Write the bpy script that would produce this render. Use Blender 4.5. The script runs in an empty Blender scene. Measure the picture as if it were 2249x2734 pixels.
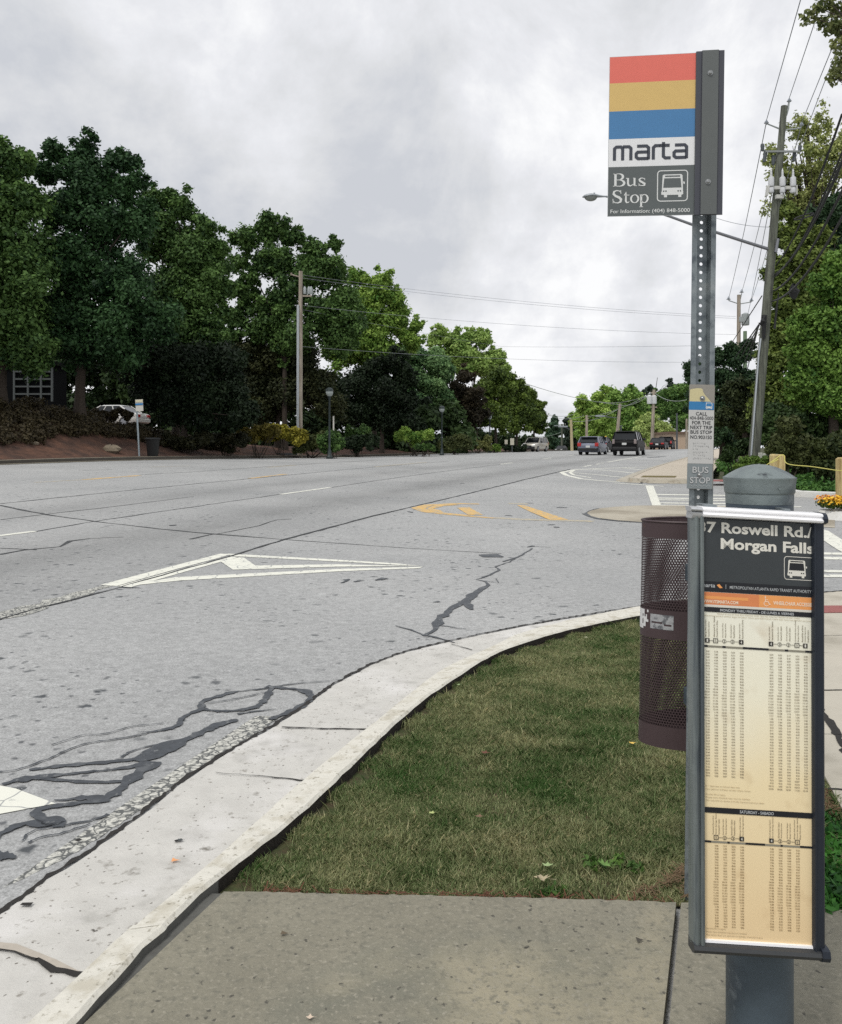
import bpy, math, random
import numpy as np
from mathutils import Vector, Matrix
from mathutils.geometry import tessellate_polygon

# ------------------------------------------------------------------ camera, sky, sun, exposure
F = 2250.0; W0, H0 = 2249.0, 2734.0; CX, YH = 1124.5, 1190.0; CAMZ = 1.39
scene = bpy.context.scene
COL = scene.collection
cam_d = bpy.data.cameras.new('camera'); cam = bpy.data.objects.new('camera', cam_d); COL.objects.link(cam)
cam.location = (0, 0, CAMZ); cam.rotation_euler = (math.radians(90), 0, 0)
cam_d.sensor_fit = 'HORIZONTAL'; cam_d.sensor_width = 36.0; cam_d.lens = 36.0 * F / W0
cam_d.shift_y = -(H0 / 2 - YH) / W0
cam_d.clip_start = 0.05; cam_d.clip_end = 5000
scene.camera = cam
SUN_EL, SUN_AZ = 56.0, 215.0       # azimuth measured clockwise from +Y: light comes from behind-left
sun_d = bpy.data.lights.new('sun', 'SUN'); sun_d.energy = 1.5; sun_d.angle = math.radians(10); sun_d.color = (1.0, .96, .90)
sun = bpy.data.objects.new('sun', sun_d); COL.objects.link(sun)
_az = math.radians(SUN_AZ); _el = math.radians(SUN_EL)
_sv = Vector((math.sin(_az) * math.cos(_el), math.cos(_az) * math.cos(_el), math.sin(_el)))
sun.rotation_euler = _sv.to_track_quat('Z', 'Y').to_euler()
world = bpy.data.worlds.new("World"); scene.world = world; world.use_nodes = True
def build_world():
    nt = world.node_tree; N = nt.nodes; L = nt.links; N.clear()
    out = N.new('ShaderNodeOutputWorld')
    sky = N.new('ShaderNodeTexSky'); sky.sky_type = 'NISHITA'; sky.sun_disc = False
    sky.sun_elevation = _el; sky.sun_rotation = _az; sky.air_density = 1.2; sky.dust_density = 2.0
    bg1 = N.new('ShaderNodeBackground'); bg1.inputs[1].default_value = 0.10; L.new(sky.outputs[0], bg1.inputs[0])
    tc = N.new('ShaderNodeTexCoord'); sep = N.new('ShaderNodeSeparateXYZ'); L.new(tc.outputs['Generated'], sep.inputs[0])
    def mth(op, a, b=None):
        m = N.new('ShaderNodeMath'); m.operation = op
        for i, v in enumerate((a, b)):
            if v is None: continue
            if isinstance(v, (int, float)): m.inputs[i].default_value = v
            else: L.new(v, m.inputs[i])
        return m.outputs[0]
    zz = mth('ADD', mth('MAXIMUM', sep.outputs[2], 0.0), 0.26)
    cx = mth('DIVIDE', sep.outputs[0], zz); cy = mth('DIVIDE', sep.outputs[1], zz)
    cmb = N.new('ShaderNodeCombineXYZ'); L.new(cx, cmb.inputs[0]); L.new(cy, cmb.inputs[1])
    def noise(scale, detail, off, rough=.55, dist=0.0, vec=None):
        mp = N.new('ShaderNodeMapping'); mp.inputs['Location'].default_value = off; L.new(vec or cmb.outputs[0], mp.inputs[0])
        n = N.new('ShaderNodeTexNoise'); n.inputs['Scale'].default_value = scale; n.inputs['Detail'].default_value = detail
        n.inputs['Roughness'].default_value = rough; n.inputs['Distortion'].default_value = dist
        L.new(mp.outputs[0], n.inputs['Vector']); return n.outputs[0]
    n1 = noise(1.0, 10, (3.1, 1.7, 0), .55, .15); n2 = noise(4.2, 10, (0.4, 5.2, 1), .62, .25, tc.outputs['Generated'])
    s = mth('ADD', mth('MULTIPLY', n1, .5), mth('MULTIPLY', n2, .5))
    cr = N.new('ShaderNodeValToRGB'); L.new(s, cr.inputs[0])
    e = cr.color_ramp.elements
    e[0].position = .40; e[0].color = (.53, .55, .59, 1); e[1].position = .575; e[1].color = (.855, .86, .87, 1)
    m = e.new(.46); m.color = (.63, .642, .665, 1); m2 = e.new(.515); m2.color = (.715, .725, .755, 1)
    bg2 = N.new('ShaderNodeBackground'); bg2.inputs[1].default_value = 1.0; L.new(cr.outputs[0], bg2.inputs[0])
    gap = N.new('ShaderNodeValToRGB'); n3 = noise(2.3, 5, (7.7, 2.2, 4), .5); L.new(n3, gap.inputs[0])
    g = gap.color_ramp.elements; g[0].position = .26; g[0].color = (.55, .55, .55, 1); g[1].position = .36; g[1].color = (1, 1, 1, 1)
    mix = N.new('ShaderNodeMixShader'); L.new(gap.outputs[0], mix.inputs[0]); L.new(bg1.outputs[0], mix.inputs[1]); L.new(bg2.outputs[0], mix.inputs[2])
    L.new(mix.outputs[0], out.inputs[0])
build_world()
scene.view_settings.view_transform = 'Standard'; scene.view_settings.look = 'None'
scene.view_settings.exposure = 0.2; scene.view_settings.gamma = 1.0
scene.render.film_transparent = False
scene.cycles.use_denoising = False; scene.cycles.sample_clamp_indirect = 4.0

# ------------------------------------------------------------------ materials
def lin(c):
    return tuple(((v / 255) / 12.92 if v / 255 <= .04045 else ((v / 255 + .055) / 1.055) ** 2.4) for v in c)
_M = {}
def mat(name, col, rough=.8, metal=0.0, var=0.0, vscale=4.0, col2=None, bump=0.0, bscale=60.0, spec=.5, attr=False,
        coat=0.0, transl=0.0, speck=None, streak=None, distort=0.0, blotch=None):
    """Principled with layered procedural noise. col linear rgb; col2 second tone mixed by noise; speck (color, scale, threshold);
    streak = z-stretched noise amount; blotch (color, scale, lo, hi)"""
    if name in _M: return _M[name]
    m = bpy.data.materials.new(name); m.use_nodes = True; nt = m.node_tree; N = nt.nodes; L = nt.links
    p = N['Principled BSDF']; p.inputs['Roughness'].default_value = rough; p.inputs['Metallic'].default_value = metal
    p.inputs['Specular IOR Level'].default_value = spec
    if coat: p.inputs['Coat Weight'].default_value = coat; p.inputs['Coat Roughness'].default_value = .04
    tc = N.new('ShaderNodeTexCoord'); src = tc.outputs['Object']
    def rgb(c):
        r = N.new('ShaderNodeRGB'); r.outputs[0].default_value = (*c[:3], 1); return r.outputs[0]
    def noise(scale, detail=5, vec=None, rough_=.6):
        n = N.new('ShaderNodeTexNoise'); n.inputs['Scale'].default_value = scale; n.inputs['Detail'].default_value = detail
        n.inputs['Roughness'].default_value = rough_; n.inputs['Distortion'].default_value = distort
        L.new(vec or src, n.inputs['Vector']); return n.outputs[0]
    def ramp(inp, lo, hi):
        r = N.new('ShaderNodeMapRange'); r.inputs[1].default_value = lo; r.inputs[2].default_value = hi; L.new(inp, r.inputs[0]); return r.outputs[0]
    def mix(f, a, b, mode='MIX'):
        x = N.new('ShaderNodeMix'); x.data_type = 'RGBA'; x.blend_type = mode
        if isinstance(f, float): x.inputs[0].default_value = f
        else: L.new(f, x.inputs[0])
        L.new(a, x.inputs[6]); L.new(b, x.inputs[7]); return x.outputs[2]
    c = rgb(col)
    if attr:
        a = N.new('ShaderNodeAttribute'); a.attribute_name = 'tint'
        c = mix(a.outputs['Fac'], c, rgb(col2))
    elif col2 is not None:
        c = mix(ramp(noise(vscale), .38, .62), c, rgb(col2))
    if var:
        n = noise(vscale * 2.7, 6)
        r = N.new('ShaderNodeMapRange'); r.inputs[1].default_value = .25; r.inputs[2].default_value = .75
        r.inputs[3].default_value = 1 - var; r.inputs[4].default_value = 1 + var; L.new(n, r.inputs[0])
        cc = N.new('ShaderNodeCombineColor'); [L.new(r.outputs[0], cc.inputs[i]) for i in range(3)]
        c = mix(1.0, c, cc.outputs[0], 'MULTIPLY')
    if streak:
        mp = N.new('ShaderNodeMapping'); mp.inputs['Scale'].default_value = (1, 1, .06); L.new(src, mp.inputs[0])
        n = noise(streak[1], 5, mp.outputs[0])
        c = mix(ramp(n, streak[2], streak[3]), c, rgb(streak[0]))
    if blotch:
        for bl in (blotch if isinstance(blotch, list) else [blotch]):
            c = mix(ramp(noise(bl[1], 7), bl[2], bl[3]), c, rgb(bl[0]))
    if speck:
        for sp in (speck if isinstance(speck, list) else [speck]):
            v = N.new('ShaderNodeTexVoronoi'); v.inputs['Scale'].default_value = sp[1]
            nz = N.new('ShaderNodeTexNoise'); nz.inputs['Scale'].default_value = sp[1] * 2.5; nz.inputs['Detail'].default_value = 4; L.new(src, nz.inputs['Vector'])
            ad = N.new('ShaderNodeVectorMath'); ad.operation = 'MULTIPLY_ADD'; ad.inputs[1].default_value = (.9 / sp[1],) * 3; L.new(nz.outputs['Color'], ad.inputs[0]); L.new(src, ad.inputs[2]); L.new(ad.outputs[0], v.inputs['Vector'])
            wn = N.new('ShaderNodeSeparateColor'); L.new(v.outputs['Color'], wn.inputs[0])
            gt = N.new('ShaderNodeMath'); gt.operation = 'GREATER_THAN'; gt.inputs[1].default_value = sp[2]; L.new(wn.outputs[0], gt.inputs[0])
            lt = ramp(v.outputs['Distance'], sp[3] * 1.35, sp[3] * .7) if len(sp) > 3 else None
            f = gt.outputs[0]
            if lt is not None:
                mm = N.new('ShaderNodeMath'); mm.operation = 'MULTIPLY'; L.new(f, mm.inputs[0]); L.new(lt, mm.inputs[1]); f = mm.outputs[0]
            c = mix(f, c, rgb(sp[0]))
    L.new(c, p.inputs['Base Color'])
    if bump:
        b = N.new('ShaderNodeBump'); b.inputs['Strength'].default_value = bump; b.inputs['Distance'].default_value = .01
        L.new(noise(bscale, 6), b.inputs['Height']); L.new(b.outputs[0], p.inputs['Normal'])
    if transl:
        t = N.new('ShaderNodeBsdfTranslucent'); L.new(c, t.inputs[0]); ms = N.new('ShaderNodeMixShader'); ms.inputs[0].default_value = transl
        o = N['Material Output']; L.new(p.outputs[0], ms.inputs[1]); L.new(t.outputs[0], ms.inputs[2]); L.new(ms.outputs[0], o.inputs[0])
    _M[name] = m; return m
def cracked_paint(name, paint, gapc, scale, width, lo=.3, hi=.62):
    """worn paint: voronoi crack web plus patches where it has flaked off (gapc shows)"""
    m = bpy.data.materials.new(name); m.use_nodes = True; nt = m.node_tree; N = nt.nodes; L = nt.links; p = N['Principled BSDF']
    p.inputs['Roughness'].default_value = .85
    tc = N.new('ShaderNodeTexCoord')
    nz = N.new('ShaderNodeTexNoise'); nz.inputs['Scale'].default_value = scale * .9; L.new(tc.outputs['Object'], nz.inputs['Vector'])
    ad = N.new('ShaderNodeVectorMath'); ad.operation = 'MULTIPLY_ADD'; ad.inputs[1].default_value = (.12, .12, .12)
    L.new(nz.outputs['Color'], ad.inputs[0]); L.new(tc.outputs['Object'], ad.inputs[2])
    v = N.new('ShaderNodeTexVoronoi'); v.feature = 'DISTANCE_TO_EDGE'; v.inputs['Scale'].default_value = scale; L.new(ad.outputs[0], v.inputs['Vector'])
    r = N.new('ShaderNodeMapRange'); r.inputs[1].default_value = width; r.inputs[2].default_value = width * 2.2; L.new(v.outputs[0], r.inputs[0])
    n2 = N.new('ShaderNodeTexNoise'); n2.inputs['Scale'].default_value = scale * 2.5; n2.inputs['Detail'].default_value = 7; n2.inputs['Roughness'].default_value = .7
    L.new(tc.outputs['Object'], n2.inputs['Vector'])
    r2 = N.new('ShaderNodeMapRange'); r2.inputs[1].default_value = lo; r2.inputs[2].default_value = hi; L.new(n2.outputs[0], r2.inputs[0])
    mu = N.new('ShaderNodeMath'); mu.operation = 'MULTIPLY'; L.new(r.outputs[0], mu.inputs[0]); L.new(r2.outputs[0], mu.inputs[1])
    x = N.new('ShaderNodeMix'); x.data_type = 'RGBA'; L.new(mu.outputs[0], x.inputs[0]); x.inputs[6].default_value = (*gapc, 1); x.inputs[7].default_value = (*paint, 1)
    L.new(x.outputs[2], p.inputs['Base Color']); return m

# ------------------------------------------------------------------ mesh builder
class MB:
    def __init__(s): s.v = []; s.f = []; s.m = []
    def face(s, pts, mi=0):
        k = len(s.v); s.v += [tuple(p) for p in pts]; s.f.append(tuple(range(k, k + len(pts)))); s.m.append(mi)
    def mesh(s, vs, fs, mi=0):
        k = len(s.v); s.v += [tuple(p) for p in vs]; s.f += [tuple(i + k for i in f) for f in fs]; s.m += [mi] * len(fs)
    def box(s, c, d, mi=0, rot=None):
        hx, hy, hz = d[0] / 2, d[1] / 2, d[2] / 2
        vs = [Vector((x, y, z)) for x in (-hx, hx) for y in (-hy, hy) for z in (-hz, hz)]
        if rot is not None: vs = [rot @ v for v in vs]
        vs = [v + Vector(c) for v in vs]
        s.mesh(vs, [(0, 1, 3, 2), (4, 6, 7, 5), (0, 4, 5, 1), (2, 3, 7, 6), (0, 2, 6, 4), (1, 5, 7, 3)], mi)
    def tube(s, pts, r, n=8, mi=0, caps=True, flat=None):
        pts = [Vector(p) for p in pts]; rs = r if isinstance(r, (list, tuple)) else [r] * len(pts)
        vs = []; fs = []; up0 = Vector((0, 0, 1))
        for i, p in enumerate(pts):
            d = (pts[min(i + 1, len(pts) - 1)] - pts[max(i - 1, 0)]).normalized()
            u = Vector((1, 0, 0)) if abs(d.dot(up0)) > .95 else up0
            a = d.cross(u).normalized(); b = d.cross(a)
            for k in range(n):
                t = 2 * math.pi * k / n; vs.append(p + (a * math.cos(t) + b * math.sin(t)) * rs[i])
        for i in range(len(pts) - 1):
            for k in range(n):
                fs.append((i * n + k, i * n + (k + 1) % n, (i + 1) * n + (k + 1) % n, (i + 1) * n + k))
        if caps: fs.append(tuple(range(n))); fs.append(tuple(range((len(pts) - 1) * n, len(pts) * n))[::-1])
        s.mesh(vs, fs, mi)
    def lathe(s, c, prof, n=40, mi=0, axis='z'):
        vs = []; fs = []; c = Vector(c)
        for (r, z) in prof:
            for k in range(n):
                t = 2 * math.pi * k / n
                v = Vector((r * math.cos(t), r * math.sin(t), z))
                if axis == 'x': v = Vector((v.z, v.x, v.y))
                if axis == 'y': v = Vector((v.x, v.z, v.y))
                vs.append(c + v)
        for i in range(len(prof) - 1):
            for k in range(n): fs.append((i * n + k, i * n + (k + 1) % n, (i + 1) * n + (k + 1) % n, (i + 1) * n + k))
        s.mesh(vs, fs, mi)
        s.f.append(tuple(range(len(s.v) - n, len(s.v)))); s.m.append(mi)
        k0 = len(s.v) - n * len(prof); s.f.append(tuple(range(k0, k0 + n))[::-1]); s.m.append(mi)
    def build(s, name, mats, parent=None, smooth=False, base=None, bevel=0.0):
        if not isinstance(mats, (list, tuple)): mats = [mats]
        off = Vector((0, 0, 0))
        if parent is not None:
            off = Vector(parent.get('_o', (0, 0, 0)))
        elif base is not None: off = Vector(base)
        elif s.v:
            a = np.array(s.v); off = Vector((float(a[:, 0].mean()), float(a[:, 1].mean()), float(a[:, 2].min())))
        me = bpy.data.meshes.new(name); me.from_pydata([tuple(Vector(v) - off) for v in s.v], [], s.f)
        for m in mats: me.materials.append(m)
        if len(mats) > 1: me.polygons.foreach_set('material_index', s.m)
        if smooth:
            me.polygons.foreach_set('use_smooth', [True] * len(me.polygons))
            try: me.set_sharp_from_angle(angle=math.radians(38))
            except Exception: pass
        me.update(); o = bpy.data.objects.new(name, me); COL.objects.link(o)
        if parent is not None: o.parent = parent; o['_o'] = tuple(off)
        else: o.location = off; o['_o'] = tuple(off)
        if bevel:
            b = o.modifiers.new('bevel', 'BEVEL'); b.width = bevel; b.segments = 2; b.limit_method = 'ANGLE'; b.angle_limit = math.radians(40)
        return o
def tag(o, label, cat, group=None, kind=None):
    if label: o['label'] = label
    if cat: o['category'] = cat
    if group: o['group'] = group
    if kind: o['kind'] = kind
    return o
def thing(name, label, cat, loc, group=None, rz=0.0, local=False):
    """an Empty at the thing's base; local=True: children are modelled about their own origin"""
    o = bpy.data.objects.new(name, None); COL.objects.link(o); o.location = loc; o.rotation_euler = (0, 0, rz); o.empty_display_size = .2
    o['_o'] = (0., 0., 0.) if local else tuple(loc)
    return tag(o, label, cat, group)
def copy_tree(o, parent=None):
    c = o.copy(); COL.objects.link(c)
    if parent is not None: c.parent = parent
    for ch in list(o.children): copy_tree(ch, c)
    return c
def struct(o): o['kind'] = 'structure'; return o

# ------------------------------------------------------------------ the lie of the land (road coordinates t along, d across)
CA, SA = math.cos(math.radians(12.8)), math.sin(math.radians(12.8)); RAD = 290.0
def bend(t):
    if t < 0: return 0.0
    return t * t / (2 * RAD) if t < 50 else 4.31 + .1724 * (t - 50)
def td(X, Y):
    t = X * SA + Y * CA; c = bend(t)
    return t, X * CA - Y * SA - c
def xy(t, d):
    c = bend(t)
    d = d + c; return d * CA + t * SA, -d * SA + t * CA
def sst(x, a, b):
    u = min(1, max(0, (x - a) / (b - a))); return u * u * (3 - 2 * u)
def zl(t):
    if t < 0: return 0.0
    if t < 60: return .000134 * t * t
    if t < 95: return .4824 + .013 * (t - 60)
    u = t - 95
    if u < 41: return .9374 + .013 * u - .0004 * u * u
    return .798 - .02 * (min(t, 700) - 136)
def cs(t):
    return .025 * (1 - sst(t, 30, 70)) - .017 * sst(t, 70, 105)
def zroad(t, d): return zl(t) + cs(t) * max(0.0, min(24.0, -d - 1.8))
def interp(x, xs, ys): return float(np.interp(x, xs, ys))
def bank(t, d):
    u = -d - 24.9
    if u <= 0: return 0.0
    h = interp(t, [30, 38, 43, 48, 60, 100, 160], [2.7, 2.6, 1.75, 1.05, .65, .35, .3])
    return .12 + h * (sst(u, 0, 6.5) - .3 * sst(u, 7.5, 13))
def G(X, Y):
    t, d = td(X, Y); z = zroad(t, d)
    if d < -24.6: return z + bank(t, d)
    return z
def on(px, py, dz=0.0):
    """where the sight line through a pixel of the photograph meets the land"""
    kx = (px - CX) / F; kz = -(py - YH) / F
    f = lambda Y: CAMZ + kz * Y - (G(kx * Y, Y) + dz)
    a = 1.0; Y = 1.0
    while Y < 600:
        if f(Y) <= 0: break
        a = Y; Y *= 1.02
    b = Y
    for _ in range(30):
        c = (a + b) / 2
        if f(c) > 0: a = c
        else: b = c
    return Vector((kx * b, b, G(kx * b, b) + dz))
def pz(px, py, z):
    Y = (CAMZ - z) * F / (py - YH); return Vector(((px - CX) / F * Y, Y, z))
def at(px, py, Y): return Vector(((px - CX) / F * Y, Y, CAMZ - (py - YH) / F * Y))

def inpoly(P, poly):
    x, y = P[:, 0], P[:, 1]; ins = np.zeros(len(P), bool); n = len(poly)
    for i in range(n):
        x1, y1 = poly[i][0], poly[i][1]; x2, y2 = poly[(i + 1) % n][0], poly[(i + 1) % n][1]
        if y1 == y2: continue
        c = ((y1 > y) != (y2 > y)) & (x < (x2 - x1) * (y - y1) / (y2 - y1) + x1); ins ^= c
    return ins
def smoothline(pts, n=6):
    """Catmull-Rom through points"""
    P = [Vector(p) for p in pts]; P = [2 * P[0] - P[1]] + P + [2 * P[-1] - P[-2]]; out = []
    for i in range(1, len(P) - 2):
        for k in range(n):
            t = k / n; a, b, c, d = P[i - 1], P[i], P[i + 1], P[i + 2]
            out.append(.5 * ((2 * b) + (c - a) * t + (2 * a - 5 * b + 4 * c - d) * t * t + (3 * b - a - 3 * c + d) * t ** 3))
    out.append(P[-2]); return out

# ------------------------------------------------------------------ leaves
RNG = np.random.default_rng(7)
def np_mesh(name, V, n_per, mats, parent=None, tint=None, base=(0, 0, 0), smooth=False):
    """V: (nf, n_per, 3) separate polygons"""
    nf = len(V); me = bpy.data.meshes.new(name)
    me.vertices.add(nf * n_per); me.vertices.foreach_set('co', (V.reshape(-1, 3) - np.array(base)).astype(np.float32).ravel())
    me.loops.add(nf * n_per); me.loops.foreach_set('vertex_index', np.arange(nf * n_per, dtype=np.int32))
    me.polygons.add(nf); me.polygons.foreach_set('loop_start', (np.arange(nf) * n_per).astype(np.int32))
    me.polygons.foreach_set('loop_total', np.full(nf, n_per, np.int32))
    for m in (mats if isinstance(mats, (list, tuple)) else [mats]): me.materials.append(m)
    if tint is not None:
        a = me.attributes.new('tint', 'FLOAT', 'POINT'); a.data.foreach_set('value', np.repeat(tint, n_per).astype(np.float32))
    me.update(calc_edges=True); me.validate()
    o = bpy.data.objects.new(name, me); COL.objects.link(o)
    if parent is not None: o.parent = parent
    else: o.location = base
    o['_o'] = tuple(base); return o
def leaf_quads(C, rad, n, size, up=.35, shell=.55, elong=1.7, squash=.85, soft=False):
    """n leaves in spheres (centres C, radii rad); returns quads and tints"""
    C = np.asarray(C, float); rad = np.asarray(rad, float)
    w = rad ** 2; idx = RNG.choice(len(C), n, p=w / w.sum())
    d = RNG.normal(size=(n, 3)); d /= np.linalg.norm(d, axis=1)[:, None]
    r = (shell + (1 - shell) * RNG.random(n)) * np.where(RNG.random(n) < .16, RNG.random(n) * .35 + .95, 1.0)
    if soft: r = np.clip(np.abs(RNG.normal(size=n)) * .50 + .22, 0, 1.75)
    pos = C[idx] + d * (rad[idx] * r)[:, None] * np.array([1, 1, squash])
    nrm = d * .6 + RNG.normal(size=(n, 3)) * .55 + np.array([0, 0, up]); nrm /= np.linalg.norm(nrm, axis=1)[:, None]
    a = np.cross(nrm, RNG.normal(size=(n, 3))); a /= np.linalg.norm(a, axis=1)[:, None] + 1e-9
    b = np.cross(nrm, a); s = size * (.6 + .8 * RNG.random(n))
    a *= (s * elong / 2)[:, None]; b *= (s / 2)[:, None]
    V = np.stack([pos - a, pos + b - a * .1, pos + a, pos - b - a * .1], 1)
    ct = RNG.random(len(C)); tint = np.clip(.55 * ct[idx] + .6 * RNG.random(n) - .08, 0, 1)
    return V, tint
LEAF = {}
def leafmat(key, dark, light, transl=.22):
    if key not in LEAF: LEAF[key] = mat('foliage_' + key, lin(dark), rough=.62, attr=True, col2=lin(light), transl=transl, spec=.25)
    return LEAF[key]
BARK = mat('bark', lin((62, 54, 47)), .95, var=.3, vscale=6, bump=.6, bscale=25)
BARK_PALE = mat('pale_bark', lin((92, 84, 74)), .95, var=.3, vscale=6, bump=.6, bscale=25)
def grow_tree(name, label, cat, lobes, Y, lf, trunk_px=None, n=14000, leaf=.16, group=None, sub=7, trunk_r=.2, depth=1.0,
              bark=None, subr=.42, base_dz=-.1, shell=.5, elong=1.7, limbs=14, up=.35, loose=0.0):
    """lobes: (px, py, r px) seen at distance Y; every lobe is broken in smaller clumps"""
    C = []; R = []
    for (px, py, rp) in lobes:
        c = at(px, py, Y); r = rp / F * Y
        yj = (random.random() - .5) * r * 1.2 * depth
        c = c + Vector((0, yj, 0))
        for k in range(int(sub * 2.2)):
            v = Vector((random.gauss(0, 1), random.gauss(0, 1), random.gauss(0, 1))).normalized() * r * (.15 + .85 * random.random() ** .7 + (loose + (.3 if rp < 46 else .12)) * random.random())
            v.y *= depth
            C.append(c + v); R.append(max(.25, r * subr * random.choice((.45, .6, .75, .9)) * (.8 + .4 * random.random())))
    ax = trunk_px if trunk_px is not None else lobes[0][0]
    bx = (ax - CX) / F * Y; bz = G(bx, Y) + base_dz; base = Vector((bx, Y, bz))
    t = thing(name, label, cat, base, group)
    V, tint = leaf_quads([tuple(c) for c in C], R, int(n * 2.1), leaf * .62, shell=shell * .6, elong=elong, up=up, soft=True)
    LC_ = [tuple(at(px, py, Y)) for (px, py, rp) in lobes]; LR_ = [rp / F * Y * (.82 if rp < 46 else .95) for (px, py, rp) in lobes]
    if not loose:
        V2, t2 = leaf_quads(LC_, LR_, int(n * 1.5), leaf * .62, shell=.3, elong=elong, up=up, soft=False); V = np.concatenate([V, V2]); tint = np.concatenate([tint, t2 * .85 + .1 * RNG.random(len(t2))])
    np_mesh('crown', V, 4, lf, t, tint, base=tuple(base))
    top = sum((Vector(c) for c in C), Vector()) / len(C)
    mb = MB(); h = max(1.0, top.z - bz)
    ms = base + (top - base) * .45; ms.x = base.x * .7 + ms.x * .3
    mb.tube([base, base + Vector((0, 0, h * .12)), ms, top + Vector((0, 0, h * .15))], [trunk_r * 1.5, trunk_r, trunk_r * .8, trunk_r * .3], 9)
    for c in random.sample(C, min(limbs, len(C))):
        s = ms.lerp(top, random.random() * .8); mid = s.lerp(c, .5) + Vector((0, 0, .15 * (c - s).length * (random.random())))
        mb.tube([s, mid, c.lerp(s, .12)], [trunk_r * .34, trunk_r * .2, trunk_r * .05], 5)
    mb.build('trunk', bark or BARK, t, smooth=True)
    return t
def bush(name, label, cat, lobes, Y, lf, n=5000, leaf=.09, group=None, kind=None, sub=6, subr=.5, yvar=1.0, elong=1.6, stems=True):
    C = []; R = []
    for (px, py, rp) in lobes:
        r = rp / F * Y; c = at(px, py, Y + (random.random() - .5) * yvar)
        for k in range(sub):
            v = Vector((random.gauss(0, 1), random.gauss(0, 1), random.gauss(0, 1))).normalized() * r * (.3 + .45 * random.random())
            C.append(tuple(c + v)); R.append(r * subr * (.75 + .5 * random.random()))
    a = np.array(C); base = (float(a[:, 0].mean()), float(a[:, 1].mean()), G(float(a[:, 0].mean()), float(a[:, 1].mean())))
    V, tint = leaf_quads(C, R, n, leaf, shell=.35, elong=elong)
    if kind == 'stuff' or not stems:
        o = np_mesh(name, V, 4, lf, None, tint, base=base); return tag(o, label, cat, group, kind)
    t = thing(name, label, cat, base, group)
    np_mesh('foliage', V, 4, lf, t, tint, base=base)
    mb = MB()
    for k in range(9):
        c = Vector(random.choice(C)); b = Vector(base) + Vector((random.gauss(0, .15), random.gauss(0, .15), -.1)); mb.tube([b, b.lerp(c, .55) + Vector((0, 0, .1)), c], [.03, .02, .008], 5)
    mb.build('stem', BARK, t); return t
# ------------------------------------------------------------------ setting: ground, road, kerbs, markings
random.seed(3)
def grid_mesh(name, ts, ds, zf, m, attr=False):
    V = []; Dv = []
    for t in ts:
        for d in ds:
            x, y = xy(t, d); V.append((x, y, zf(t, d))); Dv.append(d)
    nt, nd = len(ts), len(ds)
    Fc = [(i * nd + j, i * nd + j + 1, (i + 1) * nd + j + 1, (i + 1) * nd + j) for i in range(nt - 1) for j in range(nd - 1)]
    me = bpy.data.meshes.new(name); me.from_pydata(V, [], Fc); me.materials.append(m)
    if attr:
        a = me.attributes.new('lane', 'FLOAT', 'POINT'); a.data.foreach_set('value', np.array(Dv, np.float32))
    me.polygons.foreach_set('use_smooth', [True] * len(me.polygons)); me.update()
    o = bpy.data.objects.new(name, me); COL.objects.link(o); return struct(o)
def rng(a, b, s): return [a + (b - a) * i / max(1, round((b - a) / s)) for i in range(max(1, round((b - a) / s)) + 1)]

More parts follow.
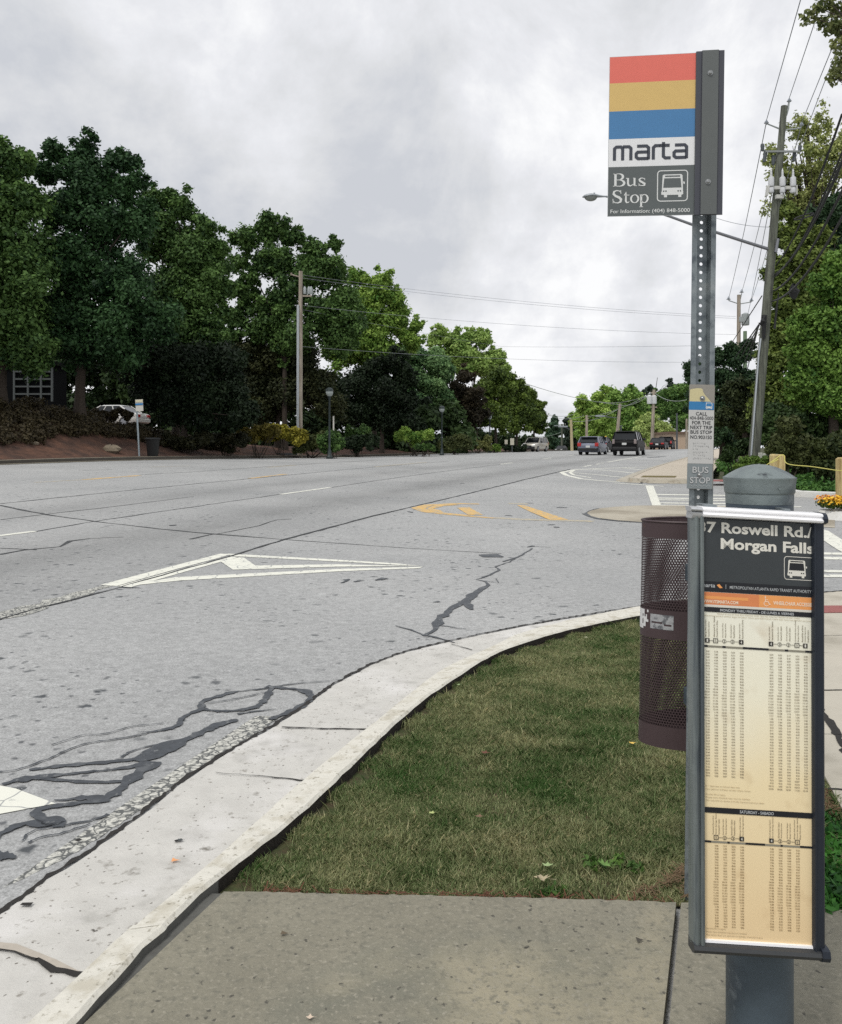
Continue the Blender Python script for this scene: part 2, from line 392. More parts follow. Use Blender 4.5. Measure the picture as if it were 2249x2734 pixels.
def asphalt():
    m = bpy.data.materials.new('asphalt'); m.use_nodes = True; nt = m.node_tree; N = nt.nodes; L = nt.links; p = N['Principled BSDF']
    p.inputs['Roughness'].default_value = .88; p.inputs['Specular IOR Level'].default_value = .3
    tc = N.new('ShaderNodeTexCoord'); src = tc.outputs['Object']
    def noise(s, d=4, r=.6):
        n = N.new('ShaderNodeTexNoise'); n.inputs['Scale'].default_value = s; n.inputs['Detail'].default_value = d; n.inputs['Roughness'].default_value = r; L.new(src, n.inputs['Vector']); return n.outputs[0]
    def mr(i, a, b, c=0., d=1.):
        r = N.new('ShaderNodeMapRange'); L.new(i, r.inputs[0]); [setattr(r.inputs[k + 1], 'default_value', v) for k, v in enumerate((a, b, c, d))]; return r.outputs[0]
    def mix(f, a, b, mode='MIX'):
        x = N.new('ShaderNodeMix'); x.data_type = 'RGBA'; x.blend_type = mode
        if isinstance(f, float): x.inputs[0].default_value = f
        else: L.new(f, x.inputs[0])
        for k, v in ((6, a), (7, b)):
            if isinstance(v, tuple): x.inputs[k].default_value = (*v, 1)
            else: L.new(v, x.inputs[k])
        return x.outputs[2]
    def mul(a, b):
        q = N.new('ShaderNodeMath'); q.operation = 'MULTIPLY'; L.new(a, q.inputs[0]); L.new(b, q.inputs[1]); return q.outputs[0]
    at_ = N.new('ShaderNodeAttribute'); at_.attribute_name = 'lane'; d = at_.outputs['Fac']
    # lane position with a little wander
    wn = N.new('ShaderNodeMath'); wn.operation = 'ADD'; L.new(d, wn.inputs[0]); L.new(mr(noise(.35, 3), 0, 1, -.55, .55), wn.inputs[1])
    c = mix(mr(noise(.22, 5), .35, .65), (.315, .320, .318), (.385, .388, .382))
    r = N.new('ShaderNodeValToRGB'); L.new(mr(wn.outputs[0], -24, 6), r.inputs[0]); e = r.color_ramp.elements
    stops = [(-24, 1.08), (-19, 1.12), (-17, 1.05), (-15.6, 1.12), (-12.4, 1.1), (-11.2, 1.0), (-10.2, .82), (-9.2, 1.0), (-8.2, 1.06), (-7.4, .95), (-6.4, .72), (-5.5, .93), (-4.7, 1.0), (-4.4, 1.12), (-1.5, 1.12), (3, 1.0)]
    e[0].position = 0; e[0].color = (1.08,) * 3 + (1,); e[1].position = 1; e[1].color = (.95,) * 3 + (1,)
    for dv, k in stops[1:]:
        q = e.new((dv + 24) / 30); q.color = (k, k, k, 1)
    bands = mix(mr(noise(.5, 3), .3, .6, .45, 1.), (1., 1., 1.), r.outputs[0])
    c = mix(1.0, c, bands, 'MULTIPLY')
    g = mr(noise(95, 4, .8), .32, .68, .62, 1.34); cc = N.new('ShaderNodeCombineColor'); [L.new(g, cc.inputs[i]) for i in range(3)]
    c = mix(1.0, c, cc.outputs[0], 'MULTIPLY')
    g2 = mr(noise(17, 8, .8), .32, .68, .74, 1.22); c2 = N.new('ShaderNodeCombineColor'); [L.new(g2, c2.inputs[i]) for i in range(3)]
    c = mix(1.0, c, c2.outputs[0], 'MULTIPLY')
    # dark pock marks
    for sc, th, sz, k in ((7., .72, .30, .30), (3.0, .84, .18, .26), (16., .76, .34, .40)):
        v = N.new('ShaderNodeTexVoronoi'); v.inputs['Scale'].default_value = sc
        dn = N.new('ShaderNodeVectorMath'); dn.operation = 'MULTIPLY_ADD'; nn = N.new('ShaderNodeTexNoise'); nn.inputs['Scale'].default_value = sc * 3; L.new(src, nn.inputs['Vector'])
        L.new(nn.outputs['Color'], dn.inputs[0]); dn.inputs[1].default_value = (.5 / sc,) * 3; L.new(src, dn.inputs[2]); L.new(dn.outputs[0], v.inputs['Vector'])
        sp = N.new('ShaderNodeSeparateColor'); L.new(v.outputs['Color'], sp.inputs[0])
        gt = N.new('ShaderNodeMath'); gt.operation = 'GREATER_THAN'; gt.inputs[1].default_value = th; L.new(sp.outputs[0], gt.inputs[0])
        f = mul(gt.outputs[0], mr(v.outputs['Distance'], sz, sz * .45)); f = mul(f, mr(noise(.8, 3), .42, .56))
        c = mix(f, c, (.085, .092, .098) if k < .35 else (.13, .135, .14))
    L.new(c, p.inputs['Base Color'])
    b = N.new('ShaderNodeBump'); b.inputs['Strength'].default_value = .55; b.inputs['Distance'].default_value = .006; L.new(noise(120, 4, .7), b.inputs['Height']); L.new(b.outputs[0], p.inputs['Normal'])
    return m
ASPH = asphalt()
CONC_W = mat('gutter_concrete', lin((196, 194, 188)), .85, var=.10, vscale=3, blotch=[(lin((158, 156, 150)), 2.3, .53, .66), (lin((212, 210, 206)), 1.3, .5, .62), (lin((146, 142, 134)), 24, .60, .70), (lin((128, 124, 116)), 7, .64, .72)], speck=[(lin((112, 107, 100)), 60, .90, .24), (lin((90, 86, 80)), 22, .95, .16)], bump=.35, bscale=110)
KERB_P = mat('kerb_paint', lin((211, 208, 197)), .8, var=.08, vscale=9, blotch=[(lin((190, 185, 170)), 10, .50, .64), (lin((150, 145, 130)), 48, .58, .68), (lin((128, 122, 108)), 21, .66, .74)], bump=.3, bscale=60)
SLAB = mat('slab_concrete', lin((133, 129, 114)), .9, var=.14, vscale=2.2, blotch=[(lin((114, 114, 102)), 1.1, .48, .60), (lin((156, 149, 128)), 1.3, .52, .64), (lin((112, 110, 98)), 42, .50, .70), (lin((154, 149, 134)), 75, .54, .70), (lin((96, 95, 86)), 14, .66, .76)], speck=[(lin((84, 82, 74)), 46, .80, .22), (lin((66, 64, 58)), 11, .96, .12)], bump=.6, bscale=70)
WALK = mat('walk_concrete', lin((186, 180, 166)), .9, var=.07, vscale=2, blotch=[(lin((160, 154, 140)), 1.4, .5, .65), (lin((132, 126, 112)), 9, .64, .72)], bump=.2, bscale=90)
TAR = mat('tar', lin((66, 70, 75)), .6, var=.3, vscale=12, blotch=[(lin((120, 122, 122)), 26, .60, .68), (lin((92, 95, 98)), 9, .54, .66)])
CRACK = mat('crack', lin((62, 64, 66)), .9, var=.2, vscale=20)
SOIL = mat('soil', lin((38, 33, 27)), 1.0, var=.4, vscale=20, bump=.8, bscale=60)
PAINT_W = cracked_paint('road_paint_white', lin((226, 226, 214)), lin((160, 162, 160)), 5.5, .012, .26, .40)
PAINT_WORN = cracked_paint('road_paint_worn', lin((204, 203, 194)), lin((92, 94, 93)), 18, .05, .36, .56)
PAINT_Y = cracked_paint('road_paint_yellow', lin((222, 178, 96)), lin((165, 160, 145)), 3.5, .008, .36, .58)
PAINT_YF = cracked_paint('road_paint_yellow_faded', lin((205, 186, 142)), lin((160, 160, 155)), 5, .01, .42, .66)
GRASS_B = mat('turf', lin((60, 68, 38)), 1.0, col2=lin((84, 80, 50)), var=.3, vscale=2.5, bump=.8, bscale=80)
FARG = mat('far_ground', lin((66, 74, 44)), 1.0, var=.2, vscale=.2)
MULCH = mat('mulch', lin((94, 66, 52)), 1.0, col2=lin((66, 48, 40)), var=.35, vscale=1.2, bump=.8, bscale=18)

ts_near = rng(-14, 70, 1.0) + rng(72, 420, 4)[0:]
grid_mesh('road', ts_near, rng(-24.5, -1.0, .75), zroad, ASPH, True)
grid_mesh('side_street', rng(-14, 33, 1.0), rng(-1.0, 70, 1.5), zroad, ASPH, True)
grid_mesh('ground', rng(-40, 900, 12), rng(-24.5, 30, 6) if False else [-420, -200, -100, -60, -40, -30, -24.0, -12, 0, 3, 12, 30, 60, 120, 250, 420], lambda t, d: zroad(t, d) - .35 - (.0 if abs(d) < 60 else .5), FARG)
grid_mesh('mulch_bank', rng(-20, 160, 1.5), rng(-62, -24.55, .75), lambda t, d: zroad(t, d) + max(.02, bank(t, d)) + .05 * math.sin(t * 2.1 + d) * math.sin(d * 1.7 + t * .6) * min(1, max(0, -d - 25)), MULCH)
VERGE = mat('verge_soil', lin((70, 66, 46)), 1.0, col2=lin((58, 70, 36)), var=.3, vscale=1.5, bump=.8, bscale=30)
grid_mesh('verge', rng(31, 200, 2), rng(2.0, 70, 2), lambda t, d: zl(t) + .05 + .7 * sst(d, 3.5, 12), VERGE)
def lft_kerb():
    mb = MB(); ts = rng(-20, 200, 1.5)
    for i in range(len(ts) - 1):
        rows = []
        for t in (ts[i], ts[i + 1]):
            z = zroad(t, -24.5); r = []
            for (d, dz) in ((-24.0, .006), (-24.38, .012), (-24.42, .15), (-24.62, .16), (-24.66, -.1)):
                x, y = xy(t, d); r.append((x, y, z + dz))
            rows.append(r)
        for k in range(4): mb.face([rows[0][k], rows[0][k + 1], rows[1][k + 1], rows[1][k]], 1 if k == 1 else 0)
    struct(mb.build('far_kerb', [mat('far_kerb_concrete', lin((142, 136, 120)), .9, var=.12, vscale=1), mat('kerb_face_dark', lin((70, 66, 60)), .95, var=.2, vscale=1)]))  # road-side face darker than the rest of the kerb
lft_kerb()

def ribbon_pts(pts, w, dz, jit=0.0, step=.4):
    """strip on the land along world points; w metre or list"""
    P = [Vector(p) for p in pts]; ws = w if isinstance(w, (list, tuple)) else [w] * len(P)
    Q = []; WS = []
    for i in range(len(P) - 1):
        n = max(1, int((P[i + 1] - P[i]).length / step))
        for k in range(n): Q.append(P[i].lerp(P[i + 1], k / n)); WS.append(ws[i] + (ws[i + 1] - ws[i]) * k / n)
    Q.append(P[-1]); WS.append(ws[-1]); rows = []
    for i, q in enumerate(Q):
        d = Q[min(i + 1, len(Q) - 1)] - Q[max(i - 1, 0)]; nrm = Vector((-d.y, d.x, 0)).normalized()
        o = nrm * (random.uniform(-jit, jit)); hw = WS[i] / 2 * (1 + (random.uniform(-.5, .5) if jit else 0))
        a = q + o - nrm * hw; b = q + o + nrm * hw
        rows.append(((a.x, a.y, G(a.x, a.y) + dz), (b.x, b.y, G(b.x, b.y) + dz)))
    return rows
def ribbon(mb, pts, w, dz, jit=0.0, step=.4, mi=0):
    r = ribbon_pts(pts, w, dz, jit, step); vs = [v for p in r for v in p]
    mb.mesh(vs, [(2 * i, 2 * i + 1, 2 * i + 3, 2 * i + 2) for i in range(len(r) - 1)], mi)
def px_ribbon(mb, pts, w, dz=.004, jit=0.0, step=.4, mi=0): ribbon(mb, [on(*p) for p in pts], w, dz, jit, step, mi)
def px_poly(mb, pts, dz=.004, mi=0):
    P = [on(*p) for p in pts]; mb.face([(p.x, p.y, G(p.x, p.y) + dz) for p in P], mi)
def td_line(mb, t0, t1, d, w, dz=.004, step=1.0, mi=0):
    n = max(1, int((t1 - t0) / step)); ribbon(mb, [(*xy(t0 + (t1 - t0) * k / n, d), 0) for k in range(n + 1)], w, dz, 0, 2, mi)

mb = MB()
DM = -8.15
for t0 in [-1.0 + 12.2 * k for k in range(-1, 12)]:
    pass
# lane dashes, white
for a, b in (((-60, 1438), (92, 1419)), ((750, 1320), (882, 1301.5)), ((1137, 1264 - 24), (1137, 1240)),):
    if a[0] != b[0]: px_ribbon(mb, [a, b], .12)
px_ribbon(mb, [(1336, 1239.5), (1369, 1235.5)], .14); px_ribbon(mb, [(1450, 1225.5), (1473, 1222.5)], .14); px_ribbon(mb, [(1520, 1216.5), (1534, 1214.8)], .14)
px_ribbon(mb, [(1558, 1246), (1580, 1242)], .14); px_ribbon(mb, [(1592, 1240), (1602, 1238)], .14); px_ribbon(mb, [(1606, 1237), (1613, 1236)], .14); px_ribbon(mb, [(1622, 1234), (1660, 1227.5), (1695, 1222), (1712, 1219)], .16)
# chevron near the turn lane
px_ribbon(mb, [(290, 1564), (440, 1523), (604, 1480)], [.17, .15, .15], step=.3)
px_ribbon(mb, [(332, 1567.5), (480, 1526), (625, 1487)], [.14, .13, .12], step=.3)
px_poly(mb, [(596, 1480), (612, 1479), (900, 1495), (1060, 1505), (1130, 1513), (1060, 1509), (900, 1500), (628, 1486)])
px_poly(mb, [(378, 1557), (470, 1542), (900, 1520), (1130, 1514), (1120, 1518), (900, 1526.5), (480, 1551), (345, 1565)])
px_poly(mb, [(588, 1499), (640, 1489), (652, 1490), (682, 1511), (900, 1507.5), (1100, 1512), (900, 1514), (622, 1522)], dz=.0045)
# give-way stop bar at the left edge
px_poly(mb, [(-160, 2085), (0, 2100), (42, 2108), (148, 2148), (0, 2176), (-160, 2200)])
# hatched island
px_ribbon(mb, [(1788, 1245.5), (1700, 1247.5), (1600, 1251), (1534, 1254.5), (1500, 1261), (1513, 1269), (1552, 1278.5), (1609, 1284), (1710, 1289)], .22, step=.3)
px_ribbon(mb, [(1517, 1261), (1600, 1268), (1721, 1279)], .18); px_ribbon(mb, [(1580, 1253), (1660, 1259.5), (1742, 1268)], .2); px_ribbon(mb, [(1664, 1249.5), (1757, 1258)], .18)
px_ribbon(mb, [(1534, 1256), (1522, 1261.5), (1532, 1268), (1580, 1276)], .14, dz=.005)
px_ribbon(mb, [(1640, 1289.5), (1775, 1299)], .16)
px_ribbon(mb, [(1683, 1229.5), (1722, 1230.5)], .2); px_ribbon(mb, [(1745, 1231), (1768, 1232)], .2)
# crosswalk over the side street
px_poly(mb, [(1724, 1297), (1745, 1297), (1766, 1350), (1742, 1350)], dz=.006)
for ya, yb, xa, xb in ((1319.5, 1322, 1752, 2050), (1329, 1331.5, 1757, 2090), (1334, 1336, 1759, 2100), (1342, 1344.5, 1762, 2120), (1348.5, 1350.5, 1765, 2140), (1380, 1384, 1960, 2190), (1394, 1398, 1980, 2190), (1425, 1430, 1990, 2196), (1441, 1446, 1990, 2200), (1472, 1478, 1900, 2300), (1484, 1491, 1900, 2330), (1519, 1525, 1880, 2330), (1531, 1538, 1880, 2330)):
    px_poly(mb, [(xa, ya), (xb, ya + (xb - xa) * .012), (xb, yb + (xb - xa) * .012), (xa, yb)], dz=.005)
px_poly(mb, [(2190, 1412), (2212, 1418), (2262, 1450), (2300, 1480), (2270, 1486), (2236, 1468), (2190, 1438)], dz=.0075)
struct(mb.build('white_markings', PAINT_W))
mb = MB()
px_ribbon(mb, [(-60, 1664), (60, 1632), (180, 1596), (292, 1562)], [.2, .2, .19, .16], dz=.003, jit=.01, step=.12)
Al = [(-120, 2440), (0, 2376), (173, 2295), (265, 2238), (369, 2169), (472, 2094), (576, 2030), (691, 1955), (760, 1908)]
Au = [(-120, 2365), (0, 2307), (115, 2255), (207, 2192), (288, 2150), (369, 2088), (438, 2048), (518, 1994), (680, 1900)]
AL = [on(*p) for p in Al]; AU = [on(*p) for p in Au]
vs = []
for i in range(len(AL) - 1):
    for k in range(8):
        f = k / 8; a = AL[i].lerp(AL[i + 1], f); b = AU[i].lerp(AU[i + 1], f); j = random.uniform(-.03, .03)
        a = a + (a - b) * j; b = b + (b - a) * random.uniform(-.06, .06); vs += [(a.x, a.y, .0035), (b.x, b.y, .0035)]
mb.mesh(vs, [(2 * i, 2 * i + 1, 2 * i + 3, 2 * i + 2) for i in range(len(vs) // 2 - 1)])
struct(mb.build('worn_edge_marking', PAINT_WORN))
mb = MB()
def cy(p): return (1000 + .5184 * p[0], 1220 + .5184 * p[1])
px_ribbon(mb, [cy(p) for p in ((620, 316), (400, 299), (270, 283), (222, 264), (280, 248), (430, 241), (540, 243))], .2, jit=.02, step=.5)
px_ribbon(mb, [cy(p) for p in ((480, 304), (340, 288), (288, 266), (335, 251), (430, 247))], .16, dz=.005, jit=.01)
px_poly(mb, [cy(p) for p in ((425, 262), (488, 260), (560, 300), (484, 300))], dz=.006)
px_poly(mb, [cy(p) for p in ((735, 250), (772, 250), (880, 287), (1000, 325), (905, 326), (800, 282))], dz=.006)
px_ribbon(mb, [(221, 1281), (373, 1269.5)], .2, jit=.01); px_ribbon(mb, [(667, 1277.5), (762, 1266)], .16, jit=.01)
struct(mb.build('yellow_markings', PAINT_Y))
mb = MB()
px_ribbon(mb, [cy(p) for p in ((620, 314), (760, 322), (1000, 328), (1130, 332))], .28, dz=.003)
px_ribbon(mb, [cy(p) for p in ((690, 240), (790, 242))], .3, dz=.003)
px_ribbon(mb, [(715, 1248), (790, 1242)], .2); px_ribbon(mb, [(1000, 1246.5), (1140, 1234)], .2, dz=.003); px_ribbon(mb, [(94, 1288), (221, 1281)], .14, dz=.003); px_ribbon(mb, [(400, 1247), (505, 1244)], .14, dz=.003)
struct(mb.build('faded_markings', PAINT_YF))

# concrete valley gutter across the driveway mouth
mb = MB()
px_poly(mb, [(1563, 1372), (1572, 1364), (1600, 1358), (1640, 1354), (1700, 1350.5), (1800, 1350), (1960, 1352), (2100, 1362), (2230, 1380), (2230, 1410), (2100, 1402), (1900, 1399), (1720, 1395), (1650, 1390), (1600, 1384), (1572, 1378)], dz=.007)
struct(mb.build('valley_gutter', mat('valley_concrete', lin((176, 169, 153)), .9, var=.08, vscale=.8, blotch=(lin((146, 138, 122)), .6, .45, .6))))
mb = MB()
px_ribbon(mb, [(1563, 1372), (1575, 1379), (1600, 1386), (1650, 1392), (1720, 1397), (1800, 1399)], .09, dz=.009, jit=.02, step=.3)
px_ribbon(mb, [(1563, 1372), (1575, 1364), (1600, 1358)], .04, dz=.009, jit=.01, step=.3)

# tar seals and cracks
def c4(p): return (.576 * p[0], 1800 + .576 * p[1])
def c5(p): return (900 + .576 * p[0], 1500 + .576 * p[1])
T = mb
for pts, w in (
    (((135, 448), (300, 430), (640, 395), (740, 345)), [.04, .045, .045, .07]),
    (((640, 410), (760, 350), (900, 290), (960, 262)), [.09, .14, .09, .04]),
    (((955, 268), (1010, 240), (1100, 215)), [.07, .14, .05]),
    (((10, 516), (120, 490), (300, 470), (560, 442), (680, 420)), [.03, .09, .03, .03, .05]),
    (((180, 486), (400, 506), (600, 494), (690, 430)), [.035, .04, .05, .09]),
    (((700, 410), (600, 500), (510, 570), (400, 580), (250, 590)), [.12, .08, .09, .07, .02]),
    (((510, 590), (300, 612), (170, 640), (200, 680), (290, 702), (120, 700), (40, 730), (-30, 765)), [.03, .06, .05, .1, .05, .06, .04, .05]),
    (((1235, 62), (1265, 66), (1380, 75), (1440, 100), (1420, 140), (1330, 185), (1250, 215)), [.11, .05, .05, .08, .07, .06, .04]),
    (((1262, 66), (1235, 110), (1215, 135), (1170, 162), (1050, 176), (960, 172)), [.04, .06, .05, .05, .04, .03]),
    (((960, 172), (935, 160), (945, 130), (1060, 92), (1120, 82), (1240, 70)), [.04, .07, .06, .05, .02, .02]),
    (((1235, 88), (1100, 118), (950, 140)), [.012, .014, .01]),
    (((1100, 188), (1200, 175), (1280, 165)), [.03, .02, .01]),
    (((935, 165), (850, 205), (820, 245), (740, 268), (640, 275)), [.04, .03, .04, .02, .008]),
    (((820, 245), (580, 300), (440, 320), (330, 350), (220, 400), (70, 450), (-40, 458)), [.012, .014, .016, .012, .016, .014, .02]),
    (((760, 232), (600, 250), (500, 280), (380, 290), (240, 335)), [.01, .01, .014, .01, .012]),
    (((740, 330), (640, 352), (575, 380), (560, 395)), [.02, .012, .02, .01]),
    (((1265, 62), (1400, 45), (1530, 36)), [.02, .012, .008]),
    (((-30, 855), (30, 852), (75, 858)), [.1, .09, .02]),
    (((100, 780), (150, 735), (260, 715), (440, 680), (500, 655)), [.012, .012, .015, .012, .02]),
    (((130, 790), (170, 770), (300, 740), (420, 700)), [.015, .012, .012, .01]),
):
    P_ = [on(*c4(p)) for p in pts]; k_ = 5
    wl = w if isinstance(w, list) else [w] * len(P_)
    ribbon(T, smoothline(P_, k_), [.68 * (wl[i // k_] + (wl[min(i // k_ + 1, len(wl) - 1)] - wl[i // k_]) * (i % k_) / k_) for i in range((len(P_) - 1) * k_ + 1)], .0055 + random.random() * .002, jit=.0045, step=.022)
for pts, w in (
    (((395, 345), (440, 330), (462, 300), (478, 262), (540, 215), (600, 182), (640, 145), (700, 112)), [.03, .05, .06, .09, .08, .09, .12, .03]),
    (((595, 185), (612, 212), (630, 224)), [.1, .07, .02]),
    (((700, 112), (690, 92), (640, 84), (690, 70), (720, 55), (750, 40), (735, 25), (800, 2), (840, -20)), [.03, .03, .01, .02, .03, .02, .02, .02, .01]),
    (((270, 298), (340, 318), (400, 340), (450, 350), (490, 362), (550, 378)), [.01, .015, .02, .03, .02, .02]),
    (((460, 295), (560, 310), (600, 312)), [.02, .01, .01]),
    (((690, 90), (750, 100), (740, 80)), [.012, .012, .012]),
    (((20, 100), (60, 82)), [.02, .04]), (((80, 95), (130, 88)), [.03, .02]), (((180, 88), (225, 78)), [.03, .06]), (((445, 190), (475, 186)), [.02, .03]),
):
    px_ribbon(T, [c5(p) for p in pts], w, dz=.0055 + random.random() * .002, jit=.01, step=.08)
px_ribbon(T, [(1280, 1482), (1310, 1484), (1345, 1488)], [.05, .25, .08], dz=.006, jit=.02, step=.2)
px_ribbon(T, [(1410, 1462), (1425, 1458), (1440, 1460), (1470, 1462)], [.02, .06, .03, .02], dz=.006, jit=.02, step=.2)
px_ribbon(T, [(1340, 1500), (1380, 1488), (1425, 1465)], [.02, .03, .02], dz=.006, jit=.03, step=.2)
for a, b, w in (((318, 1569), (375, 1570), .05), ((455, 1404), (470, 1402), .1), ((1488, 1355), (1515, 1356), .25), ((1405, 1343), (1425, 1344), .15), ((1090, 1366), (1103, 1369), .12), ((1350, 1376), (1370, 1378), .15), ((1462, 1402), (1482, 1401), .1), ((1480, 1407), (1492, 1409), .12), ((1730, 1222), (1775, 1218.5), .8), ((1230, 1290), (1240, 1291), .1)):
    px_ribbon(T, [a, ((a[0] + b[0]) / 2, (a[1] + b[1]) / 2), b], [w * .3, w, w * .3], dz=.006, jit=.01, step=.3)
struct(T.build('tar_seals', TAR))
mb = MB()
px_ribbon(mb, [(-60, 1672), (100, 1626), (300, 1574), (604, 1489), (760, 1441), (1000, 1377), (1200, 1330), (1300, 1306), (1400, 1281), (1493, 1260), (1522, 1253)], [.03, .03, .02, .03, .05, .05, .05, .06, .07, .08, .08], dz=.0065, jit=.012, step=.25)
for pts, w in (
    (((92, 1420), (260, 1391), (450, 1363), (560, 1347), (748, 1320)), .035), (((0, 1345), (300, 1314), (530, 1291), (900, 1256), (1200, 1231)), .05), (((0, 1388), (115, 1374), (260, 1358), (518, 1326)), .03),
    (((0, 1349), (60, 1362), (130, 1375), (259, 1393), (430, 1413), (560, 1425), (752, 1440), (1000, 1458), (1340, 1478)), [.07, .07, .06, .05, .05, .07, .03, .02, .02]), (((0, 1481), (60, 1469), (160, 1460), (190, 1445), (240, 1438), (330, 1434)), [.05, .03, .03, .06, .04, .02]),
    (((370, 1268), (420, 1265), (500, 1261), (780, 1242), (1000, 1229)), .05), (((510, 1440), (560, 1428), (590, 1424), (690, 1404), (740, 1388), (780, 1386)), [.04, .07, .03, .03, .04, .03]),
    (((0, 1464), (100, 1468)), .02), (((882, 1302), (1000, 1284), (1136, 1265), (1336, 1240)), .04), (((220, 1256), (300, 1254)), .05),
):
    px_ribbon(mb, pts, w, dz=.0035, jit=.015, step=.3)
struct(mb.build('road_cracks', CRACK))

# near kerb and gutter, corner curving right
Apx = [(0, 2436), (130, 2345), (265, 2255), (385, 2168), (501, 2076), (620, 2000), (743, 1944 - 20), (835, 1869), (900, 1822), (1038, 1756), (1199, 1713), (1395, 1673), (1580, 1641), (1712, 1621), (1850, 1601), (1980, 1588)]
Apx[6] = (735, 1935)
Bpx = [(86, 2734), (322, 2520), (547, 2327), (818, 2085), (1000, 1938), (1085, 1868), (1176, 1801), (1303, 1741), (1384, 1704), (1534, 1664), (1706, 1630), (1850, 1607), (1985, 1592)]
Cpx = [(190, 2734), (340, 2572), (541, 2376), (680, 2266), (829, 2146), (968, 2013), (1107, 1885), (1194, 1822), (1326, 1741), (1476, 1690), (1591, 1663), (1706, 1641), (1850, 1617), (1990, 1600)]
def wcurve(px, z, ext=3.5):
    P = [pz(x, y, z) for x, y in px]; d = (P[0] - P[1]).normalized(); dr = Vector((-SA, -CA, 0)); d = (d + dr).normalized()
    P = [P[0] + d * ext] + P; return smoothline(P, 5)
def resample(P, n, t_from=None):
    L_ = [0]
    for i in range(1, len(P)): L_.append(L_[-1] + (P[i] - P[i - 1]).length)
    return L_
A_ = wcurve(Apx, .004); B_ = wcurve(Bpx, .012); C_ = wcurve(Cpx, .066)
def proj_on(P, q, d):
    """where the line through q square to the kerb meets polyline P"""
    best = None
    for i in range(len(P) - 1):
        a, b = P[i], P[i + 1]; ab = b - a; den = d.x * ab.x + d.y * ab.y
        if abs(den) < 1e-9: continue
        s = ((q.x - a.x) * d.x + (q.y - a.y) * d.y) / den
        if -.01 <= s <= 1.01:
            p = a.lerp(b, s)
            if best is None or (p - q).length < (best - q).length: best = p
    return best
rows = []
N_ = []
for i, q in enumerate(B_):
    d = (B_[min(i + 1, len(B_) - 1)] - B_[max(0, i - 1)]); d.z = 0; d.normalize()
    a = proj_on(A_, q, d); c = proj_on(C_, q, d)
    if a is None or c is None: continue
    rows.append((a, q.copy(), c))
_tmp = []
for a, b, c in rows:      # dense rows, edges roughened a little
    if _tmp:
        a0, b0, c0 = _tmp[-1]; n = max(1, int((b - b0).length / .06))
        for k in range(1, n + 1): N_.append((a0.lerp(a, k / n), b0.lerp(b, k / n), c0.lerp(c, k / n)))
    _tmp.append((a, b, c))
gut, kb = MB(), MB(); gr, kr = [], []
for i, (a, b, c) in enumerate(N_):
    j = random.uniform(-.006, .006); ou = (c - b); ou.z = 0; L0 = ou.length; ou.normalize()
    ft = b + ou * min(.035, L0 * .3); g = (b - a); g.z = 0; g.normalize()
    aa = a + g * (.012 + j); gr.append(((aa.x, aa.y, .006), (b.x, b.y, .010)))
    cc = c + ou * random.uniform(-.005, .004)
    kr.append(((b.x, b.y, .010), (ft.x, ft.y, .058 + random.uniform(-.002, .002)), (cc.x - ou.x * .012, cc.y - ou.y * .012, .066 + random.uniform(-.002, .002)), (cc.x, cc.y, .056), (cc.x, cc.y, -.05)))
gut.mesh([v for r in gr for v in r], [(2 * i, 2 * i + 1, 2 * i + 3, 2 * i + 2) for i in range(len(gr) - 1)])
struct(gut.build('gutter', CONC_W))
kb.mesh([v for r in kr for v in r], [(5 * i + k, 5 * i + k + 1, 5 * i + k + 6, 5 * i + k + 5) for i in range(len(kr) - 1) for k in range(3)])
for i in range(len(kr) - 1): kb.mesh(kr[i][3:5] + kr[i + 1][3:5], [(0, 1, 3, 2)], 1 if kr[i][3][1] > pz(596, 2379, .04).y else 2)
struct(kb.build('kerb', [KERB_P, SOIL, mat('joint_tar', lin((92, 92, 88)), .9, var=.2, vscale=12)]))
mb = MB()
ribbon(mb, [a for a, b, c in N_[::2]], .020, .0075, jit=.009, step=.025)
def zrib(mb, pts, w, jit=.004, up=.0):
    P = [Vector(p) for p in pts]; ws = w if isinstance(w, list) else [w] * len(P); Q = []
    for i in range(len(P) - 1):
        n = max(1, int((P[i + 1] - P[i]).length / .03))
        for k in range(n): Q.append((P[i].lerp(P[i + 1], k / n), ws[i] + (ws[i + 1] - ws[i]) * k / n))
    Q.append((P[-1], ws[-1])); vs = []
    for i, (q, wd) in enumerate(Q):
        d = Q[min(i + 1, len(Q) - 1)][0] - Q[max(i - 1, 0)][0]; n = Vector((-d.y, d.x, 0)).normalized(); o = n * random.uniform(-jit, jit); h = wd / 2 * random.uniform(.6, 1.4)
        vs += [tuple(q + o - n * h), tuple(q + o + n * h)]
    mb.mesh(vs, [(2 * i, 2 * i + 1, 2 * i + 3, 2 * i + 2) for i in range(len(Q) - 1)])
# gutter joints and breaks
for pts, w in (((( 752, 1940), (860, 1945), (985, 1946)), .012), (((575, 2062), (700, 2072), (820, 2084)), [.003, .004, .014]), (((1205, 1719), (1262, 1735)), .008), (((95, 2560), (140, 2590), (235, 2602)), [.012, .03, .016]), (((-30, 2528), (40, 2540), (98, 2562)), [.006, .006, .01]),
               (((985, 1946), (1010, 1944), (1040, 1946)), .006), (((205, 2246), (216, 2240)), [.02, .012]), (((58, 2412), (85, 2414)), [.02, .016]), (((467, 2246), (486, 2240)), [.014, .012])):
    zrib(mb, [pz(x, y, .0135) for x, y in pts], w)
struct(mb.build('gutter_joints', mat('joint_dirt', lin((44, 42, 40)), 1.0, var=.3, vscale=30)))
mb = MB(); mb.face([tuple(pz(x, y, .0125)) for x, y in ((-60, 2510), (45, 2520), (95, 2540), (150, 2562), (205, 2590), (232, 2600), (140, 2588), (98, 2560), (40, 2538), (-60, 2524))])
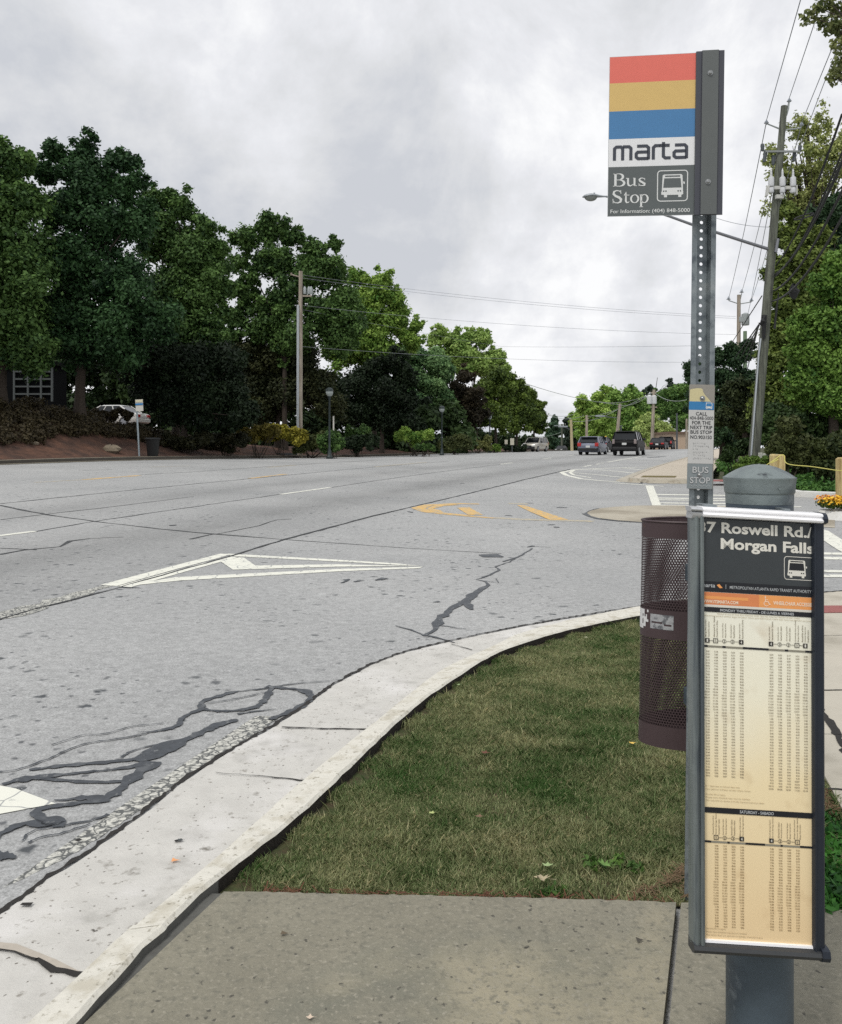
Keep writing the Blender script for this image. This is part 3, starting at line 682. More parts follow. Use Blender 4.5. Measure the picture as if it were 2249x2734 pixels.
struct(mb.build('gutter_patch', mat('patched_concrete', lin((176, 168, 156)), .9, var=.1, vscale=10)))

# slabs: bus pad under the viewer, sidewalk on the right
def slab(name, pts, z, m, th=.12):
    mb = MB(); mb.face([(p[0], p[1], z) for p in pts])
    for i in range(len(pts)):
        a, b = pts[i], pts[(i + 1) % len(pts)]; mb.face([(a[0], a[1], z), (b[0], b[1], z), (b[0], b[1], z - th), (a[0], a[1], z - th)])
    return struct(mb.build(name, m))
ZP = .04
pe = [pz(596, 2379, ZP), pz(1000, 2388, ZP), pz(1400, 2396, ZP), pz(1806, 2409, ZP)]
pl = pz(219, 2734, ZP); pdir = (pl - pz(596, 2379, ZP)).normalized(); pback = pl + pdir * 3.2
j0, j1 = pz(1812, 2409, ZP), pz(1778, 2734, ZP); jb = j1 + (j1 - j0).normalized() * 3.5
def rough(a, b, n=24, amp=.004):
    return [a.lerp(b, k / n) + Vector((random.uniform(-amp, amp), random.uniform(-amp, amp), 0)) for k in range(n)]
edge = rough(pe[0], pe[1]) + rough(pe[1], pe[2]) + rough(pe[2], pe[3]) + [pe[3]]
off = Vector((-.006, 0, 0))
slab('bus_pad', [tuple(p) for p in edge] + [tuple(jb + off)] + [tuple(pback)], ZP, SLAB)
q = [j0 + Vector((.008, 0, 0)), pz(2199, 2428, ZP), pz(2430, 2440, ZP)]
slab('pavement', [tuple(p) for p in rough(q[0], q[1]) + rough(q[1], q[2]) + [q[2]]] + [(8.5, 2.45, ZP), (8.5, -2.5, ZP), tuple(jb + Vector((.008, 0, 0)))], ZP, SLAB)
sw = [xy(t, .87) for t in (3.2, 4, 5, 6, 7, 7.9)]
ZW = .036
swp = [pz(2168, 2020, ZW), pz(2100, 1905, ZW), pz(2010, 1760, ZW), pz(1945, 1660, ZW), pz(1960, 1606, ZW), pz(2060, 1586, ZW), pz(2205, 1579, ZW), pz(2249, 1577, ZW), pz(2360, 1566, ZW), Vector((6.2, 8.3, ZW)), Vector((8.5, 7.6, ZW)), Vector((8.5, 2.47, ZW)), pz(2440, 2439, ZW), pz(2330, 2300, ZW), pz(2249, 2157, ZW), pz(2205, 2075, ZW)]
slab('sidewalk', [tuple(p) for p in swp], ZW, WALK)
mb = MB()
for pts, w in ((((2190, 1842), (2400, 1840)), .012), (((2190, 1696), (2400, 1696)), .006), (((2185, 1882), (2200, 1905), (2225, 1940), (2252, 1990), (2300, 2070)), [.03, .03, .035, .04, .04]), (((2212, 2106), (2260, 2108), (2330, 2108)), .012), (((2180, 1958), (2260, 1962)), .003)):
    zrib(mb, [pz(x, y, ZW + .003) for x, y in pts], w)
struct(mb.build('sidewalk_joints', _M['joint_dirt']))
mb = MB(); mb.face([tuple(pz(x, y, ZW + .004)) for x, y in ((2120, 1617), (2340, 1616), (2340, 1634), (2120, 1637))])
struct(mb.build('tactile_paving', mat('tactile_red', lin((150, 92, 88)), .85, var=.12, vscale=8, speck=(lin((120, 66, 64)), 26, .4, .25))))
# dark strip where asphalt meets the ramp
mb = MB(); zrib(mb, [pz(x, y, ZW + .003) for x, y in ((1990, 1594), (2100, 1584), (2205, 1580), (2249, 1577), (2360, 1567))], .03, .01); struct(mb.build('ramp_joint', _M['joint_dirt']))

# lawn
kerb_in = [Vector((r[4][0], r[4][1], 0)) for r in kr]
kin = [p for p in kerb_in if p.y > pe[0].y - .03]
lawn_poly = [(p.x, p.y) for p in kin] + [(p.x, p.y) for p in (pz(1975, 1612, .02), pz(1945, 1660, .02), pz(2010, 1760, .02), pz(2100, 1905, .02), pz(2200, 2072, .02), pz(2249, 2157, .02), pz(2330, 2300, .02), pz(2440, 2441, .02), pz(2199, 2430, .02), pz(1806, 2413, .02), pz(1400, 2399, .02), pz(1000, 2391, .02), pz(596, 2382, .02))]
mb = MB(); mb.face([(x, y, .004 + .008) for x, y in lawn_poly]); struct(mb.build('lawn_soil', mat('lawn_soil', lin((78, 68, 46)), 1.0, col2=lin((62, 72, 38)), var=.4, vscale=14, bump=.9, bscale=90)))
mb = MB(); mb.face([(p.x, p.y, .032) for p in [pback + Vector((-.06, 0, 0)), pl + Vector((-.06, 0, 0)), pe[0] + Vector((-.09, 0, 0)), pe[0] + Vector((.1, .0, 0)), pl + Vector((.1, 0, 0)), pback + Vector((.1, 0, 0))]]); struct(mb.build('joint_soil', _M['joint_tar']))
def vnoise(x, y, s, seed):
    r = np.random.default_rng(seed); v = 0
    for k in range(5):
        a = r.random() * 6.28; f = s * (1.6 ** k) * (.8 + .4 * r.random()); v = v + np.sin((x * math.cos(a) + y * math.sin(a)) * f + r.random() * 6.28 + 1.3 * np.sin((x * math.sin(a) - y * math.cos(a)) * f * .7 + r.random() * 6)) / (1.25 ** k)
    return v / 3.4
def blades(poly, n, h0, h1, w, seed, z0=.012, edge_clear=None, name='grass', mats=None, cut=None):
    P = np.array(poly); lo, hi = P.min(0), P.max(0); g = np.random.default_rng(seed); pts = np.zeros((0, 2))
    while len(pts) < n:
        c = lo + (hi - lo) * g.random((n * 2, 2)); c = c[inpoly(c, poly)]; pts = np.vstack([pts, c])
    pts = pts[:n]
    if edge_clear is not None:     # keep the strip behind the kerb bare, ragged
        K = np.array([(p.x, p.y) for p in kin[::4]]); dmin = np.full(len(pts), 9.)
        for k in K: dmin = np.minimum(dmin, np.hypot(pts[:, 0] - k[0], pts[:, 1] - k[1]))
        pts = pts[dmin > edge_clear * (.6 + .5 * g.random(len(pts)) + .35 * vnoise(pts[:, 0], pts[:, 1], 9, 5))]
    x, y = pts[:, 0], pts[:, 1]; n = len(pts)
    thin = vnoise(x, y, 5.5, 11); keep = g.random(n) < np.clip(1.0 + thin * 1.1, .35, 1); pts = pts[keep]; x, y, thin = x[keep], y[keep], thin[keep]; n = len(pts)
    h = (h0 + (h1 - h0) * g.random(n) ** 1.6) * (1 + .45 * vnoise(x, y, 4, 3) + .35 * vnoise(x, y, 17, 8)); a = g.random(n) * 6.283; lean = h * (.35 + .9 * g.random(n))
    base = np.stack([x, y, np.full(n, z0)], 1); dirv = np.stack([np.cos(a), np.sin(a), np.zeros(n)], 1); b2 = a + 1.2 + g.random(n) * .8
    side = np.stack([np.cos(b2), np.sin(b2), np.zeros(n)], 1) * (w * (.6 + .8 * g.random(n)))[:, None]
    mid = base + dirv * (lean * .35)[:, None] + np.array([0, 0, 1]) * (h * .62)[:, None]; tip = base + dirv * lean[:, None] + np.array([0, 0, 1]) * h[:, None]
    V = np.stack([base - side, base + side, mid + side * .7, tip, mid - side * .7], 1)
    straw = vnoise(x, y, 3.2, 21); tint = np.clip(.35 + .30 * straw + .20 * vnoise(x, y, 14, 31) + .36 * (g.random(n) - .5) + np.where(g.random(n) < .08, .6, 0), 0, 1)
    return V, tint
GRASS_M = mat('grass_blades', lin((86, 124, 64)), .6, attr=True, col2=lin((222, 214, 170)), transl=.42, spec=.25)
V, tint = blades(lawn_poly, 430000, .010, .030, .0013, 5, edge_clear=.105)
V2, t2 = blades(lawn_poly, 13000, .026, .046, .0014, 9, edge_clear=.06); V = np.concatenate([V, V2]); tint = np.concatenate([tint, np.clip(t2 - .1, 0, 1)])
o = np_mesh('grass', V, 5, GRASS_M, None, tint, base=(0, 4, 0)); tag(o, 'short mown patchy green and straw coloured lawn between kerb and sidewalk', 'grass', kind='stuff')
# ------------------------------------------------------------------ lettering
_TC = {}
def text_geo(body, spacing=1.0, bold=0.0, align='LEFT', line=1.0):
    k = (body, spacing, bold, align, line)
    if k in _TC: return _TC[k]
    cu = bpy.data.curves.new('text', 'FONT'); cu.body = body; cu.size = 1; cu.offset = bold; cu.space_character = spacing; cu.align_x = align; cu.space_line = line; cu.resolution_u = 3
    o = bpy.data.objects.new('text', cu); COL.objects.link(o)
    dg = bpy.context.evaluated_depsgraph_get(); me = bpy.data.meshes.new_from_object(o.evaluated_get(dg))
    V = np.array([tuple(v.co) for v in me.vertices]) if len(me.vertices) else np.zeros((0, 3)); Fc = [tuple(p.vertices) for p in me.polygons]
    bpy.data.meshes.remove(me); bpy.data.objects.remove(o); bpy.data.curves.remove(cu); _TC[k] = (V, Fc); return V, Fc
class Panel:
    """flat face with its own coordinates: a to the right, b down, w out of the face (all in unit u)"""
    def __init__(s, org, u, right, down, out): s.o = Vector(org); s.u = u; s.r = Vector(right); s.d = Vector(down); s.n = Vector(out)
    def p(s, a, b, w=0.0): return s.o + s.r * (a * s.u) + s.d * (b * s.u) + s.n * w
    def poly(s, mb, pts, w=0.0, mi=0): mb.face([s.p(a, b, w) for a, b in pts], mi)
    def rect(s, mb, a0, b0, a1, b1, w=0.0, mi=0): s.poly(mb, [(a0, b0), (a0, b1), (a1, b1), (a1, b0)], w, mi)
    def block(s, mb, a0, b0, a1, b1, w0, w1, mi=0):
        P = [s.p(a, b, w) for a in (a0, a1) for b in (b0, b1) for w in (w0, w1)]
        mb.mesh(P, [(0, 1, 3, 2), (4, 6, 7, 5), (0, 4, 5, 1), (2, 3, 7, 6), (0, 2, 6, 4), (1, 5, 7, 3)], mi)
    def text(s, mb, body, a0, b0, a1, b1, w=0.0, mi=0, bold=0.0, clip=None, spacing=1.0, align='LEFT', line=1.0, rot=False):
        """fits the ink of the text in the box a0..a1, b0..b1; clip = (amin, amax)"""
        V, Fc = text_geo(body, spacing, bold, align, line)
        if not len(V): return
        lo, hi = V.min(0), V.max(0); sx = 1 / max(1e-6, hi[0] - lo[0]); sy = 1 / max(1e-6, hi[1] - lo[1]); out = []
        for v in V:
            fx = (v[0] - lo[0]) * sx; fy = (v[1] - lo[1]) * sy
            if rot: a, b = a0 + (a1 - a0) * (1 - fy), b1 - (b1 - b0) * fx
            else: a, b = a0 + (a1 - a0) * fx, b1 - (b1 - b0) * fy
            if clip: a = min(max(a, clip[0]), clip[1])
            out.append(s.p(a, b, w))
        mb.mesh(out, Fc, mi)
    def line(s, mb, body, a0, a1, base, cap, w=0.0, mi=0, bold=0.0, clip=None, spacing=1.0):
        """one line of text: ink from a0 to a1, standing on base, capitals cap high"""
        V, Fc = text_geo(body, spacing, bold); H, _ = text_geo('H', 1.0, bold); hh = H[:, 1].max() - H[:, 1].min(); y0 = H[:, 1].min()
        lo, hi = V[:, 0].min(), V[:, 0].max(); out = []
        for v in V:
            a = a0 + (a1 - a0) * (v[0] - lo) / (hi - lo); b = base - cap * (v[1] - y0) / hh
            if clip: a = min(max(a, clip[0]), clip[1])
            out.append(s.p(a, b, w))
        mb.mesh(out, Fc, mi)
    def stroke(s, mb, pts, wd, w=0.0, mi=0, closed=False):
        P = [Vector((a, b, 0)) for a, b in pts]; n = len(P); ws = wd if isinstance(wd, (list, tuple)) else [wd] * n; L = []; R = []
        for i in range(n):
            pa = P[(i - 1) % n] if closed or i > 0 else None; pb = P[(i + 1) % n] if closed or i < n - 1 else None
            d1 = (P[i] - pa).normalized() if pa is not None else None; d2 = (pb - P[i]).normalized() if pb is not None else None
            d = ((d1 if d1 else d2) + (d2 if d2 else d1)).normalized(); k = 1.0
            if d1 and d2: k = 1 / max(.5, d.dot(d1))
            nn = Vector((-d.y, d.x, 0)) * (ws[i] / 2 * k); L.append(P[i] + nn); R.append(P[i] - nn)
        m = n if closed else n - 1
        for i in range(m):
            j = (i + 1) % n; mb.face([s.p(q.x, q.y, w) for q in (L[i], L[j], R[j], R[i])], mi)
    def rrect(s, a0, b0, a1, b1, r, n=4):
        out = []
        for (cx, cy, t0) in ((a1 - r, b0 + r, -90), (a1 - r, b1 - r, 0), (a0 + r, b1 - r, 90), (a0 + r, b0 + r, 180)):
            for k in range(n + 1):
                t = math.radians(t0 + 90 * k / n); out.append((cx + r * math.cos(t), cy + r * math.sin(t)))
        return out
def arc(cx, cy, rx, ry, t0, t1, n=12): return [(cx + rx * math.cos(math.radians(t0 + (t1 - t0) * k / n)), cy + ry * math.sin(math.radians(t0 + (t1 - t0) * k / n))) for k in range(n + 1)]
def bus_icon(P, mb, mk, a0, b0, a1, b1, w, mi=0, clipa=None):
    """bus seen from the front in mb; its window and lamps in mk"""
    A = lambda x: min(a0 + (a1 - a0) * x, clipa if clipa else 1e9); B = lambda y: b0 + (b1 - b0) * y
    P.poly(mb, [(A(.10), B(0)), (A(.05), B(.05)), (A(.02), B(.74)), (A(.0), B(.76)), (A(0), B(.88)), (A(.12), B(.90)), (A(.12), B(1)), (A(.25), B(1)), (A(.25), B(.90)), (A(.73), B(.90)), (A(.73), B(1)), (A(.86), B(1)), (A(.86), B(.90)), (A(.94), B(.88)), (A(.94), B(.76)), (A(.93), B(.74)), (A(.90), B(.05)), (A(.85), B(0))], w)
    P.poly(mb, [(A(.93), B(.32)), (A(1.0), B(.34)), (A(1.0), B(.44)), (A(.94), B(.42))], w)
    P.rect(mk, A(.15), B(.05), A(.80), B(.11), w + .0004)
    P.poly(mk, [(A(.12), B(.17)), (A(.08), B(.58)), (A(.86), B(.58)), (A(.82), B(.17))], w + .0004)
    for x in (.10, .20, .72, .82): P.poly(mk, [(A(x + .035 * math.cos(t)), B(.73 + .035 * math.sin(t))) for t in [k * .785 for k in range(8)]], w + .0004)

GALV = mat('galvanised', lin((136, 144, 147)), .5, .55, var=.14, vscale=12, blotch=[(lin((96, 104, 110)), 26, .50, .66), (lin((168, 172, 172)), 9, .56, .7)], bump=.06, bscale=200)
GALV_D = mat('galvanised_dark', lin((86, 98, 106)), .5, .5, var=.2, vscale=14, blotch=[(lin((62, 72, 80)), 20, .48, .64), (lin((112, 120, 124)), 8, .58, .72)])
BOLT = mat('bolt_steel', lin((150, 152, 152)), .35, .8)
DARKHOLE = mat('black_rubber', lin((20, 20, 22)), .8)

# ------------------------------------------------------------------ bus stop sign on a perforated channel post
PY = 2.545
post_base = Vector(((1860 - CX) / F * PY, PY, .012))
sgn = thing('bus_stop_sign', 'tall bus stop sign with red yellow and blue stripes on a perforated galvanised post', 'bus stop sign', post_base)
LEAN = .0118
def post_pt(x, y, z): return Vector((post_base.x + x + LEAN * (z - 0), PY + y, z))
def channel_post():
    mb = MB(); z0, z1 = -.1, 2.56; hw, fl, dp = .036, .015, .026   # half width, flange, depth
    prof = [(-hw, 0), (-hw + fl, 0), (-hw + fl + .004, dp), (hw - fl - .004, dp), (hw - fl, 0), (hw, 0)]
    th = .003
    for i, (a, b) in enumerate(zip(prof[:-1], prof[1:])):
        if i == 2: continue
        for o_ in (0, th):
            mb.face([post_pt(a[0], a[1] + o_, z0), post_pt(b[0], b[1] + o_, z0), post_pt(b[0], b[1] + o_, z1), post_pt(a[0], a[1] + o_, z1)])
    for sx in (-1, 1): mb.face([post_pt(sx * hw, 0, z0), post_pt(sx * hw, th, z0), post_pt(sx * hw, th, z1), post_pt(sx * hw, 0, z1)])
    xl, xr = prof[2][0], prof[3][0]; pitch = .0254; r = .0052; n = int((z1 - z0) / pitch)
    for k in range(n):                     # web: one ring of faces round each hole
        za = z0 + k * pitch; zb = za + pitch; zc = (za + zb) / 2
        for yy in (dp, dp + th):
            hole = [post_pt(r * math.cos(t), yy, zc + r * math.sin(t)) for t in [math.radians(45 + 22.5 * q) for q in range(16)]]
            cor = [post_pt(xr, yy, zb), post_pt(xl, yy, zb), post_pt(xl, yy, za), post_pt(xr, yy, za)]
            for q in range(4):
                h = [hole[(q * 4 + e) % 16] for e in range(5)]
                mb.face([cor[q], cor[(q + 1) % 4]] + h[::-1])
        for e in range(16):
            t0, t1 = math.radians(22.5 * e), math.radians(22.5 * (e + 1))
            mb.face([post_pt(r * math.cos(t0), dp, zc + r * math.sin(t0)), post_pt(r * math.cos(t1), dp, zc + r * math.sin(t1)), post_pt(r * math.cos(t1), dp + th, zc + r * math.sin(t1)), post_pt(r * math.cos(t0), dp + th, zc + r * math.sin(t0))])
    return mb.build('post', GALV, sgn)
channel_post()
SY = 2.50; SU = SY / F
yaw = math.radians(-10)
s_right = Vector((math.cos(yaw) * 1.0, math.sin(yaw), 0)); s_out = Vector((math.sin(yaw), -math.cos(yaw), 0))
s_org = at(1628, 152, SY + .03)
SP = Panel(s_org, SU, s_right * 1.0 + Vector((0, 0, -.028)), Vector((-.0135, 0, -1)), s_out)
SHH = 431.0; SW_ = 297.0
PLATE_D = mat('sign_dark_grey', lin((94, 98, 97)), .45, .2, var=.04, vscale=8)
PLATE_E = mat('sign_edge_grey', lin((70, 72, 80)), .5, .2)
mb = MB(); SP.block(mb, 0, 0, 225, SHH, -.0015, .0005); sp_ = mb.build('sign_panel', [mat('sign_alu', lin((188, 190, 190)), .45, .5)], sgn)
def mk(name, fn, m, parent, smooth=False, bevel=0):
    mb = MB(); fn(mb); return mb.build(name, m, parent, smooth=smooth, bevel=bevel)
for nm, b0, b1, c in (('red_stripe', 0, 72, (224, 112, 98)), ('yellow_stripe', 72, 148, (212, 180, 112)), ('blue_stripe', 148, 223, (70, 124, 172)), ('white_stripe', 223, 298, (226, 227, 228)), ('grey_field', 298, SHH, (88, 94, 94))):
    mk(nm, lambda m: SP.rect(m, 1.2, b0 + (1.2 if b0 == 0 else 0), 224, b1 - (1.2 if b1 == SHH else 0), .0012), mat('sign_' + nm, lin(c), .38, var=.03, vscale=14), sp_)
# wordmark: rounded square letters drawn as thick strokes
def wordmark(m):
    bt, bb = 244.0, 281.0; w = 8.2; h = bb - bt; S = lambda pts, cl=False: SP.stroke(m, pts, w, .0020, closed=cl)
    def bow(a0, a1):   # the m arches
        S([(a0, bb), (a0, bt + 5), (a0 + 5, bt + .5), (a1 - 5, bt + .5), (a1, bt + 5), (a1, bb)])
    x = 16.5; bow(x, x + 21.5); S([(x + 21.5, bt + .5), (x + 38, bt + .5), (x + 43, bt + 5), (x + 43, bb)])
    def lower_a(x): # a with flat top
        S([(x + 2, bt), (x + 27, bt), (x + 32, bt + 5), (x + 32, bb - 1)])
        S([(x + 32, bb - 3.5), (x + 5, bb - 3.5), (x, bb - 8), (x, bt + 20), (x + 4, bt + 16), (x + 31, bt + 16)])
    lower_a(73.5)
    S([(118, bb), (118, bt + 5), (123, bt), (137, bt)])
    S([(144, bt - 9), (144, bb - 8), (149, bb - 3.5), (163, bb - 3.5)]); S([(133, bt + 0), (160, bt + 0)])
    lower_a(171.5)
mk('wordmark', wordmark, mat('sign_ink', lin((58, 62, 72)), .4), sp_)
SERIF = []
def serif(m):
    W = .0020
    st = lambda pts, w: SP.stroke(m, pts, w, W)
    def ell(cx, cy, rx, ry, thick, thin, t0=0, t1=360, n=28):
        pts = arc(cx, cy, rx, ry, t0, t1, n); ws = [thin + (thick - thin) * abs(math.cos(math.radians(t0 + (t1 - t0) * k / n))) ** 1.5 for k in range(n + 1)]; st(pts, ws)
    K, k_ = 6.2, 1.9
    # B u s
    t, b = 316.0, 351.0
    st([(14, t + 1), (30, t + 1)], k_); st([(14, b - 1), (30, b - 1)], k_); st([(20, t), (20, b)], K)
    ell(28, t + 9, 11.5, 8.2, K, k_, -90, 90); ell(29, t + 26, 14, 8.4, K, k_, -90, 90); st([(22, t + 17.4), (29, t + 17.4)], k_)
    xt = t + 13
    st([(48, xt + .5), (54, xt + .5)], k_); st([(53, xt), (53, b - 7), (55, b - 2.5), (60, b - .8), (67, b - 5)], [5, 5, 4.5, 2.8, 1.8]); st([(66, xt + .5), (71, xt + .5)], k_); st([(70, xt), (70, b - 1)], 5); st([(70, b - 1), (76, b - 1)], k_)
    st([(97, xt + 7), (96, xt + 1)], 1.6); st([(95, xt + 3), (91, xt + .8), (86, xt + 1.2), (82.5, xt + 4.5), (84, xt + 8.5), (91, xt + 12.5), (96.5, xt + 16), (96, xt + 20), (91, b - .8), (86, b - 1), (82, b - 4)], [1.6, 2, 2.6, 4, 5, 5.4, 5, 4, 2.4, 1.8, 1.6]); st([(81.5, b - 7), (82, b)], 1.6)
    # S t o p
    t, b = 361.0, 396.0
    st([(35, t + 10), (34, t)], 1.8); st([(34, t + 6), (30, t + 1.8), (23, t + .8), (16.5, t + 4), (15.5, t + 10), (21, t + 15.5), (30, t + 19.5), (35.5, t + 25), (34, t + 31.5), (27, b - .8), (19, b - 1.5), (14.5, b - 7)], [1.8, 2.2, 2.8, 4.6, 5.6, 6, 6.4, 6, 4.8, 2.8, 2, 1.8]); st([(14, b - 12), (14.8, b)], 1.8)
    xt = t + 13
    st([(48, xt - 8), (48, b - 5), (50, b - 1.5), (54, b - 1.2), (57, b - 4)], [2.5, 5, 4, 2.4, 1.6]); st([(43, xt + .8), (57, xt + .8)], k_); st([(43.5, xt + .5), (49, xt - 8)], 1.6)
    ell(71, xt + 11, 9.5, 10.6, 5, k_)
    st([(88, xt), (88, b + 11)], 5); st([(84, xt + 1), (88, xt + .5)], k_); st([(84, b + 11), (93, b + 11)], k_); ell(96, xt + 11, 9, 10.8, 5, k_, -150, 150)
SIGN_INK_W = mat('sign_white_ink', lin((216, 218, 216)), .4)
mk('stop_lettering', serif, SIGN_INK_W, sp_)
mk('phone_lettering', lambda m: SP.line(m, 'For Information: (404) 848-5000', 8, 214, 423, 10, .002, bold=.006), SIGN_INK_W, sp_)
mi_, mk_ = MB(), MB()
SP.stroke(mi_, SP.rrect(130, 312, 207, 393, 8), 2.6, .002, closed=True)
bus_icon(SP, mi_, mk_, 140, 322, 200, 383, .002)
icon = mi_.build('bus_symbol', SIGN_INK_W, sp_); mk_.build('bus_symbol_window', M_ := mat('sign_grey_ink', lin((88, 94, 94)), .4), sp_)
# folded mounting strip with raised middle, two bolts
def strip(m):
    prof = [(224, .0), (225, .006), (238, .006), (240, .011), (281, .011), (283, .006), (296, .006), (297, .0)]
    for i, (p, q) in enumerate(zip(prof[:-1], prof[1:])):
        m.face([SP.p(p[0], -1, p[1]), SP.p(p[0], SHH + 1, p[1]), SP.p(q[0], SHH + 1, q[1]), SP.p(q[0], -1, q[1])], 1 if i in (1, 2, 4, 5) else 0)
    for b in (-1, SHH + 1): m.face([SP.p(a, b, w) for a, w in prof], 1)
    m.face([SP.p(224, -1, -.001), SP.p(297, -1, -.001), SP.p(297, SHH + 1, -.001), SP.p(224, SHH + 1, -.001)], 1)
mb = MB(); strip(mb); ms_ = mb.build('mounting_strip', [PLATE_D, PLATE_E], sgn)
def bolt(name, org, out, r, parent):
    mb = MB(); n = Vector(out).normalized(); o = Vector(org)
    mb.tube([o, o + n * r * .35], r * 1.5, 14); mb.tube([o + n * r * .3, o + n * r * .9, o + n * r * 1.2], [r, r, r * .6], 6 if False else 12); return mb.build(name, BOLT, parent, smooth=True)
bolt('bolt', SP.p(260, 60, .011), s_out, .0052, sgn); bolt('bolt', SP.p(258, 347, .011), s_out, .0052, sgn)
# information plate lower down
IY = 2.535; IU = IY / F
IP = Panel(at(1841, 1026, IY), IU, Vector((1, 0, -.022)), Vector((-.022, 0, -1)), Vector((0, -1, 0)))
def plate(m): m.mesh([IP.p(a, b, w) for w in (0, .002) for a, b in IP.rrect(0, 0, 68, 279, 4)], [tuple(range(20))[::-1], tuple(range(20, 40))] + [(i, (i + 1) % 20, 20 + (i + 1) % 20, 20 + i) for i in range(20)])
ip_ = mk('info_plate', plate, mat('plate_alu', lin((150, 146, 138)), .5, .2, var=.06, vscale=20, blotch=(lin((128, 122, 112)), 18, .5, .65)), sgn)
mk('torn_yellow_sticker', lambda m: IP.poly(m, [(1.5, 14), (8, 12), (20, 10), (30, 10), (35, 12), (37, 20), (42, 28), (50, 36), (57, 44), (58, 46), (1, 46)], .0028), mat('faded_yellow_sticker', lin((206, 196, 152)), .6, var=.04, vscale=30), ip_)
mk('blue_band', lambda m: IP.poly(m, [(0, 45.5), (54, 45.5), (66, 50), (66.5, 67), (-.5, 68)], .0032), mat('plate_blue', lin((52, 124, 178)), .5), ip_)
mk('text_label', lambda m: IP.rect(m, -.5, 68, 67, 211, .0032), mat('plate_white', lin((196, 196, 194)), .6, var=.03, vscale=25), ip_)
mi_, mk_ = MB(), MB(); bus_icon(IP, mi_, mk_, 44, 47.5, 63, 65, .0036); mi_.build('bus_symbol', SIGN_INK_W, ip_); mk_.build('bus_symbol_window', _M['plate_blue'], ip_)
def lines(m):
    for s_, y, w in (('CALL', 78, 30), ('404-848-5000', 89.5, 63), ('FOR THE', 102, 49), ('NEXT TRIP', 114.5, 59), ('BUS STOP', 127, 57), ('NO.903150', 140.5, 57)):
        IP.line(m, s_, 33.5 - w / 2, 33.5 + w / 2, y + 4.6, 9.2, .0038, bold=0.0 if w == 63 else .012)
mk('plate_lettering', lines, mat('black_ink', lin((34, 36, 42)), .5), ip_)
def braille(m):
    random.seed(5)
    for r, (y, n) in enumerate(((155, 8), (163, 9), (171, 3), (179, 8), (187, 7), (195, 10))):
        for k in range(n):
            for q in range(random.choice((1, 2, 3))):
                IP.block(m, 12 + k * 5 + random.uniform(0, 2.4), y + (q % 3) * 1.7, 13 + k * 5 + random.uniform(.2, 2.4), y + 1 + (q % 3) * 1.7, .0032, .0042)
mk('braille_dots', braille, mat('braille_grey', lin((158, 158, 158)), .6), ip_)
mk('lower_plate', lambda m: IP.rect(m, -1.5, 211.5, 66, 278, .0030), mat('plate_grey', lin((140, 148, 150)), .45, .3, var=.05, vscale=30), ip_)
def raised(m):
    for s_, a0, a1, b0, b1 in (('BUS', 12, 55, 219, 236), ('STOP', 6, 60, 247, 264)):
        IP.text(m, s_, a0, b0, a1, b1, .0048, bold=.02); IP.text(m, s_, a0 + .8, b0 + 1, a1 + .8, b1 + 1, .0036, bold=.02, mi=1)  # darker offset copy paints the shaded side of the letters
    for k in range(14):
        a = 6 + k * 4; IP.block(m, a, 268 + (k * 7 % 3) * 1.5, a + 1.6, 269.6 + (k * 7 % 3) * 1.5, .003, .0045)
mb = MB(); raised(mb); mb.build('raised_lettering', [mat('raised_pale', lin((186, 188, 188)), .45), mat('raised_shade', lin((104, 110, 112)), .6)], ip_)
bolt('bolt', IP.p(35, 37, .003), (0, -1, 0), .0052, sgn); bolt('bolt', IP.p(31.5, 242, .003), (0, -1, 0), .0052, sgn)

# ------------------------------------------------------------------ timetable stand
BY = 1.877; BX = (2028 - CX) / F * BY
std = thing('timetable_stand', 'framed bus timetable case clamped to a thick grey domed steel bollard', 'timetable stand', Vector((BX, BY, ZP)))
PIPE = mat('painted_pipe', lin((78, 90, 100)), .45, .25, var=.12, vscale=7, blotch=[(lin((62, 72, 84)), 5, .46, .64), (lin((136, 146, 152)), 11, .60, .74), (lin((50, 56, 66)), 38, .66, .72)], bump=.08, bscale=90)
mb = MB(); mb.lathe((BX, BY, 0), [(.0706, ZP - .2), (.0706, 1.30)], 64); pp = mb.build('bollard_post', PIPE, std, smooth=True)
CAPM = mat('cast_cap', lin((124, 134, 134)), .48, .35, var=.1, vscale=11, blotch=[(lin((84, 94, 100)), 7, .47, .62), (lin((52, 58, 62)), 21, .62, .7), (lin((146, 152, 154)), 14, .62, .74)], bump=.12, bscale=140)
prof = [(.0712, 1.262), (.0714, 1.284), (.0728, 1.2855), (.0738, 1.288), (.0748, 1.305), (.0764, 1.3160), (.0772, 1.3185), (.0770, 1.3200), (.0748, 1.3204)]
R_ = .0735; 
for k in range(1, 11):
    t = k / 10; r = .0748 * (1 - t * .985); prof.append((r, 1.3204 + .0285 * (1 - (r / .0748) ** 2)))
mb = MB(); mb.lathe((BX, BY, 0), prof, 72); mb.tube([(BX + .013, BY - .0735, 1.2975), (BX + .013, BY - .0765, 1.2975)], .0022, 8); mb.build('domed_cap', CAPM, std, smooth=True)
TY = 1.752; TU = TY / F
tsh = .0545
TP = Panel(at(1845, 1352, TY), TU, Vector((1, -.012, -tsh)), Vector((.0025, 0, -1)), Vector((0, -1, 0)))
FRAME = mat('frame_grey', lin((122, 130, 130)), .4, .35, var=.1, vscale=9, streak=(lin((84, 92, 98)), 40, .45, .6))
FRAME_D = mat('frame_dark', lin((46, 52, 62)), .42, .4, var=.12, vscale=9)
SKY_WHITE = mat('aluminium_sky_white', lin((248, 248, 250)), .35, .1)  # sky reflection painted in as near-white, barely metallic
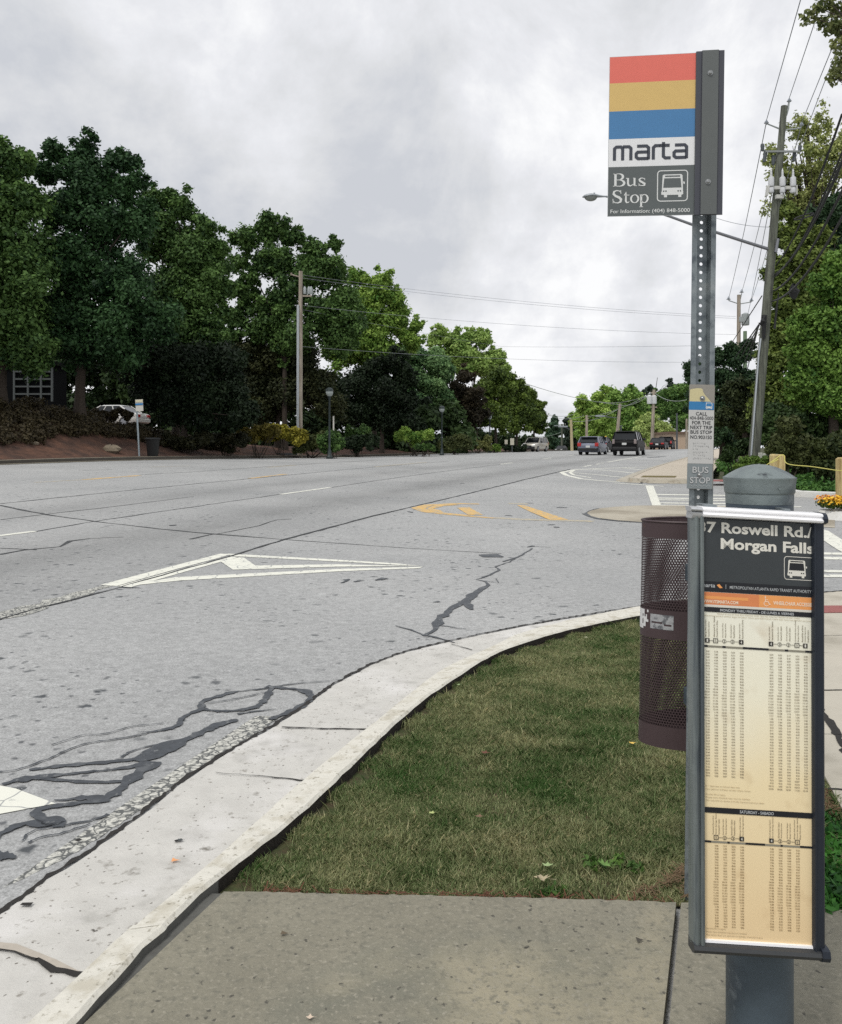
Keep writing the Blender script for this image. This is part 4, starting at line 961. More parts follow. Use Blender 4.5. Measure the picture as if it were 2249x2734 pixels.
def prism(P, m, prof, b0, b1, mi=None):
    """extrudes a profile of (a, w) along b"""
    for i, (p, q) in enumerate(zip(prof[:-1], prof[1:])):
        m.face([P.p(p[0], b0, p[1]), P.p(p[0], b1, p[1]), P.p(q[0], b1, q[1]), P.p(q[0], b0, q[1])], (mi[i] if mi else 0))
    m.face([P.p(a, b0, w) for a, w in prof]); m.face([P.p(a, b1, w) for a, w in prof][::-1])
def prism_h(P, m, prof, a0, a1):
    for i, (p, q) in enumerate(zip(prof[:-1], prof[1:])):
        m.face([P.p(a0, p[0], p[1]), P.p(a1, p[0], p[1]), P.p(a1, q[0], q[1]), P.p(a0, q[0], q[1])])
    m.face([P.p(a0, b, w) for b, w in prof]); m.face([P.p(a1, b, w) for b, w in prof])
case = mk('case_back', lambda m: TP.block(m, 6, 8, 350, 1180, -.026, -.006), FRAME_D, std)
def lframe(m):
    pr = [(0, -.022), (0, -.004), (2, .006), (6, .011), (11, .013), (16, .011), (17.5, .008), (19, .008), (20.5, .012), (25, .014), (30, .012), (32, .007), (33.5, .0045), (34, -.004)]
    prism(TP, m, pr, 22, 1168)
mk('left_frame', lframe, FRAME, std, smooth=True)
def rframe(m):
    pr = [(319, -.004), (319.5, .005), (322, .011), (324, .012), (326, .012), (328, .009), (346, .009), (350, .006), (353, -.002), (353, -.022)]
    prism(TP, m, pr, 22, 1178)
mk('right_frame', rframe, FRAME_D, std, smooth=True)
mk('top_bar', lambda m: prism_h(TP, m, [(-1, -.026), (-1, .006), (0, .012), (3, .0165), (7, .017), (11, .0145), (13, .015), (18, .0195), (23, .018), (26, .010), (27, -.004)], 26, 342), SKY_WHITE, std, smooth=True)
def corner(a0, a1, b0, b1, m):
    prism_h(TP, m, [(b0, -.026), (b0, .008), (b0 + 2, .014), ((b0 + b1) / 2, .018), (b1 - 2, .015), (b1, .004), (b1, -.02)], a0, a1)
mk('top_corner', lambda m: (corner(-5, 26, 0, 12, m), prism_h(TP, m, [(11, -.024), (11, .006), (13, .012), (16, .0145), (22, .0135), (28, .011), (31, .008), (32, -.03)], -1, 27)), mat('corner_metal', lin((190, 192, 194)), .3, .4, var=.1, vscale=30), std, smooth=True)
mk('top_corner', lambda m: prism_h(TP, m, [(-2, -.026), (-2, .008), (2, .014), (12, .019), (22, .018), (28, .006), (29, -.03)], 341, 354), FRAME_D, std, smooth=True)
mk('bottom_bar', lambda m: (prism_h(TP, m, [(1160, -.024), (1160, .006), (1163, .015), (1172, .018), (1182, .014), (1188, .004), (1190, -.024)], 0, 338)), mat('bottom_bar_grey', lin((66, 68, 70)), .5, .3, var=.08, vscale=20), std, smooth=True)
mk('bottom_corner', lambda m: (prism_h(TP, m, [(1151, -.024), (1152, .008), (1156, .017), (1172, .020), (1184, .016), (1191, .004), (1192, -.024)], 337, 358)), FRAME_D, std, smooth=True)
mk('bottom_channel', lambda m: prism_h(TP, m, [(1152, -.003), (1153, .004), (1159, .005), (1160, -.002)], 34, 322), SKY_WHITE, std)
mk('clamp', lambda m: TP.block(m, 40, -6, 75, 2, -.06, -.01), GALV, std); mk('clamp', lambda m: TP.block(m, 255, -7, 270, 2, -.06, -.01), GALV, std)
# paper timetable
def paper_mat():
    m = bpy.data.materials.new('timetable_paper'); m.use_nodes = True; nt = m.node_tree; N = nt.nodes; L = nt.links; p = N['Principled BSDF']; p.inputs['Roughness'].default_value = .45
    tc = N.new('ShaderNodeTexCoord'); sp = N.new('ShaderNodeSeparateXYZ'); L.new(tc.outputs['Object'], sp.inputs[0])
    n = N.new('ShaderNodeTexNoise'); n.inputs['Scale'].default_value = 7; n.inputs['Detail'].default_value = 4; L.new(tc.outputs['Object'], n.inputs['Vector'])
    ma = N.new('ShaderNodeMath'); ma.operation = 'MULTIPLY_ADD'; L.new(n.outputs[0], ma.inputs[0]); ma.inputs[1].default_value = .16; L.new(sp.outputs[2], ma.inputs[2])
    r = N.new('ShaderNodeMapRange'); r.inputs[1].default_value = .40; r.inputs[2].default_value = 1.12; L.new(ma.outputs[0], r.inputs[0])
    cr = N.new('ShaderNodeValToRGB'); L.new(r.outputs[0], cr.inputs[0]); e = cr.color_ramp.elements
    e[0].position = 0; e[0].color = (*lin((238, 211, 166)), 1); e[1].position = 1; e[1].color = (*lin((246, 245, 230)), 1)
    q = e.new(.45); q.color = (*lin((246, 228, 186)), 1); q = e.new(.72); q.color = (*lin((248, 243, 220)), 1)
    n2 = N.new('ShaderNodeTexNoise'); n2.inputs['Scale'].default_value = 16; n2.inputs['Detail'].default_value = 3; L.new(tc.outputs['Object'], n2.inputs['Vector'])
    r2 = N.new('ShaderNodeMapRange'); r2.inputs[1].default_value = .60; r2.inputs[2].default_value = .78; r2.inputs[4].default_value = .35; L.new(n2.outputs[0], r2.inputs[0])
    x = N.new('ShaderNodeMix'); x.data_type = 'RGBA'; L.new(r2.outputs[0], x.inputs[0]); L.new(cr.outputs[0], x.inputs[6]); x.inputs[7].default_value = (*lin((176, 140, 92)), 1)
    L.new(x.outputs[2], p.inputs['Base Color']); return m
A0, A1 = 34, 320
paper = mk('timetable', lambda m: TP.rect(m, A0, 30, A1, 1154, -.0005), paper_mat(), std)
BLK = mat('panel_black', lin((28, 30, 36)), .4)
SLATE = mat('panel_slate', lin((58, 63, 66)), .42, var=.05, vscale=10)
mk('route_header', lambda m: TP.rect(m, A0, 30, A1, 197, .0004), SLATE, paper)
mk('black_band', lambda m: TP.rect(m, A0, 197, A1, 225, .0004), BLK, paper)
mk('orange_band', lambda m: (TP.rect(m, A0, 226, 181, 259, .0004), ), mat('orange_deep', lin((222, 138, 88)), .5, var=.05, vscale=20), paper)
mk('orange_band', lambda m: (TP.rect(m, 181, 226, A1, 259, .0004), TP.rect(m, A0, 236, 152, 244, .0006)), mat('orange_light', lin((240, 164, 96)), .5, var=.05, vscale=20), paper)
mk('white_gap', lambda m: TP.rect(m, A0, 259, A1, 265, .0004), mat('paper_white', lin((222, 218, 208)), .5), paper)
INKW = mat('ink_white', lin((226, 224, 214)), .5); INKB = mat('ink_black', lin((52, 48, 44)), .6); INKG = mat('ink_grey', lin((128, 118, 100)), .6); INKF = mat('ink_faded', lin((172, 156, 124)), .6)
def header(m):
    CL = (A0 + .3, A1 - .3)
    TP.line(m, '37 Roswell Rd./', 19, 324, 66.5, 28.5, .0010, bold=.03, clip=CL)
    TP.line(m, 'Morgan Falls', 79, 326, 109, 29, .0010, bold=.03, clip=CL)
mk('route_lettering', header, INKW, paper)
mi_, mk_ = MB(), MB()
TP.stroke(mi_, [(A1 - .5, 119.5), (253, 119.5), (249.5, 122), (247.8, 126), (247.8, 173), (249.5, 177.5), (253, 180), (A1 - .5, 180)], 1.6, .001)
bus_icon(TP, mi_, mk_, 256, 128, 308, 175, .001); mi_.build('bus_symbol', INKW, paper); mk_.build('bus_symbol_window', BLK, paper)
mk('authority_lettering', lambda m: (TP.text(m, 'marta', 27, 204, 64, 213, .0010, bold=.015, clip=(A0 + .3, 999)), TP.rect(m, 92, 203, 93, 215, .001), TP.text(m, 'METROPOLITAN ATLANTA RAPID TRANSIT AUTHORITY', 103, 206, 319, 214, .0010, bold=.006)), mat('ink_pale', lin((184, 188, 190)), .5), paper)
mk('emblem', lambda m: (TP.poly(m, [(68, 206), (75, 203), (84, 213), (76, 214)], .001),), _M['orange_light'], paper)
mk('web_lettering', lambda m: (TP.text(m, 'WWW.ITSMARTA.COM', 28, 246, 125, 255, .0010, bold=.03, clip=(A0 + .3, 999)), TP.text(m, 'WHEELCHAIR ACCESSIBLE', 218, 240, 330, 250, .0010, bold=.03, clip=(0, A1 - .3))), mat('ink_cream', lin((248, 226, 200)), .5), paper)
def wheelchair(m):
    TP.stroke(m, [(197, 234), (197.5, 243), (205, 243), (208, 250), (211, 249)], 2, .0011); TP.stroke(m, arc(200, 248, 6.5, 6.5, 40, 230), 1.6, .0011); TP.poly(m, arc(197, 231, 2, 2, 0, 360, 10)[:-1], .0011); TP.stroke(m, [(197, 238), (204, 238)], 1.5, .0011)
mk('wheelchair_symbol', wheelchair, _M['ink_cream'], paper)
def bars(m):
    TP.rect(m, A0, 266, A1, 278.5, .0006); TP.rect(m, A0, 800, A1, 815, .0006)
    for b0, segs in ((367.5, ((34, 44), (83, 92), (137, 206), (249, 258), (303, 320))), (889, ((34, 52), (95, 101), (143, 195), (236, 242), (288, 320)))):
        for a, c in segs: TP.rect(m, a, b0, c, b0 + 5.5, .0006)
mk('day_bar', bars, BLK, paper)
mk('day_lettering', lambda m: (TP.text(m, 'MONDAY THRU FRIDAY - DE LUNES A VIERNES', 77, 268.8, 273, 275.8, .0011, bold=.02), TP.text(m, 'SATURDAY - SABADO', 128, 803.5, 218, 811.5, .0011, bold=.02)), _M['ink_pale'], paper)
def greys(m):
    for b0, segs in ((368, ((44, 83), (92, 137), (206, 249), (258, 303))), (889.5, ((52, 95), (101, 143), (195, 236), (242, 288)))):
        for a, c in segs: TP.rect(m, a, b0, c, b0 + 5, .0005)
mk('time_point_bar', greys, mat('bar_grey', lin((142, 138, 124)), .5), paper)
LC = [43, 65, 88, 110, 133]; RC = [212, 235, 258, 281, 303]
random.seed(12)
def points(m, mw, cols, b, names):
    for i, (a, s_) in enumerate(zip(cols, names)):
        if s_ in ('1', '4'): TP.rect(m, a - 6, b - 6, a + 6, b + 6, .0008); TP.text(mw, s_, a - 2, b - 4, a + 2, b + 4, .0012, bold=.03)
        else:
            TP.stroke(m, arc(a, b, 5, 5, 0, 360, 14), 1.0, .0008) if s_ != '1A' else TP.stroke(m, [(a - 5.5, b - 5.5), (a + 5.5, b - 5.5), (a + 5.5, b + 5.5), (a - 5.5, b + 5.5)], 1.6, .0008, closed=True)
            TP.text(m, s_, a - 2, b - 3.5, a + 2, b + 3.5, .0010, bold=.01)
        if i: TP.rect(m, cols[i - 1] + 6.5, b - .5, a - 6.5, b + .5, .0007)
def stops(m, cols, b, lens):
    for a, ls in zip(cols, lens):
        for k, ln in enumerate(ls):
            x = a + (k - (len(ls) - 1) / 2) * 7.5
            TP.text(m, random.choice(('North Springs Station', 'Dunwoody Place at Road', 'Roswell Rd. at Drive', 'Morgan Falls and Park', 'Hammond Dr. Station')), x - 2.0, b - ln, x + 2.0, b, .0008, bold=.01, rot=True)
mb, mw = MB(), MB()
points(mb, mw, LC, 355, ('1', '1A', '2', '3', '4')); points(mb, mw, RC, 355, ('4', '3', '2', '1A', '1'))
points(mb, mw, LC[1:], 880, ('1A', '2', '3', '4')); points(mb, mw, RC[:4], 880, ('4', '3', '2', '1A'))
mb.build('time_point_symbol', INKB, paper); mw.build('time_point_number', INKW, paper)
mb = MB()
stops(mb, LC, 345, ((46, 40), (56, 44), (38, 38), (36, 34), (40, 50))); stops(mb, RC, 345, ((36, 50), (36, 38), (40, 36), (56, 44), (44, 40, 32)))
stops(mb, LC[1:], 872, ((50, 60, 42), (42, 44), (42, 40), (50, 54))); stops(mb, RC[:4], 872, ((48, 56), (42, 40), (42, 42), (52, 60, 40)))
mb.build('stop_names', mat('ink_brown', lin((112, 100, 78)), .6), paper)
def times(m, cols, b0, b1, n, ex=0):
    for ci, a in enumerate(cols):
        t = random.randint(300, 330)
        for k in range(n):
            h = (t // 60 - 1) % 12 + 1; s_ = '%d:%02d' % (h, t % 60); w = 9.5 if h < 10 else 12.5
            b = b0 + (b1 - b0) * k / (n - 1); TP.text(m, s_, a + 6 - w, b - 2.1, a + 6, b + 2.1, .0007, bold=.012); t += random.choice((18, 20, 22, 24, 28))
random.seed(4)
mk('weekday_times', lambda m: (times(m, LC, 384, 716, 44), times(m, RC, 384, 742, 47)), INKG, paper)
mk('saturday_times', lambda m: (times(m, LC[1:], 902, 1117, 30), times(m, RC[:4], 902, 1117, 30)), mat('ink_sat', lin((132, 112, 78)), .6), paper)
def notes(m):
    TP.text(m, 'Please arrive at stop five minutes early. See the map for details of this route', 70, 281, 288, 285, .0008)
    TP.text(m, 'Horarios sujetos a cambio segun el trafico. Llame para informacion sobre esta ruta y sus paradas cercanas', 36, 287, 318, 291, .0008)
    for b, s_, w in ((744, 'B = Operates on School days only', 90), (752, 'Not valid on holidays except where noted', 118), (766, 'Horarios PM en negrita', 52), (774, 'Please note schedule may vary on holidays', 118), (782, 'This route does not operate on Sunday. Consulte la guia para sabado', 155), (1124, 'Horarios PM en negrita', 52), (1133, 'Please note schedule may vary on holidays', 108), (1141, 'This route does not operate on Sunday. Consulte la guia', 150)):
        TP.text(m, s_, 38, b - 2.2, 38 + w, b + 2.2, .0008)
mk('foot_notes', notes, INKF, paper)

# ------------------------------------------------------------------ litter bin hung on the post
KX, KY = (1886 - CX) / F * 2.72, 2.72; KR = .2165; KRY = .112; KZ0, KZ1 = .440, 1.150
bin_ = thing('litter_bin', 'brown perforated steel litter bin hanging behind the bus stop post', 'litter bin', Vector((KX, KY, KZ0)))
def bin_mat():
    return mat('bin_brown', lin((72, 58, 60)), .55, .15, var=.08, vscale=6, blotch=[(lin((92, 66, 50)), 14, .66, .76)])
BM = bin_mat()
def lean(a, z): # cylinder leans like the post
    return (KX + KR * math.cos(a) + .016 * (z - KZ0), KY + KRY * math.sin(a), z)
def perforated(z0, z1, name):
    ncol = 128; pc = 2 * math.pi / ncol; ph = .0082; nrow = max(2, round((z1 - z0) / ph)); ph = (z1 - z0) / nrow; rr = .0095 * .42
    k = np.arange(6) * math.pi / 3 + math.pi / 6
    ca, cz = [], []
    for r in range(nrow):
        for c in range(ncol): ca.append((c + (.5 if r % 2 else 0)) * pc); cz.append(z0 + (r + .5) * ph)
    ca = np.array(ca)[:, None]; cz = np.array(cz)[:, None]
    # pointy-top hexagon cells: rows overlap by a third
    oa = ca + np.cos(k)[None] * pc / math.sqrt(3); oz = cz + np.sin(k)[None] * ph / 1.5
    ia = ca + np.cos(k)[None] * pc * .42; iz = cz + np.sin(k)[None] * rr
    q = []
    for j in range(6):
        j2 = (j + 1) % 6; A = np.stack([oa[:, j], oa[:, j2], ia[:, j2], ia[:, j]], 1); Z = np.stack([oz[:, j], oz[:, j2], iz[:, j2], iz[:, j]], 1); Z = np.clip(Z, z0, z1); q.append((A, Z))
    A = np.concatenate([x[0] for x in q]); Z = np.concatenate([x[1] for x in q]); V = []
    for R in (KR, KR - .0022): V.append(np.stack([KX + R * np.cos(A) + .016 * (Z - KZ0), KY + (R - KR + KRY) * np.sin(A), Z], 2))
    V = np.concatenate(V); base = np.array(tuple(bin_['_o'])); return np_mesh(name, V, 4, BM, bin_, None, base=tuple(base))
def band(z0, z1, name, inner=True):
    mb = MB(); n = 96
    for R in (KR + .0005, KR - .0025):
        for k in range(n):
            a0, a1 = 2 * math.pi * k / n, 2 * math.pi * (k + 1) / n; P = []
            for a, z in ((a0, z0), (a1, z0), (a1, z1), (a0, z1)): P.append((KX + R * math.cos(a) + .016 * (z - KZ0), KY + (R - KR + KRY) * math.sin(a), z))
            mb.face(P)
    return mb.build(name, BM, bin_, smooth=True)
perforated(.872, 1.098, 'upper_mesh'); perforated(.508, .782, 'lower_mesh')
band(1.098, KZ1, 'rim_band'); band(.782, .872, 'middle_band'); band(KZ0, .508, 'base_band')
mb = MB(); mb.tube([lean(2 * math.pi * k / 48, KZ1) for k in range(49)], .004, 6, caps=False); mb.build('rim_roll', BM, bin_, smooth=True)
mb = MB(); mb.face([(KX + (KR - .003) * math.cos(2 * math.pi * k / 48), KY + (KRY - .003) * math.sin(2 * math.pi * k / 48), KZ0 + .02) for k in range(48)]); mb.build('floor_plate', BM, bin_)
mb = MB(); mb.box((KX - .03, KY - KRY - .012, 1.02), (.05, .024, .05)); mb.box((post_base.x, PY + .04, .62), (.04, .04, .05)); mb.box((post_base.x + .005, PY + .04, 1.0), (.04, .04, .05)); mb.build('hanging_bracket', GALV_D, bin_)
def sticker(a0, a1, z0, z1, pts, name, m):
    mb = MB(); n = 14; R = KR + .0014; RY = KRY + .0014
    for i in range(n):
        for j in range(8):
            u0, u1, v0, v1 = i / n, (i + 1) / n, j / 8, (j + 1) / 8
            if pts and not pts((u0 + u1) / 2, (v0 + v1) / 2): continue
            P = []
            for u, v in ((u0, v0), (u1, v0), (u1, v1), (u0, v1)):
                a = a0 + (a1 - a0) * u; z = z0 + (z1 - z0) * v; P.append((KX + R * math.cos(a) + .016 * (z - KZ0), KY + RY * math.sin(a), z))
            mb.face(P)
    return mb.build(name, m, bin_)
def ang(px): # angle on the bin's front for a pixel column
    s = ((px - CX) / F * 2.63 - KX - .006) / KR; return -math.acos(max(-1, min(1, s)))
sticker(ang(1748), ang(1800), .812, .858, lambda u, v: not (abs(v - .36 - .1 * math.sin(u * 5)) < .05), 'foil_sticker', mat('foil', lin((176, 178, 180)), .35, .5, var=.2, vscale=40, blotch=(lin((110, 112, 116)), 45, .5, .58)))
random.seed(8)
sticker(ang(1712) - .25, ang(1744), .806, .868, lambda u, v: random.random() < (1.15 if u < .62 else .95 - 1.9 * (u - .5)), 'peeling_sticker', mat('peeled_paper', lin((206, 206, 206)), .8, var=.1, vscale=50))

# ------------------------------------------------------------------ fallen leaves and litter
def fallen(px, py, size, col, label, z=.045, lobes=5, rz=0, curl=.3):
    c = pz(px, py, z); mb = MB(); pts = []
    for k in range(lobes * 2):
        a = rz + math.pi * 2 * k / (lobes * 2); r = size * (.55 if k % 2 else 1.0) * (.8 + .4 * random.random()); pts.append(Vector((math.cos(a) * r, math.sin(a) * r * .8, curl * r * (.5 if k % 2 else 1) * random.random())))
    for k in range(len(pts)): mb.face([c, c + pts[k], c + pts[(k + 1) % len(pts)]])
    mb.face([c + Vector((0, 0, .001)), c + Vector((size * 1.5, -size * .5, .004)), c + Vector((size * 1.5, -size * .42, .004))])
    return tag(mb.build('fallen_leaf', mat('leaf_%d_%d_%d' % col, lin(col), .7), base=c), label, 'leaf', 'fallen leaves on the lawn and kerb')
fallen(1461, 2310, .018, (150, 170, 118), 'pale green fallen leaf on the lawn near the pad edge')
fallen(1448, 2346, .028, (172, 160, 130), 'curled tan fallen leaf lying at the near edge of the lawn', rz=.6, curl=.8, lobes=6)
fallen(1688, 1984, .016, (226, 190, 92), 'small yellow fallen leaf in the grass just below the litter bin')
fallen(1296, 2010, .02, (104, 62, 44), 'small dark red fallen leaf in the middle of the lawn')
fallen(1154, 2170, .014, (176, 186, 120), 'yellow-green fallen leaf low in the left of the lawn')
fallen(1279, 2180, .016, (120, 92, 72), 'brown fallen leaf on the lower half of the lawn')
fallen(1225, 1828, .012, (150, 170, 120), 'tiny pale leaf at the upper left of the lawn beside the kerb')
fallen(1615, 2308, .024, (104, 138, 70), 'bright green broad weed leaf near the right end of the lawn', lobes=7, curl=.6)
fallen(1565, 1702, .018, (150, 150, 120), 'pale leaf at the top of the lawn near the kerb')
fallen(466, 2297, .016, (224, 160, 108), 'orange fallen leaf lying in the gutter', z=.016, lobes=3, curl=.2)
fallen(480, 2243, .014, (70, 76, 78), 'dark grey fallen leaf lying in the gutter', z=.016, lobes=3, curl=.2)
fallen(758, 2492, .012, (96, 84, 66), 'small brown fallen leaf on the concrete pad', z=.046, lobes=3)
fallen(828, 2716, .011, (206, 188, 168), 'tiny pink fallen petal on the concrete pad near the bottom edge', z=.046, lobes=4)
fallen(1707, 2510, .012, (70, 66, 58), 'dark fallen leaf on the right of the concrete pad', z=.046, lobes=3)
def weeds(pts, name, label, n, r, col, size):
    C = [tuple(pz(x, y, .03)) for x, y in pts]; V, t_ = leaf_quads(C, [r] * len(C), n, size, shell=.2, elong=2.4, squash=.35)
    o = np_mesh(name, V, 4, leafmat(name, *col), None, t_, base=C[0]); tag(o, label, 'weeds', kind='stuff')
weeds([(1590, 2306), (1650, 2298), (1690, 2312), (1480, 2384)], 'lawn_weeds', 'bright green clover weeds at the near edge of the lawn', 260, .045, ((52, 82, 36), (98, 130, 60)), .011)
weeds([(2210, 2330), (2240, 2300), (2225, 2380), (2250, 2400), (2215, 2260), (2240, 2220), (2205, 2190), (2235, 2350), (2260, 2280), (2205, 2415)], 'clover_patch', 'lush green clover to the right of the timetable case', 2600, .085, ((24, 60, 26), (72, 128, 50)), .016)
def straw(pts, n, name, label, col):
    mb = MB(); 
    for k in range(n):
        a, b = random.choice(list(zip(pts[:-1], pts[1:]))); f = random.random(); c = pz(a[0] + (b[0] - a[0]) * f + random.gauss(0, 6), a[1] + (b[1] - a[1]) * f + random.gauss(0, 4), .035)
        t = random.random() * 6.3; d = Vector((math.cos(t), math.sin(t), random.uniform(-.2, .3))) * random.uniform(.01, .035); s = Vector((-d.y, d.x, 0)).normalized() * .0015
        mb.face([c - d - s, c + d - s, c + d + s, c - d + s])
    return tag(mb.build(name, mat(name + '_m', lin(col), .9, var=.3, vscale=20)), label, 'leaf litter', kind='stuff')
straw([(700, 2376), (820, 2379), (1180, 2390), (1330, 2394), (1500, 2399), (1800, 2405)], 150, 'pine_straw', 'reddish brown pine straw caught along the near edge of the lawn', (96, 60, 42))
straw([(1700, 2385), (1790, 2350), (1830, 2310), (1835, 2390)], 120, 'dry_litter', 'dry brown litter on bare soil round the foot of the bus stop post', (104, 84, 60))
straw([(2195, 2100), (2205, 2140), (2225, 2170)], 160, 'dead_leaves', 'dead leaves along the sidewalk edge right of the timetable', (96, 72, 50))
# ------------------------------------------------------------------ utility poles, wires, lamps
random.seed(21)
WOODG = mat('pole_wood', lin((104, 108, 96)), .95, var=.2, vscale=8, streak=(lin((70, 72, 66)), 14, .42, .6), bump=.5, bscale=30)
WOODL = mat('pole_wood_pale', lin((168, 158, 144)), .95, var=.15, vscale=8, streak=(lin((128, 118, 106)), 10, .45, .6), bump=.4, bscale=30)
PORC = mat('porcelain', lin((176, 182, 190)), .3); CONDUIT = mat('conduit', lin((170, 176, 180)), .5, .3); IRON = mat('pole_iron', lin((88, 92, 96)), .5, .5)
CABLE = mat('cable_black', lin((30, 31, 33)), .6); WIRE = mat('wire_alu', lin((142, 146, 152)), .6, .1)
def insulator(name, p, s, parent):
    mb = MB(); x, y, z = p; mb.lathe((x, y, z), [(.01 * s, 0), (.03 * s, .01 * s), (.13 * s, .03 * s), (.15 * s, .06 * s), (.06 * s, .10 * s), (.10 * s, .13 * s), (.09 * s, .17 * s), (.04 * s, .19 * s), (.04 * s, .24 * s), (.01 * s, .26 * s)], 12); return mb.build(name, PORC, parent, smooth=True)
YA = 27.0
a_base = at(2012, 1240, YA); a_top = at(2094.5, 283, YA)
pa = thing('utility_pole', 'leaning wooden power pole with three insulators, white fuses and a street light arm', 'utility pole', a_base, 'wooden utility poles along the road')
def A(px, py): return at(px, py, YA)
mb = MB(); mb.tube([a_base + (a_base - a_top) * .06, a_base, a_base.lerp(a_top, .5), a_top], [.19, .178, .142, .098], 18); mb.build('pole', WOODG, pa, smooth=True)
mb = MB(); mb.tube([A(2001, 1215) + Vector((0, -.17, 0)), A(2021, 950) + Vector((0, -.16, 0)), A(2027, 905) + Vector((0, -.15, 0))], .028, 8); mb.build('conduit', CONDUIT, pa, smooth=True)
insulator('insulator', A(2108, 272), .52, pa); insulator('insulator', A(2047, 330), .52, pa); insulator('insulator', A(2141, 336), .52, pa)
mb = MB(); mb.tube([A(2108, 272), A(2106, 290), A(2101, 308)], [.02, .025, .02], 8); mb.tube([A(2047, 332), A(2049, 330), A(2086, 345)], [.02, .022, .028], 8); mb.tube([A(2141, 338), A(2136, 342), A(2094, 347)], [.02, .024, .03], 8); mb.build('insulator_bracket', mat('fibre_bracket', lin((150, 156, 154)), .5), pa, smooth=True)
def cutout(top, bot):
    o = MB(); o.tube([top, top.lerp(bot, .3), bot], [.05, .065, .05], 8); return o.build('cutout', mat('fuse_grey', lin((70, 76, 80)), .5), pa, smooth=True)
cutout(A(2036, 384), A(2037, 402)); cutout(A(2045, 402), A(2041, 432)); cutout(A(2066, 415), A(2065, 440)); cutout(A(2137, 388), A(2136, 404)); cutout(A(2122, 404), A(2121, 430))
mb = MB(); mb.tube([A(2035, 403), A(2045, 401)], .02, 6); mb.box(A(2087, 407) + Vector((0, -.1, 0)), (1.08, .06, .055)); mb.build('crossarm', mat('weathered_arm', lin((134, 138, 136)), .8, var=.1, vscale=6), pa)
mb = MB(); mb.box(A(2080, 507) + Vector((0, -.24, 0)), (.92, .07, .10)); mb.box(A(2041, 516) + Vector((0, -.24, 0)), (.05, .16, .32), rot=Matrix.Rotation(.15, 3, 'Y')); mb.box(A(2117, 514) + Vector((0, -.24, 0)), (.035, .16, .30)); mb.box(A(2075, 530) + Vector((0, -.2, 0)), (.24, .12, .12)); mb.build('transformer_rack', mat('rack_white', lin((190, 190, 184)), .6, var=.08, vscale=9), pa)
for px, top in ((2050, 459), (2080, 461), (2108, 464)):
    c = A(px, 500) + Vector((0, -.28, 0)); mb = MB(); mb.lathe(c, [(.075, -.05), (.09, 0), (.088, .22), (.07, .24), (.035, .25), (.045, .28), (.03, .30), (.042, .33), (.028, .35), (.038, .38), (.026, .40), (.034, .43), (.02, .46), (.008, .52)], 14)
    mb.lathe(c + Vector((0, 0, -.26)), [(.07, 0), (.085, .03), (.08, .15), (.05, .17)], 12); mb.build('arrester', mat('arrester_white', lin((206, 208, 210)), .4), pa, smooth=True)
mb = MB(); mb.tube([A(2066, 669), A(1990, 645), A(1848, 599), A(1790, 578), A(1700, 549), A(1640, 530), A(1618, 524)], [.052, .05, .045, .04, .036, .032, .03], 10); mb.tube([A(2073, 640) + Vector((0, -.14, 0)), A(2067, 676) + Vector((0, -.14, 0))], .05, 8); lamp_arm = mb.build('lamp_arm', mat('arm_alu', lin((126, 128, 132)), .4, .6), pa, smooth=True)
def cobra(parent, c, L, name='lamp_head'):
    """long cobra head pointing to -x from c; flattened shell with a glass bowl"""
    mb = MB(); n = 16; rows = []
    st = [(0, .035, .03, 0), (.18, .05, .04, .0), (.34, .09, .055, .004), (.5, .15, .075, .012), (.66, .17, .085, .014), (.82, .155, .075, .008), (.94, .10, .05, -.002), (1.0, .02, .015, -.012)]
    for (f, w, h, dz) in st:
        row = []
        for k in range(n):
            t = 2 * math.pi * k / n; row.append(c + Vector((-L * f, w * math.cos(t) * L / .8, (h * math.sin(t) * (1 if math.sin(t) > 0 else .35) + dz) * L / .8)))
        rows.append(row)
    vs = [v for r in rows for v in r]; mb.mesh(vs, [(i * n + k, i * n + (k + 1) % n, (i + 1) * n + (k + 1) % n, (i + 1) * n + k) for i in range(len(st) - 1) for k in range(n)])
    mb.tube([c + Vector((-L * .52, 0, .07 * L)), c + Vector((-L * .52, 0, .16 * L))], .035 * L, 8)
    h = mb.build(name, mat('lamp_shell', lin((150, 156, 160)), .45, .3), parent, smooth=True)
    mb = MB(); b = c + Vector((-L * .66, 0, -.01 * L)); vs = []; m_ = 14
    for i in range(6):
        th = i / 5 * math.pi / 2
        for k in range(m_): t = 2 * math.pi * k / m_; vs.append(b + Vector((math.cos(t) * .26 * L * math.cos(th), math.sin(t) * .17 * L * math.cos(th), -.17 * L * math.sin(th))))
    mb.mesh(vs, [(i * m_ + k, i * m_ + (k + 1) % m_, (i + 1) * m_ + (k + 1) % m_, (i + 1) * m_ + k) for i in range(5) for k in range(m_)]); mb.build('lamp_bowl', mat('lamp_glass', lin((128, 132, 128)), .15, spec=.6), h, smooth=True); return h
cobra(pa, A(1622, 525), .80)
mb = MB(); random.seed(9)
for k in range(10): mb.tube([A(2060 + k * .4, 880) + Vector((0, -.2, 0)), A(2066 - k, 820 - 4 * k) + Vector((.02 * k, -.22, 0))], .02, 5)
mb.tube([A(2035, 905) + Vector((0, -.15, 0)), A(2031, 845) + Vector((0, -.3, 0)), A(2029, 860) + Vector((0, -.3, 0)), A(2026, 870) + Vector((0, -.2, 0))], [.05, .09, .09, .04], 8)
mb.tube([A(2064, 730), A(2035, 728), A(2030, 738), A(2036, 748), A(2044, 750)], .009, 5); mb.build('cable_bundle', CABLE, pa)

